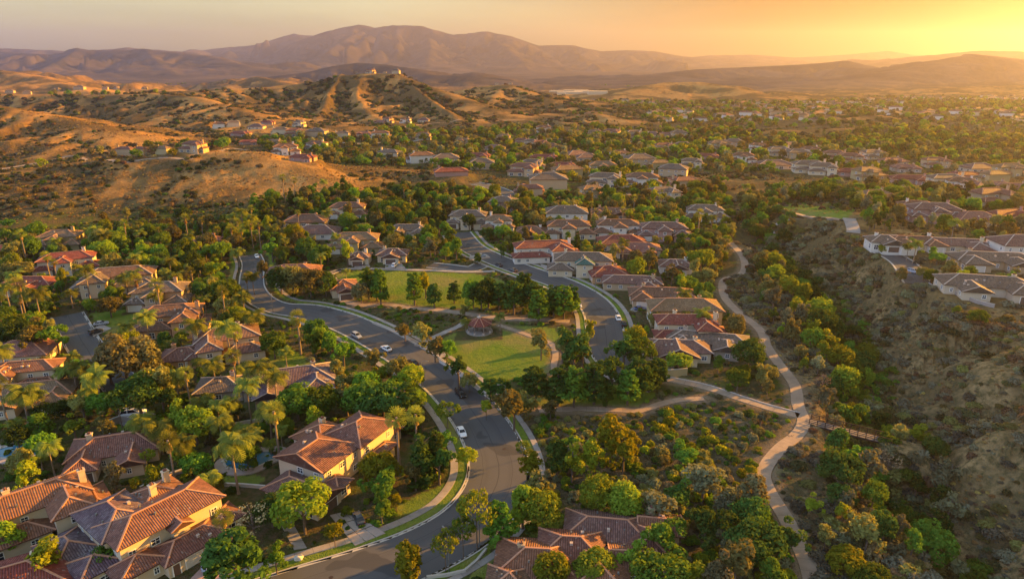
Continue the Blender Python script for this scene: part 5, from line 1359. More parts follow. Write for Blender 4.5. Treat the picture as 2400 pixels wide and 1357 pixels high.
for px, py, kind, s in [(440, 1102, 'feather', .95), (497, 1170, 'feather', .95), (515, 1165, 'feather', .6), (530, 1045, 'feather', 1.05), (287, 1003, 'fan', .55), (450, 968, 'fan', .9), (508, 918, 'feather', 1.1), (590, 992, 'feather', 1.1), (625, 1000, 'feather', .9), (545, 1000, 'feather', .9), (662, 1045, 'feather', .6), (585, 1075, 'feather', .7), (602, 1085, 'feather', .7), (636, 1066, 'feather', .6), (130, 1118, 'feather', .8), (100, 1100, 'feather', .6), (410, 838, 'feather', .95), (706, 832, 'fan', 1.15), (515, 585, 'fan', .9), (548, 585, 'fan', 1.0), (571, 585, 'fan', .95), (594, 582, 'fan', .95), (378, 580, 'fan', .8), (334, 580, 'feather', 1.0), (270, 585, 'feather', 1.0), (215, 575, 'feather', 1.0), (30, 745, 'feather', 1.2), (1092, 778, 'feather', .72), (1172, 776, 'feather', .72), (1612, 775, 'feather', 1.0), (1640, 790, 'feather', 1.1), (1600, 740, 'feather', .9), (583, 700, 'fan', .8), (572, 725, 'feather', 1.1), (596, 690, 'feather', 1.0),
                        (165, 925, 'feather', .95), (185, 930, 'feather', .9), (205, 935, 'feather', 1.0), (225, 925, 'feather', .9), (150, 905, 'feather', .9), (180, 880, 'feather', .8), (110, 895, 'feather', .8), (240, 905, 'feather', .8), (470, 880, 'feather', .8), (560, 905, 'feather', .9), (490, 960, 'feather', .7), (755, 640, 'feather', .8), (812, 655, 'feather', .7), (730, 630, 'feather', .8), (1385, 520, 'fan', .8), (1395, 525, 'fan', .7), (1240, 510, 'fan', .8), (1210, 500, 'feather', .9), (2125, 605, 'feather', .8), (2140, 612, 'feather', .9), (2230, 560, 'feather', 1.0), (1460, 610, 'feather', .9), (1375, 625, 'feather', .8), (1745, 470, 'feather', 1.0), (790, 590, 'feather', .8), (670, 600, 'feather', .8), (1020, 600, 'feather', .8), (45, 700, 'feather', 1.0)] + [(x_, y_, 'fan' if i_ % 4 == 0 else 'feather', (1.0, 1.25, 1.1, 1.3)[i_ % 4]) for i_, (x_, y_) in enumerate([(60, 765), (100, 762), (172, 722), (212, 705), (330, 722), (352, 805), (470, 835), (542, 855), (560, 935), (612, 935), (420, 935), (382, 1065), (412, 1135), (560, 1158), (242, 965), (72, 1005), (22, 1005), (342, 1045), (652, 965), (482, 1005), (532, 765), (602, 805), (470, 645), (562, 625), (612, 585), (642, 565), (450, 595), (300, 690), (120, 660), (250, 600), (20, 900), (85, 985)])]:
    x, y = foot(px, py); palm(kind, x, y, s)

# trees that fill the gardens, the park edges and the canyon floor
def region(pix): return np.array(ground_poly(pix))
ZONES = [   # picture outline, spacing, mix
    (region([(0, 572), (300, 556), (470, 545), (620, 505), (590, 600), (600, 700), (720, 740), (900, 830), (1030, 950), (1060, 1060), (1040, 1140), (880, 1240), (640, 1357), (0, 1357)]), 5.4, [('round_green', 6), ('round_dark', 4), ('round_olive', 5), ('round_bright', 5), ('gum_olive', 2), ('gum_yellow', 2), ('young', 2), ('conifer', 2), ('palm', 6), ('round_yellow', 2)]),
    (region([(640, 470), (1090, 440), (1080, 560), (1180, 600), (1000, 620), (780, 630), (620, 720), (600, 620), (620, 500)]), 6.0, [('round_green', 6), ('round_dark', 6), ('round_olive', 5), ('gum_olive', 2), ('conifer', 2), ('round_yellow', 2), ('palm', 1)]),
    (region([(1090, 470), (1700, 440), (1720, 560), (1690, 640), (1700, 740), (1800, 880), (1830, 950), (1580, 890), (1440, 790), (1380, 680), (1200, 610), (1100, 570)]), 5.8, [('round_green', 6), ('round_olive', 6), ('round_dark', 4), ('round_bright', 3), ('gum_olive', 3), ('gum_yellow', 2), ('palm', 1), ('conifer', 1)]),
    (region([(1250, 1190), (1570, 1180), (1800, 1210), (1870, 1300), (1880, 1357), (1230, 1357)]), 5.2, [('round_green', 6), ('round_dark', 5), ('gum_olive', 4), ('round_bright', 3), ('gum_yellow', 2), ('round_brown', 1)]),
    (region([(1755, 650), (1850, 630), (1930, 740), (2040, 880), (2100, 1000), (2170, 1050), (2230, 1180), (2240, 1357), (1940, 1357), (1930, 1150), (1960, 1060), (1925, 980), (1890, 900), (1830, 800), (1790, 720)]), 5.0, [('round_green', 4), ('gum_olive', 3), ('gum_grey', 3), ('round_dark', 4), ('bare', 1), ('round_bright', 2), ('gum_yellow', 1)]),
    (region([(1730, 460), (2100, 440), (2400, 470), (2400, 560), (2060, 545), (1900, 560), (1800, 600), (1740, 560)]), 6.2, [('round_green', 6), ('round_olive', 5), ('gum_grey', 3), ('round_dark', 3), ('gum_olive', 2)]),
    (region([(2060, 590), (2400, 560), (2400, 700), (2220, 690)]), 8.0, [('round_green', 5), ('round_olive', 4), ('young', 1)]),
]
caps_n = {'broadleaf_tree': 620, 'eucalyptus_tree': 290, 'conifer_tree': 120, 'young_tree': 90, 'palm_tree': 140}
zr = random.Random(5); nprng = np.random.default_rng(8)
def jitter_points(poly, sp, rng):
    lo, hi = poly.min(0), poly.max(0)
    X, Y = np.meshgrid(np.arange(lo[0], hi[0], sp), np.arange(lo[1], hi[1], sp))
    P = np.column_stack([X.ravel(), Y.ravel()]) + rng.uniform(-.48, .48, (X.size, 2)) * sp
    return P[in_poly(P, poly)]
LATE = []
KN = {'round_green': 'shade_tree', 'round_dark': 'dark_tree', 'round_bright': 'bright_tree', 'round_yellow': 'golden_tree', 'round_olive': 'olive_green_tree', 'round_brown': 'bronze_tree', 'gum_olive': 'eucalyptus_tree', 'gum_grey': 'eucalyptus_tree', 'gum_yellow': 'eucalyptus_tree', 'young': 'young_tree', 'conifer': 'conifer_tree', 'bare': 'dry_tree'}
for poly, sp, mix in ZONES:
    P = jitter_points(poly, sp, nprng); P = P[~look(NOTREE, P) & ~look(LAWN, P)]; nprng.shuffle(P)
    bag = [k for k, n in mix for _ in range(n)]
    for x, y in P:
        k = zr.choice(bag); H = {'r': zr.uniform(4.8, 10.5), 'g': zr.uniform(5.5, 11.5), 'c': zr.uniform(6, 11), 'y': zr.uniform(3.5, 5.5), 'b': zr.uniform(3, 5), 'p': 8}[k[0]]
        if not free(x, y, H * .5 if k != 'palm' else 3): continue
        fs = np.array([[x, y]]) * (CAM_H / (CAM_H - H * np.array([.45, .95])))[:, None]
        if look(KEEP, fs).any():
            if zr.random() < .80: continue
            if k != 'palm': H *= .6
        elif look(KEEPH, fs).any() and k != 'palm':
            if zr.random() < .52: continue
            H *= .68
        LATE.append((math.hypot(x, y) / max(H, 1), k, x, y, H))
        take(x, y, H * .5)
LATE.sort()
for _, k, x, y, H in LATE:
    if k == 'palm': palm('feather' if zr.random() < .65 else 'fan', x, y, zr.uniform(.7, 1.15)); continue
    if COUNT.get(KN.get(k, k), 0) >= 290:
        alt = [q for q in ('round_green', 'round_olive', 'round_dark', 'round_bright', 'gum_olive', 'round_yellow') if COUNT.get(KN[q], 0) < 290]
        if not alt: continue
        k = zr.choice(alt)
    plant(k, x, y, H, zr.uniform(.9, 1.25))
print('trees', COUNT, len(LATE))

# ------------------------------------------------------------------ uncountable cover: brush on the hills, undergrowth, the far woods and town
def scatter_group(name, meshes):
    col = bpy.data.collections.new(name + ' kinds')
    for i, m in enumerate(meshes):
        o = bpy.data.objects.new(f'{i:03d} {name}', m); col.objects.link(o)
    g = bpy.data.node_groups.new(name + ' spread', 'GeometryNodeTree')
    g.interface.new_socket('Geometry', in_out='INPUT', socket_type='NodeSocketGeometry'); g.interface.new_socket('Geometry', in_out='OUTPUT', socket_type='NodeSocketGeometry')
    N = g.nodes.new; gi = N('NodeGroupInput'); go = N('NodeGroupOutput'); ip = N('GeometryNodeInstanceOnPoints'); ci = N('GeometryNodeCollectionInfo')
    ci.inputs['Collection'].default_value = col; ci.inputs['Separate Children'].default_value = True; ci.inputs['Reset Children'].default_value = True
    def attr(nm, typ):
        a = N('GeometryNodeInputNamedAttribute'); a.data_type = typ; a.inputs['Name'].default_value = nm; return a.outputs['Attribute']
    ip.inputs['Pick Instance'].default_value = True
    cx = N('ShaderNodeCombineXYZ'); lk = g.links.new
    lk(attr('rot', 'FLOAT'), cx.inputs[2]); lk(cx.outputs[0], ip.inputs['Rotation']); lk(attr('scl', 'FLOAT_VECTOR'), ip.inputs['Scale']); lk(attr('pick', 'INT'), ip.inputs['Instance Index'])
    lk(gi.outputs[0], ip.inputs['Points']); lk(ci.outputs[0], ip.inputs['Instance']); lk(ip.outputs[0], go.inputs[0])
    return g
def scatter_stuff(name, label, cat, P, scl, pick, meshes, rng):
    me = bpy.data.meshes.new(name); n = len(P)
    me.vertices.add(n); me.vertices.foreach_set('co', np.asarray(P, np.float32).ravel())
    a = me.attributes.new('rot', 'FLOAT', 'POINT'); a.data.foreach_set('value', rng.uniform(0, 6.28, n).astype(np.float32))
    a = me.attributes.new('scl', 'FLOAT_VECTOR', 'POINT'); a.data.foreach_set('vector', np.asarray(scl, np.float32).ravel())
    a = me.attributes.new('pick', 'INT', 'POINT'); a.data.foreach_set('value', np.asarray(pick, np.int32))
    o = add(name, me); md = o.modifiers.new('spread', 'NODES'); md.node_group = scatter_group(name, meshes)
    return tag(o, label, cat, kind='stuff')

srng = np.random.default_rng(12)
def sizes(n, lo, hi, zr_=(.7, 1.1)):
    r = lo + (hi - lo) * srng.random(n) ** 1.8
    return np.column_stack([r * srng.uniform(.85, 1.2, n), r * srng.uniform(.85, 1.2, n), r * srng.uniform(*zr_, n)])
def on_ground(P, sink=.1):
    z, c = height(P); return np.column_stack([P, z - sink]), c
def clear_of_houses(P, grow=1.5, front=0.0):
    ok = np.ones(len(P), bool)
    for pl in PLOTS:
        m = np.nonzero((np.abs(P[:, 0] - pl[0]) < 40 + front) & (np.abs(P[:, 1] - pl[1]) < 40 + front))[0]
        if len(m):
            Q = P[m]; bad = plot_local(Q, pl) < grow
            if front: bad |= (np.abs(Q[:, 0] - pl[0]) < pl[3]) & (Q[:, 1] < pl[1]) & (Q[:, 1] > pl[1] - front) & (srng.random(len(Q)) < .8)
            ok[m[bad]] = False
    return ok
LX = LINES
def clear_of_lines(P, extra=1.0):
    ok = np.ones(len(P), bool)
    for k in ('hillroad', 'midroad', 'terrace1', 'terrace2', 'saddle', 'north', 'footpath'):
        ln = SIMPLE[k]; ok &= seg_near(P, ln[::3] if len(ln) > 12 else ln)[0] > WID[k] / 2 + extra
    return ok
def wedge(n, y0, y1, spread=.95):
    y = np.sqrt(srng.uniform(y0 * y0, y1 * y1, n)); return np.column_stack([srng.uniform(-spread, spread, n) * y, y])

SC_M = BUSH['scrub'] + BUSH['sage'] + BUSH['drybush'] + BUSH['dark'] + BUSH['olive']
SC_P = np.array([0, 0, 0, 1, 1, 1, 2, 2, 3, 3, 4, 5, 6, 7, 8])

# brush on the golden hills, thicker in the gullies
P = wedge(150000, 360, 1500); z0, c0 = fan(TL, P), fan(TC, P); P = P[(c0 > 2.5)]
e = 14.0; z0 = fan(TL, P)
conc = (fan(TL, P + [e, 0]) + fan(TL, P - [e, 0]) + fan(TL, P + [0, e]) + fan(TL, P - [0, e])) / 4 - z0
nz = fbm(P[:, 0] / 34, P[:, 1] / 34, 71, 3)
pxh = 1200 + 1600 * P[:, 0] / P[:, 1]
bias = np.where(P[:, 1] < 600, np.where(pxh < 470, .20, np.where(pxh < 900, -.30, .0)), -.08 - .05 * S((P[:, 1] - 900) / 200))
keep = (nz + bias + .45 * np.clip(conc, -1.2, 1.6) + srng.normal(0, .16, len(P)) > .10)
P = P[keep]; P = P[clear_of_houses(P) & clear_of_lines(P)]
Q, c = on_ground(P); big = 1 + S((P[:, 1] - 700) / 600) * 1.0
scatter_stuff('hillside_brush', 'dark clumps of dry brush on the golden hillsides', 'brush', Q, sizes(len(Q), .6, 3.0) * big[:, None], srng.choice(SC_P, len(Q)), SC_M, srng)

# dry tussocks that roughen the grass of the nearer hills
P = wedge(120000, 360, 820); c0 = fan(TC, P); nz = fbm(P[:, 0] / 9, P[:, 1] / 9, 73, 3); P = P[(c0 > 1.5) & (nz + srng.normal(0, .2, len(P)) > -.05)]
P = P[clear_of_houses(P) & clear_of_lines(P, .4)]; Q, c = on_ground(P, .15)
scatter_stuff('dry_tussocks', 'dry golden tussocks roughening the grassy hillsides', 'grass', Q, sizes(len(Q), .30, 1.0, (.5, .9)), srng.choice([0, 1, 2, 2, 2, 3, 3, 3], len(Q)), BUSH['drybush'] + BUSH['straw'] + BUSH['sage'][:1], srng)

# sage and brush on the canyon slope
poly = np.array([tuple(q[:2]) for q in SIMPLE['trail'][::-1]] + [(140, 345), (330, 420), (330, 60), (70, 60)])
P = jitter_points(poly, 1.3, srng); d, _, _, sd = seg_near(P, CREEK)
P2, c2 = on_ground(P); right = sd > 0
patch = fbm(P[:, 0] / 13, P[:, 1] / 13, 81, 4)
dens = np.where(right, np.where((P2[:, 2] > 9.5) & (P[:, 1] > 200), .10, .62), .60) * np.clip(.85 + 2.2 * patch, .1, 1.5)
keep = (srng.random(len(P)) < dens) & ~look(HARD, P) & ~look(LAWN, P) & clear_of_houses(P, 0.5)
P2, right, d, patch = P2[keep], right[keep], d[keep], patch[keep]
sc = sizes(len(P2), .45, 2.5, (.65, 1.05)) * (1 + .5 * np.exp(-d / 7) + .5 * np.clip(patch, -.4, .8))[:, None]
CM = BUSH['scrub'] + BUSH['sage'] + BUSH['drybush'] + BUSH['olive'] + BUSH['green'] + BUSH['greygreen']
pk = np.where(d > 9, srng.choice([0, 1, 2, 3, 2, 3, 4, 5, 4, 5, 6, 7, 2, 3, 10, 11], len(P2)), srng.choice([0, 1, 6, 7, 8, 9, 10, 11, 2], len(P2)))
T_ = jitter_points(poly, 1.0, srng); tn = fbm(T_[:, 0] / 8, T_[:, 1] / 8, 83, 3); T_ = T_[(srng.random(len(T_)) < np.clip(.35 + 1.2 * tn, 0, .8)) & ~look(HARD, T_) & ~look(LAWN, T_) & clear_of_houses(T_, .5)]
T2, _ = on_ground(T_, .1)
scatter_stuff('canyon_grass', 'dry grass tufts and low sage over the canyon ground', 'grass', T2, sizes(len(T2), .22, .75, (.5, 1.0)), srng.choice([0, 1, 2, 3, 2, 3, 4, 5], len(T2)), BUSH['drybush'] + BUSH['straw'] + BUSH['sage'], srng)
order = np.argsort(-sc[:, 0] / np.maximum(60, P2[:, 1])); BIGB = [tuple(P2[i]) + (sc[i, 0],) for i in order[:110]]; rest = order[110:]
scatter_stuff('canyon_brush', 'grey sage and brush covering the canyon slope', 'brush', P2[rest], sc[rest], pk[rest], CM, srng)
for x, y, z, r in BIGB: bush(prnd.choice(['scrub', 'olive', 'green', 'greygreen', 'sage']), x, y, r, None, z)

# undergrowth of the gardens and the shrubby slope above the trail
outl = np.vstack([region([(0, 540), (1090, 440), (1700, 440), (1712, 570), (1690, 660), (1800, 830), (1880, 985), (1790, 1110), (1880, 1300), (1900, 1357), (1930, 1480), (-250, 1480), (-350, 560)])])
P = jitter_points(outl, 2.0, srng); insc = in_poly(P, np.array(SCRUBPOLY))
keep = ~look(NOTREE, P) & ~look(LAWN, P) & (srng.random(len(P)) < np.where(insc, .85, .55)) & clear_of_houses(P, 1.0)
P = P[keep]; insc = insc[keep]; P2, _ = on_ground(P)
sc = sizes(len(P2), .5, 1.8, (.75, 1.15)) * np.where(insc, 1.15, .85)[:, None]
UM = BUSH['green'] + BUSH['dark'] + BUSH['bright'] + BUSH['olive'] + BUSH['greygreen'] + BUSH['yellow'] + BUSH['drybush'] + BUSH['brown']
pk = np.where(insc, srng.choice([0, 1, 0, 1, 2, 3, 4, 5, 6, 7, 6, 7, 8, 9, 12, 10, 11], len(P2)), srng.choice([0, 1, 0, 1, 2, 3, 4, 5, 6, 7, 8, 14], len(P2)))
order = np.argsort(-sc[:, 0] / np.maximum(60, P2[:, 1])); BIGB = [tuple(P2[i]) + (sc[i, 0], insc[i]) for i in order[:180]]; rest = order[180:]
scatter_stuff('undergrowth', 'mixed garden shrubs and ground cover between the houses and trails', 'undergrowth', P2[rest], sc[rest], pk[rest], UM, srng)
for x, y, z, r, s_ in BIGB: bush(prnd.choice(['olive', 'greygreen', 'green', 'yellow'] if s_ else ['green', 'dark', 'bright', 'olive']), x, y, r, None, z)

# trees across the valley floor: the largest as trees, the rest as one mass
P = np.vstack([wedge(9500, 400, 900), wedge(13500, 900, 1700), wedge(13000, 1700, 3600)])
z0, c0 = fan(TL, P), fan(TC, P); nz = fbm(P[:, 0] / 120, P[:, 1] / 120, 91, 3)
inz = np.zeros(len(P), bool); pxd = 1200 + 1600 * P[:, 0] / P[:, 1]; inz |= (c0 > .8) & (pxd > 520) & (pxd < 1340) & (P[:, 1] > 880) & (P[:, 1] < 1500)
for poly, _, _ in ZONES: inz |= in_poly(P, poly)
keep = (c0 < np.where((P[:, 1] < 640) & (P[:, 0] < 60), .8, 3.0) + 2 * np.minimum(nz, .4)) & (nz + srng.normal(0, .25, len(P)) > -.26) & ~inz & ~look(NOTREE, P) & ~look(LAWN, P)
P = P[keep]; P = P[clear_of_houses(P, 2.5, 12.0) & clear_of_lines(P, 2.5)]
P2, _ = on_ground(P); H = 3.2 + 6.5 * srng.random(len(P2)) ** 1.6
sc = np.column_stack([H * srng.uniform(.9, 1.35, len(H)), H * srng.uniform(.9, 1.35, len(H)), H])
FM = []; FN = []
for leaf, ms in FART.items():
    for m in ms: FM.append(m); FN.append(leaf)
wts = np.array([{'green': 4, 'dark': 2.2, 'bright': 2.5, 'olive': 4, 'greygreen': 3, 'yellow': 1.5, 'brown': .7}[n] for n in FN], float); wts /= wts.sum()
pk = srng.choice(len(FM), len(P2), p=wts)
order = np.argsort(-H / P2[:, 1]); near, rest = order[:260], order[260:]
scatter_stuff('distant_woods', 'mass of trees filling the valley between the distant houses', 'woods', P2[rest], sc[rest], pk[rest], FM, srng)
for i in near:
    o = add('distant_tree', FM[pk[i]], None, tuple(P2[i]), prnd.uniform(0, 6.28), tuple(sc[i]))
    reg(o, f'{SIZES(H[i], 5.5, 8)} {WORDS[FN[pk[i]]]}', 'tree', 'trees', 'tree', 'trees of the middle distance')
# tree rows along the ridge roads of the hills
P = np.vstack([np.column_stack([at_dist(px, py, Y)[:2]]).T for px, py, Y in [(108 + 14 * k, 216, 1120) for k in range(20)] + [(832 + 9 * k, 180, 1430) for k in range(14)] + [(620 + 20 * k, 206 - 1.6 * k, 1360) for k in range(10)] + [(1150 + 8 * k, 200, 1600) for k in range(8)]])
P = P + srng.normal(0, 6, P.shape); P = P[clear_of_houses(P, 1.0)]; P2, _ = on_ground(P)
for q in P2:
    k = srng.integers(len(FM)); h = srng.uniform(5, 10); o = add('ridge_tree', FM[k], None, tuple(q), srng.uniform(0, 6), (h * 1.1, h * 1.1, h))
    reg(o, WORDS[FN[k]], 'tree on the ridge line', 'trees on the ridge line', 'tree', 'trees along the ridges')
for px, py, h in [(215, 366, 7), (236, 362, 8), (268, 370, 6), (312, 352, 8), (350, 352, 9), (366, 362, 9), (372, 352, 8), (405, 366, 6), (424, 356, 9), (440, 350, 10), (470, 352, 8), (486, 350, 7), (505, 348, 9), (522, 350, 11), (530, 345, 10), (320, 372, 7), (100, 392, 6), (140, 380, 6), (180, 376, 5)]:
    k = int(srng.integers(len(FM))); x, y = foot(px, py); o = add('hilltop_tree', FM[k], None, (x, y, hz(x, y)), srng.uniform(0, 6), (h * 1.2, h * 1.2, h))
    reg(o, WORDS[FN[k]], 'tree beside the hilltop houses', 'trees beside the hilltop houses', 'tree', 'trees by the hilltop road')
# low shrubs in the far valley
P = wedge(14000, 420, 2600); z0, c0 = fan(TL, P), fan(TC, P); P = P[(c0 < 4)]; P = P[~look(NOTREE, P) & ~look(LAWN, P) & clear_of_houses(P, 1.0)]; P2, _ = on_ground(P)
scatter_stuff('valley_scrub', 'low scrub between the trees of the valley', 'scrub', P2, sizes(len(P2), 1.2, 3.2), srng.choice(SC_P, len(P2)), SC_M, srng)

# the far town: hundreds of roofs too small to tell apart
P = np.vstack([wedge(1500, 1000, 2200), wedge(1300, 2200, 4200)]); z0, c0 = fan(TL, P), fan(TC, P); nz = fbm(P[:, 0] / 210, P[:, 1] / 210, 95, 2)
P = P[(c0 < 3) & (nz > -.12) & (P[:, 0] > -200 - .2 * P[:, 1])]; P = P[clear_of_houses(P, 14)]; P2, _ = on_ground(P, .3)
b = MB(); tr = random.Random(6)
for x, y, z in P2:
    w, d, h, a = tr.uniform(6, 12), tr.uniform(4.5, 7), tr.uniform(3, 6.5), tr.uniform(-.5, .5); ca_, sa_ = math.cos(a), math.sin(a)
    def q(u, v, t): return (x + ca_ * u - sa_ * v, y + sa_ * u + ca_ * v, z + t)
    m = tr.randrange(3); rm = 3 + tr.randrange(3)
    c = [q(-w, -d, 0), q(w, -d, 0), q(w, d, 0), q(-w, d, 0)]; e = [q(-w, -d, h), q(w, -d, h), q(w, d, h), q(-w, d, h)]
    for k in range(4): b.face([c[k], c[(k + 1) % 4], e[(k + 1) % 4], e[k]], mi=m)
    f = [q(-w - .6, -d - .6, h), q(w + .6, -d - .6, h), q(w + .6, d + .6, h), q(-w - .6, d + .6, h)]; r0, r1 = q(-w + d, 0, h + d * .42), q(w - d, 0, h + d * .42)
    b.face([f[0], f[1], r1, r0], mi=rm); b.face([f[2], f[3], r0, r1], mi=rm); b.face([f[3], f[0], r0], mi=rm); b.face([f[1], f[2], r1], mi=rm)
# the long pale sheds by the far hill
for px, py, Y, w in [(1310, 217, 2250, 60), (1350, 219, 2200, 75), (1395, 221, 2200, 60), (1330, 226, 2050, 60), (1375, 229, 2000, 70), (1420, 222, 2150, 45), (1345, 233, 1900, 45), (1400, 235, 1850, 50), (1300, 231, 1950, 40)]:
    x, y = at_dist(px, py, Y)[:2]; z = hz(x, y); b.box(x - w / 2, y - 14, z - 1, x + w / 2, y + 14, z + 8, mi=1)
o = add('far_town', b.mesh('far_town', M['wall_white'], M['wall_cream'], M['wall_tan'], M['roof_brown'], M['roof_greybrown'], M['roof_pink'])); tag(o, 'hundreds of tiny roofs of the far town in the haze', 'town', kind='stuff')

# ------------------------------------------------------------------ cars
def ring(x, hw, z0, z1, n=None):
    t = (z1 - z0)
    return [(x, -hw * .86, z0), (x, -hw, z0 + t * .22), (x, -hw, z0 + t * .62), (x, -hw * .90, z1 - t * .04), (x, -hw * .55, z1), (x, hw * .55, z1), (x, hw * .90, z1 - t * .04), (x, hw, z0 + t * .62), (x, hw, z0 + t * .22), (x, hw * .86, z0)]
def loft(rings, caps_=True):
    b = MB(); n = len(rings[0])
    for A, B in zip(rings[:-1], rings[1:]):
        for k in range(n): b.face([A[k], B[k], B[(k + 1) % n], A[(k + 1) % n]])
    b.face(rings[0]); b.face(rings[-1][::-1]); return b
_cm = {}
def car_meshes(tall):
    if tall in _cm: return _cm[tall]
    k = 1.16 if tall else 1.0
    body = loft([ring(-2.38, .66, .46, .80 * k), ring(-2.25, .86, .33, .95 * k), ring(-1.45, .93, .27, 1.0 * k), ring(0, .94, .26, .98 * k), ring(1.05, .93, .26, .95 * k), ring(1.9, .88, .30, .84 * k), ring(2.25, .80, .34, .74 * k), ring(2.38, .62, .44, .62 * k)])
    zb, zt = .96 * k, (1.72 if tall else 1.44); xb0, xb1, xt0, xt1 = (-2.2, 1.0, -1.85, .25) if tall else (-1.9, 1.05, -1.0, .22)
    g = MB(); B = [(xb0, -.80, zb), (xb1, -.80, zb), (xb1, .80, zb), (xb0, .80, zb)]; T_ = [(xt0, -.62, zt - .03), (xt1, -.62, zt - .03), (xt1, .62, zt - .03), (xt0, .62, zt - .03)]
    for i in range(4): g.face([B[i], B[(i + 1) % 4], T_[(i + 1) % 4], T_[i]])
    g.face(T_)
    r = loft([ring(xt0 - .06, .58, zt - .06, zt + .02), ring(xt0 + .15, .66, zt - .06, zt + .05), ring((xt0 + xt1) / 2, .67, zt - .06, zt + .06), ring(xt1 - .1, .66, zt - .06, zt + .04), ring(xt1 + .06, .58, zt - .06, zt + .01)])
    for i in range(4): r.bar(B[i], T_[i], .09, .09)
    xm = (xt0 + xt1) / 2 - .05
    for s in (-1, 1): r.bar((xm, s * .80, zb), (xm, s * .63, zt - .02), .10, .06)
    w = MB(); n = 14; rr = .34
    c = [(math.cos(2 * math.pi * i / n) * rr, math.sin(2 * math.pi * i / n) * rr) for i in range(n)]
    for i in range(n):
        p, q = c[i], c[(i + 1) % n]; w.face([(p[0], -.12, p[1]), (q[0], -.12, q[1]), (q[0], .12, q[1]), (p[0], .12, p[1])])
    w.face([(p[0], -.12, p[1]) for p in c][::-1]); w.face([(p[0], .12, p[1]) for p in c])
    rm = MB()
    for s in (-1, 1):
        pts = [(p[0] * .62, s * .125, p[1] * .62) for p in c]; rm.face(pts if s > 0 else pts[::-1])
    h = MB(); h.box(-.05, -.20, -.07, .05, .20, .07)
    _cm[tall] = (body, g, r, w, rm, h); return _cm[tall]
_cc = {}
def car(pos, yaw, paint, label, tall=False, name='parked_car', s=1.0):
    key = (tall, paint)
    if key not in _cc:
        body, g, r, w, rm, h = car_meshes(tall)
        _cc[key] = (body.mesh('body', M['car_' + paint], smooth=False), g.mesh('windows', M['carglass']), r.mesh('roof', M['car_' + paint]), w.mesh('wheel', M['rubber']), rm.mesh('rim', M['rim']), h.mesh('headlight', M['lamp']), h.mesh('tail_light', M['tail']))
    bo, gl, ro, wh, ri, hl, tl = _cc[key]
    root = add(name, None, None, pos, yaw, s); tag(root, label, 'car', 'cars parked along the streets')
    add('body', bo, root); add('window', gl, root); add('roof', ro, root)
    for x in (-1.42, 1.40):
        for y in (-.84, .84):
            o = add('wheel', wh, root, (x, y, .34)); add('rim', ri, o)
    for y in (-.58, .58): add('headlight', hl, root, (2.29, y, .60 if not tall else .68)); add('tail_light', tl, root, (-2.33, y, .72 if not tall else .82))
    return root
def heading(line, x, y):
    ln = LINES[line]; i = int(np.argmin((ln[:, 0] - x) ** 2 + (ln[:, 1] - y) ** 2)); i = min(max(i, 1), len(ln) - 2); d = ln[i + 1] - ln[i - 1]; return math.atan2(d[1], d[0]), ln[i, 2]
for px, py, line, paint, tall, flip, label in [
    (1082, 1014, 'main', 'white', False, True, 'white saloon car parked on the inside of the street bend'), (1079, 924, 'main', 'black', True, True, 'black car parked by the far kerb above the bend'), (967, 851, 'main', 'black', False, False, 'black car beside the low park wall'),
    (905, 818, 'main', 'white', False, False, 'white car parked by the park footpath'), (836, 789, 'main', 'silver', True, True, 'silver-grey car on the street beside the tall bare palm'), (1356, 717, 'east', 'white', True, False, 'white van-like car behind the park pines'),
    (1449, 746, 'east', 'white', False, True, 'white car parked outside the curving far street houses'), (1462, 760, 'east', 'black', True, True, 'black car parked behind the white one on the far street'), (1168, 622, 'east', 'dark', False, True, 'dark car parked before the red-roofed white villa'),
    (1202, 634, 'east', 'dark', False, True, 'dark grey car a little down from the white villa'), (602, 602, 'main', 'white', False, True, 'white car at the end of the street under the palms')]:
    p = at_z(px, py, 0.3); a, z = heading(line, p[0], p[1]); car((p[0], p[1], z), a + (math.pi if flip else 0), paint, label, tall)
for px, py, yaw, paint, tall, label, s in [(841, 1219, R(118), 'dark', False, 'dark sports car on the driveway of the beige house', .95), (314, 976, R(18), 'white', True, 'long white car on the paved court behind the grey wall', 1.35), (238, 762, R(25), 'silver', False, 'silver car in the drive by the cul-de-sac trees', 1.0), (1040, 596, R(10), 'blue', False, 'blue car in the drive beside the street trees', 1.0), (2140, 640, R(-50), 'silver', True, 'silver car on the plateau street', 1.0), (925, 625, R(80), 'white', True, 'white car on the drive of the pedimented small house', 1.0), (850, 622, R(85), 'dark', False, 'dark car before the white framed porch', 1.0), (1128, 602, R(10), 'silver', False, 'silver car on the drive by the far street trees', 1.0), (1500, 727, R(5), 'blue', False, 'blue car on the drive of the sunlit orange slope house', 1.0), (1292, 630, R(60), 'white', False, 'white car on the drive of the green-patched villa', 1.0), (225, 782, R(60), 'dark', True, 'dark car at the mouth of the cul-de-sac drive', 1.0), (2110, 585, R(70), 'white', False, 'white car before the arched-garage house', 1.0), (505, 1330, R(55), 'silver', True, 'silver car on the red paved forecourt', 1.0)]:
    p = G(px, py); car((p[0], p[1], hz(p[0], p[1]) + .06), yaw, paint, label, tall, s=s)

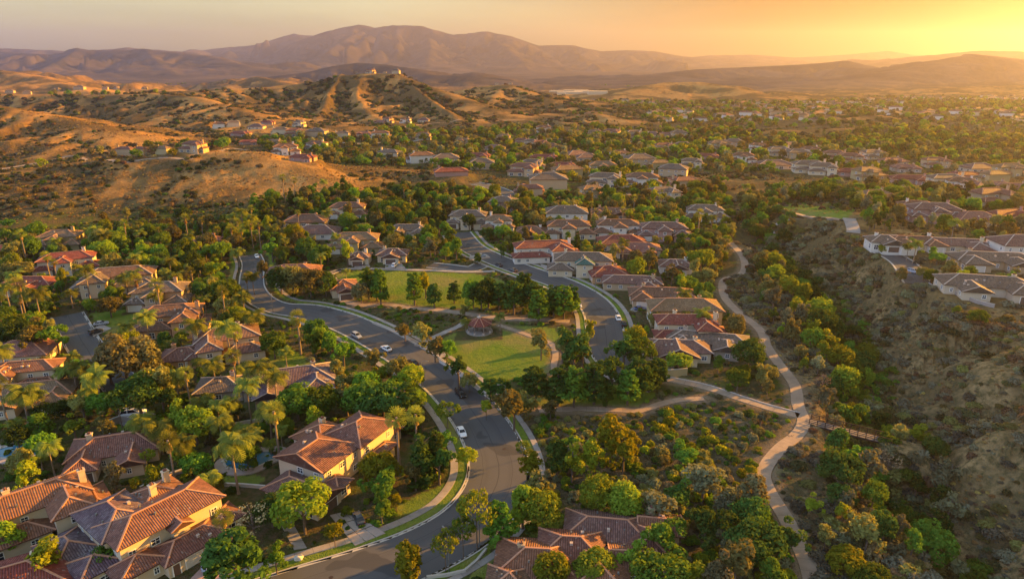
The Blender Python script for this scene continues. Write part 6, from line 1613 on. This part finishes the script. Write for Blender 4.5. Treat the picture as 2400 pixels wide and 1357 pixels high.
# ------------------------------------------------------------------ the gazebo
gz = add('gazebo', None, None, (GAZ[0], GAZ[1], .03), 0, .80); tag(gz, 'open octagonal gazebo with red roof and pillars on the park lawn', 'gazebo')
def octa(r, z, o=math.pi / 8): return [(r * math.cos(o + k * math.pi / 4), r * math.sin(o + k * math.pi / 4), z) for k in range(8)]
b = MB(); n = 28; top = [(5.7 * math.cos(2 * math.pi * k / n), 5.6 * math.sin(2 * math.pi * k / n), .22) for k in range(n)]; b.face(top)
for k in range(n): p, q = top[k], top[(k + 1) % n]; b.face([(p[0], p[1], -.5), (q[0], q[1], -.5), q, p])
b.build('floor_slab', M['concrete'], gz)
lo, hi = octa(5.7, 4.1), octa(.9, 6.2); roofg = MB()
for k in range(8):
    p, q, r, s = lo[k], lo[(k + 1) % 8], hi[(k + 1) % 8], hi[k]; w = math.dist(p, q); L_ = math.dist(((p[0] + q[0]) / 2, (p[1] + q[1]) / 2, p[2]), ((r[0] + s[0]) / 2, (r[1] + s[1]) / 2, r[2]))
    roofg.face([p, q, r, s], [(-w / 2, 0), (w / 2, 0), (.36, L_), (-.36, L_)])
roofg.face([(x, y, z - .14) for x, y, z in lo][::-1], [(0, 0)] * 8)
for k in range(8): p, q = lo[k], lo[(k + 1) % 8]; roofg.face([(p[0], p[1], p[2] - .14), (q[0], q[1], q[2] - .14), q, p], [(0, 0)] * 4)
rf = roofg.build('roof', M['roof_red'], gz)
for k in range(8):
    h = MB(); h.bar((lo[k][0], lo[k][1], lo[k][2] + .03), (hi[k][0], hi[k][1], hi[k][2] + .03), .24, .12); h.build('hip_cap', M['ridge_terracotta'], rf)
cu = MB(); a_, c_ = octa(.8, 6.15), octa(.8, 6.65)
for k in range(8): cu.face([a_[k], a_[(k + 1) % 8], c_[(k + 1) % 8], c_[k]])
e_ = octa(1.1, 6.65)
for k in range(8): cu.face([e_[k], e_[(k + 1) % 8], (0, 0, 7.3)])
cu.face(e_[::-1]); cup = cu.build('cupola', M['ridge_pale'], gz); fi = MB(); fi.tube([(0, 0, 7.2), (0, 0, 8.0), (0, 0, 8.9)], [.09, .05, .02], 6); fi.build('finial', M['metal'], cup)
for x, y, z in octa(4.9, 0):
    p = MB(); p.box(x - .22, y - .22, .22, x + .22, y + .22, 4.05); o = p.build('pillar', M['plank'], gz); q = MB(); q.box(x - .36, y - .36, .22, x + .36, y + .36, 1.05); q.build('pillar_base', M['stone'], o)
bm_ = MB(); r8 = octa(4.9, 3.9)
for k in range(8): bm_.bar(r8[k], r8[(k + 1) % 8], .22, .26)
bm_.build('ring_beam', M['plank'], gz)
for i, (dx, dy, lb) in enumerate([(-1.4, .6, 'picnic table nearer the shrub under the gazebo roof'), (1.5, -.6, 'picnic table nearer the far pillar under the gazebo roof')]):
    t = add('picnic_table', None, None, (GAZ[0] + dx, GAZ[1] + dy, .22), .4 * i); tag(t, lb, 'table', 'picnic tables in the gazebo')
    m = MB(); m.box(-.9, -.4, .70, .9, .4, .76); m.build('table_top', M['plank'], t)
    for s in (-1, 1):
        m = MB(); m.box(-.9, s * .75 - .14, .42, .9, s * .75 + .14, .47); m.build('bench', M['plank'], t)
        m = MB(); m.bar((s * .65, -.7, 0), (s * .65, .25, .70), .08); m.bar((s * .65, .7, 0), (s * .65, -.25, .70), .08); m.bar((s * .65, -.8, .40), (s * .65, .8, .40), .06); m.build('leg_frame', M['rail'], t)

# ------------------------------------------------------------------ the footbridge over the creek
bd = Vector((BR1[0] - BR0[0], BR1[1] - BR0[1], 0)); BL = bd.length; brg = add('footbridge', None, None, (BR0[0], BR0[1], .12), math.atan2(bd.y, bd.x)); tag(brg, 'brown steel footbridge with open railings from the trail over the creek', 'bridge')
m = MB(); m.box(-.5, -1.35, -.12, BL + 1.5, 1.35, .0); m.build('deck', M['plank'], brg)
for s in (-1, 1):
    m = MB(); m.box(0, s * 1.1 - .12, -.62, BL + .4, s * 1.1 + .12, -.125); m.build('girder', M['rail'], brg)
    nps = 11
    for k in range(nps):
        x = .6 + (BL - .6) * k / (nps - 1); m = MB(); m.box(x - .09, s * 1.4 - .09, -.4, x + .09, s * 1.4 + .09, 1.45); m.build('post', M['rail'], brg)
    for z, w in ((1.45, .16), (.95, .10), (.48, .10)):
        m = MB(); m.bar((.5, s * 1.4, z), (BL + .1, s * 1.4, z), w); m.build('rail', M['rail'], brg)
for k, (x, w) in enumerate(((.2, 1.6), (BL + .2, 1.6))):
    m = MB(); m.box(x - .8, -1.7, -4.5, x + .8, 1.7, -.64); m.build('abutment', M['concrete'], brg)

# ------------------------------------------------------------------ pools, walls, driveways, lamps, rocks
def blob(n, rx, ry, seed, k2=.16):
    r = random.Random(seed); ph = [r.uniform(0, 6.28) for _ in range(3)]
    return [((1 + k2 * math.sin(2 * t + ph[0]) + .08 * math.sin(3 * t + ph[1])) * rx * math.cos(t), (1 + k2 * math.sin(2 * t + ph[0]) + .08 * math.sin(3 * t + ph[1])) * ry * math.sin(t)) for t in [2 * math.pi * i / n for i in range(n)]]
for (px, py), rx, ry, yaw, seed, label in [((588, 1078), 5.6, 3.0, R(8), 2, 'deep blue kidney-shaped pool behind the beige house'), ((48, 1056), 6.5, 3.0, R(18), 5, 'pale turquoise garden pool at the left edge')]:
    p = at_z(px, py, 0.2); root = add('swimming_pool', None, None, (p[0], p[1], hz(p[0], p[1])), yaw); tag(root, label, 'pool', 'garden pools')
    o_ = blob(36, rx, ry, seed); c_ = MB(); w_ = MB(); d_ = MB()
    for i in range(36):
        a, b2 = o_[i], o_[(i + 1) % 36]; f = 1 + .55 / rx; g = 1 + 2.4 / rx
        c_.face([(a[0], a[1], .34), (a[0] * f, a[1] * (1 + .55 / ry), .34), (b2[0] * f, b2[1] * (1 + .55 / ry), .34), (b2[0], b2[1], .34)][::-1]); c_.face([(a[0], a[1], .0), (a[0], a[1], .34), (b2[0], b2[1], .34), (b2[0], b2[1], .0)])
        d_.face([(a[0] * f, a[1] * (1 + .55 / ry), .31), (a[0] * g, a[1] * (1 + 2.2 / ry), .31), (b2[0] * g, b2[1] * (1 + 2.2 / ry), .31), (b2[0] * f, b2[1] * (1 + .55 / ry), .31)][::-1]); d_.face([(a[0] * g, a[1] * (1 + 2.2 / ry), -.4), (b2[0] * g, b2[1] * (1 + 2.2 / ry), -.4), (b2[0] * g, b2[1] * (1 + 2.2 / ry), .31), (a[0] * g, a[1] * (1 + 2.2 / ry), .31)])
    w_.face([(a[0], a[1], .22) for a in o_]); w_.build('water', M['poolwater'], root); c_.build('coping', M['kerb'], root); d_.build('pool_deck', M['drive'], root)
    for i in range(5):
        a = o_[(i * 5 + 3) % 36]; bm = bmesh.new(); bmesh.ops.create_icosphere(bm, subdivisions=2, radius=.5)
        for v in bm.verts: v.co *= 1 + .25 * math.sin(v.co.x * 7 + i) * math.cos(v.co.y * 5 + 2 * i)
        me = bpy.data.meshes.new('rock'); bm.to_mesh(me); bm.free(); me.materials.append(M['boulder']); add('edge_rock', me, root, (a[0] * 1.12, a[1] * 1.2, .38), i, (1.1, .8, .6))

def wall_along(pix, h, th, mat, label, cap=None):
    w = [G(*p) for p in pix]; ln = smooth_line(w, 2.5); ln[:, 2] = [hz(p[0], p[1]) for p in ln]
    a, b2 = side_line(ln, -th / 2), side_line(ln, th / 2); m = MB()
    for i in range(len(ln) - 1):
        q = [(a[i], -.6), (b2[i], -.6), (b2[i + 1], -.6), (a[i + 1], -.6)]; lo_ = [(v[0], v[1], v[2] + dz) for v, dz in q]; hi_ = [(v[0], v[1], v[2] + h) for v, dz in q]
        m.face(hi_); m.face([lo_[0], hi_[0], hi_[3], lo_[3]]); m.face([lo_[1], lo_[2], hi_[2], hi_[1]])
        if i == 0: m.face([lo_[0], lo_[1], hi_[1], hi_[0]])
        if i == len(ln) - 2: m.face([lo_[2], lo_[3], hi_[3], hi_[2]])
    root = add('garden_wall', None); m.build('wall_body', mat, root)
    c = MB(); a, b2 = side_line(ln, -th / 2 - .07), side_line(ln, th / 2 + .07)
    for i in range(len(ln) - 1):
        lo_ = [(v[0], v[1], v[2] + h + .005) for v in (a[i], b2[i], b2[i + 1], a[i + 1])]; hi_ = [(x, y, z + .12) for x, y, z in lo_]
        c.face(hi_); c.face([lo_[0], hi_[0], hi_[3], lo_[3]]); c.face([lo_[1], lo_[2], hi_[2], hi_[1]]); c.face(lo_[::-1])
    c.build('coping', cap or M['kerb'], root); return tag(root, label, 'wall', 'garden walls')
wall_along([(240, 1012), (285, 990), (335, 1003), (390, 1024)], 1.8, .3, M['wallgrey'], 'grey block wall behind the red hip-roofed bungalow')
wall_along([(1030, 850), (1065, 872), (1105, 902), (1140, 930)], 1.1, .25, M['wall_white'], 'low white wall between the street and the gazebo lawn')
wall_along([(520, 1140), (570, 1141), (632, 1146)], .7, .3, M['kerb'], 'low pale retaining wall below the blue pool lawn')
wall_along([(330, 1150), (380, 1125), (430, 1108)], .9, .3, M['stone'], 'stone garden wall beside the grey-green tree')
wall_along([(2175, 672), (2230, 690), (2290, 715), (2330, 722)], 1.2, .25, M['wallgrey'], 'dark garden wall along the canyon rim below the grey roof')
wall_along([(1500, 880), (1560, 884), (1610, 880)], 2.2, .3, M['wall_olive'], 'ivy-topped wall under the gabled house with two arched vents')
wall_along([(540, 1000), (600, 990), (660, 985)], .8, .3, M['stone'], 'low stone wall in front of the dark grey tile roof')
wall_along([(1000, 1357), (1090, 1340), (1140, 1290)], .5, .3, M['kerb'], 'short pale wall beside the lower street pavement')

def paving(name, pix, mat, nx, ny, label=None):
    c = [np.array(at_z(*p, 0.0)) for p in pix]; root = add(name, None); tag(root, kind='structure')
    for i in range(nx):
        for j in range(ny):
            def bl(u, v):
                p = (c[0] * (1 - u) + c[1] * u) * (1 - v) + (c[3] * (1 - u) + c[2] * u) * v; return p
            e = .012; q = [bl((i + du) / nx + (e if du == 0 else -e), (j + dv) / ny + (e if dv == 0 else -e)) for du, dv in ((0, 0), (1, 0), (1, 1), (0, 1))]
            m = MB(); t = [(p[0], p[1], hz(p[0], p[1]) + .14) for p in q]; m.face(t)
            n_ = sum((t[k][0] * t[(k + 1) % 4][1] - t[(k + 1) % 4][0] * t[k][1]) for k in range(4))
            if n_ < 0: m = MB(); m.face(t[::-1]); t = t[::-1]
            for k in range(4): a, b2 = t[k], t[(k + 1) % 4]; m.face([(a[0], a[1], a[2] - .4), (b2[0], b2[1], b2[2] - .4), b2, a])
            m.build('slab', mat, root)
paving('driveway', [(772, 1207), (818, 1197), (905, 1250), (832, 1280)], M['drive'], 3, 3)
paving('driveway', [(445, 1357), (548, 1255), (580, 1290), (520, 1372)], M['redpave'], 3, 3)
paving('driveway', [(903, 618), (940, 616), (952, 630), (902, 631)], M['concrete'], 2, 2)
paving('driveway', [(834, 614), (864, 612), (868, 627), (830, 628)], M['concrete'], 2, 2)
paving('driveway', [(272, 990), (345, 958), (368, 972), (300, 1004)], M['concrete'], 3, 2)
paving('driveway', [(1100, 610), (1150, 604), (1140, 596), (1100, 600)], M['concrete'], 2, 1)
paving('driveway', [(1265, 618), (1300, 628), (1315, 640), (1275, 632)], M['concrete'], 2, 1)
paving('driveway', [(1480, 722), (1530, 715), (1536, 722), (1470, 735)], M['concrete'], 2, 1)
paving('driveway', [(205, 775), (240, 760), (262, 770), (220, 790)], M['concrete'], 2, 2)
paving('driveway', [(640, 1195), (672, 1200), (720, 1285), (690, 1290)], M['concrete'], 1, 5)
# dark mark painted on the trail by the bridge
p = at_z(1848, 1022, 0.0); mk = MB()
for dx, dy, l, a in ((0, 0, .9, .2), (.45, .1, .8, 1.2), (.9, .1, .6, .1), (1.35, .3, .25, .5)):
    c_, s_ = math.cos(a), math.sin(a); z = hz(p[0] + dx, p[1] + dy) + .09; q = [(-.07, -l / 2), (.07, -l / 2), (.07, l / 2), (-.07, l / 2)]
    mk.face([(p[0] + dx + u * c_ - v * s_, p[1] + dy + u * s_ + v * c_, z) for u, v in q])
tag(mk.build('path_marking', M['rubber']), kind='structure')

def lamp_post(px, py, h, a, label):
    x, y = foot(px, py); root = add('street_lamp', None, None, (x, y, hz(x, y) + .1), a); tag(root, label, 'street lamp', 'street lamps')
    m = MB(); m.tube([(0, 0, -.3), (0, 0, .6), (0, 0, h)], [.14, .10, .06], 8); m.build('pole', M['metal'], root)
    m = MB(); m.tube([(0, 0, h - .1), (.6, 0, h + .25), (1.6, 0, h + .3)], [.05, .045, .04], 6); m.build('arm', M['metal'], root)
    m = MB(); m.box(1.4, -.14, h + .20, 2.1, .14, h + .36); m.build('lamp_head', M['metal'], root)
for a in [(1124, 1280, 8, R(150), 'street lamp on the outer kerb of the lower bend'), (1052, 1338, 8, R(120), 'street lamp beside the street near the bottom edge'), (1184, 968, 8, R(190), 'street lamp beside the olive tree above the bend'), (990, 905, 7.5, R(-10), 'street lamp by the yellow street tree'), (1395, 680, 7.5, R(200), 'street lamp on the curving far street'), (640, 735, 7.5, R(-60), 'street lamp where the street turns uphill')]: lamp_post(*a)

for i, (px, py, s, lb) in enumerate([(2010, 1000, 1.6, 'large pale boulder just upstream of the footbridge'), (2035, 1012, 1.1, 'smaller pale boulder at the bridge railing'), (2000, 1050, 1.3, 'pale boulder in the creek under the footbridge'), (1992, 1062, 1.0, 'pointed pale rock below the footbridge'), (2048, 990, .8, 'white rock on the bank upstream of the bridge'), (700, 1310, .9, 'garden boulder at the corner of the front lawn')]):
    p = G(px, py); bm = bmesh.new(); bmesh.ops.create_icosphere(bm, subdivisions=3, radius=1.0)
    for v in bm.verts: v.co *= 1 + .22 * math.sin(v.co.x * 4 + i) * math.cos(v.co.y * 3.3 + 2 * i) + .10 * math.sin(v.co.z * 8 + i * 3)
    me = bpy.data.meshes.new('boulder'); bm.to_mesh(me); bm.free(); me.materials.append(M['boulder'])
    tag(add('boulder', me, None, (p[0], p[1], hz(p[0], p[1]) + s * .3), i * 1.3, (s, s * .8, s * .65)), lb, 'boulder', 'boulders')

# ------------------------------------------------------------------ labels: what sets each plant and far house apart
LANDMARKS = [(1124, 770, 'the gazebo'), (775, 1070, 'the big beige house'), (350, 1240, 'the purple-weathered house'), (90, 1180, 'the wall-chimney house'), (262, 1060, 'the red hip-roofed bungalow'), (588, 1080, 'the blue pool'), (48, 1056, 'the turquoise pool'), (682, 890, 'the dark grey tile roof'), (525, 790, 'the tall-chimney house'),
    (400, 735, 'the orange-walled house'), (268, 645, 'the long cream villa'), (156, 602, 'the white and orange villa'), (138, 552, 'the olive-tan villa'), (58, 665, 'the red ridged roof'), (50, 870, 'the corner-chimney house'), (230, 850, 'the cul-de-sac'), (470, 565, 'the small pink house'), (718, 515, 'the brown-roofed bungalow'), (832, 558, 'the tan-gabled villa'),
    (958, 540, 'the house behind the upper lawn'), (920, 600, 'the pedimented small house'), (688, 635, 'the low pink roof'), (806, 670, 'the gabled park house'), (980, 680, 'the upper lawn'), (1280, 580, 'the white red-roofed villa'), (1370, 605, 'the green-patched roof'), (1460, 565, 'the wide red roof'), (1550, 690, 'the sunlit orange slope'), (1605, 715, 'the plain olive block'),
    (1620, 755, 'the pinkish red roof'), (1600, 812, 'the arched-vent house'), (1245, 542, 'the columned porch house'), (1448, 525, 'the bright white villa'), (1560, 532, 'the mauve villa'), (1328, 494, 'the plain white villa'), (1655, 490, 'the trail-head villa'), (2110, 565, 'the arched-garage house'), (2330, 610, 'the middle plateau house'), (2325, 670, 'the canyon-rim house'),
    (2195, 490, 'the dusky villa'), (1990, 1010, 'the footbridge'), (1872, 960, 'the trail junction'), (1790, 1110, 'the lower trail bend'), (1880, 1300, 'the bottom of the trail'), (1790, 790, 'the middle trail'), (1735, 620, 'the upper trail bend'), (1380, 960, 'the footpath below the pines'), (1440, 1060, 'the yellow-green grove'), (1600, 1130, 'the shrubby slope'), (1300, 1300, 'the orange-roofed bungalow'), (1440, 1240, 'the mauve-tiled bungalow'),
    (1165, 1100, 'the street bend'), (1035, 890, 'the street above the bend'), (880, 790, 'the street by the park'), (700, 730, 'the street corner'), (590, 640, 'the uphill street'), (1400, 740, 'the curving far street'), (1190, 620, 'the far street'), (1120, 850, 'the gazebo lawn'), (1160, 450, 'the upper road curve'), (700, 430, 'the golden hill'), (1000, 420, 'the lower golden hill'), (300, 450, 'the brushy hillside'),
    (380, 362, 'the hilltop road'), (200, 300, 'the left golden ridge'), (230, 210, 'the left ridge houses'), (880, 175, 'the central hilltop'), (1190, 198, 'the second hilltop'), (1390, 270, 'the round brown knoll'), (1900, 305, 'the eroded mounds'), (860, 330, 'the left terrace road'), (1430, 328, 'the terrace road'), (1300, 400, 'the valley centre'), (1600, 400, 'the wooded valley'), (1900, 400, 'the right-hand villas'),
    (2250, 440, 'the long far villas'), (2100, 380, 'the hazy valley'), (1920, 490, 'the green park'), (2150, 530, 'the trees behind the plateau'), (2250, 800, 'the canyon slope'), (2300, 1000, 'the bare mound'), (2050, 880, 'the creek'), (2100, 1180, 'the lower canyon'), (1450, 440, 'the dirt road'), (1700, 350, 'the far right terraces'), (600, 310, 'the left valley houses'), (1100, 350, 'the central slope')]
ORD = ['first', 'second', 'third', 'fourth', 'fifth', 'sixth', 'seventh', 'eighth', 'ninth', 'tenth', 'eleventh', 'twelfth', 'thirteenth', 'fourteenth', 'fifteenth', 'sixteenth', 'seventeenth', 'eighteenth', 'nineteenth', 'twentieth']
def ordinal(k): return ORD[k] if k < 20 else 'twenty-' + ORD[k - 20] if k < 29 else 'thirty-' + ORD[(k - 30) % 10] if k > 29 else 'thirtieth'
groups_ = {}
for o, desc, one, many in REG:
    x, y, z = o.location; px, py, f = to_px(x, y, z + 1.5)
    bx_ = min(LANDMARKS, key=lambda l: ((l[0] - px) / 1.0) ** 2 + ((l[1] - py) * 1.5) ** 2)
    dx, dy = px - bx_[0], (py - bx_[1]) * 1.5
    rel = ('right of' if dx > 0 else 'left of') if abs(dx) > abs(dy) else ('in front of' if dy > 0 else 'behind')
    if math.hypot(dx, dy) < 22: rel = 'beside'
    groups_.setdefault((desc.strip(), one, many, rel, bx_[2]), []).append((px, py, o))
for (desc, one, many, rel, lm), rows in groups_.items():
    rows.sort(key=lambda r: (r[0], r[1]))
    for k, (_, _, o) in enumerate(rows):
        lab = f'{ordinal(k)} from left of {desc} {many} {rel} {lm}'
        if len(lab.replace('-', ' ').split()) > 16: rel = rel.replace('in front of', 'before'); lm = lm.replace('the footpath below the pines', 'the pine footpath').replace('the house behind the upper lawn', 'the upper lawn house')
        many = many.replace('trees on the ridge line', 'ridge trees').replace('trees beside the hilltop houses', 'hilltop trees')
        o['label'] = f'{desc} {one} {rel} {lm}'.strip() if len(rows) == 1 else f'{ordinal(k)} from left of {desc} {many} {rel} {lm}'.replace('  ', ' ')

# ------------------------------------------------------------------ haze over the whole valley
hz_m = bpy.data.materials.new('valley haze'); hz_m.use_nodes = True
ht = hz_m.node_tree
for n in list(ht.nodes): ht.nodes.remove(n)
ho = ht.nodes.new('ShaderNodeOutputMaterial'); hv = ht.nodes.new('ShaderNodeVolumePrincipled')
hv.inputs['Color'].default_value = HAZE_COL
hv.inputs['Density'].default_value = HAZE_DENS
hv.inputs['Anisotropy'].default_value = HAZE_G
ht.links.new(hv.outputs[0], ho.inputs['Volume'])
b = MB(); b.box(-17000, -60, -60, 17000, 15500, 640)
haze = b.build('haze', hz_m); tag(haze, kind='stuff')
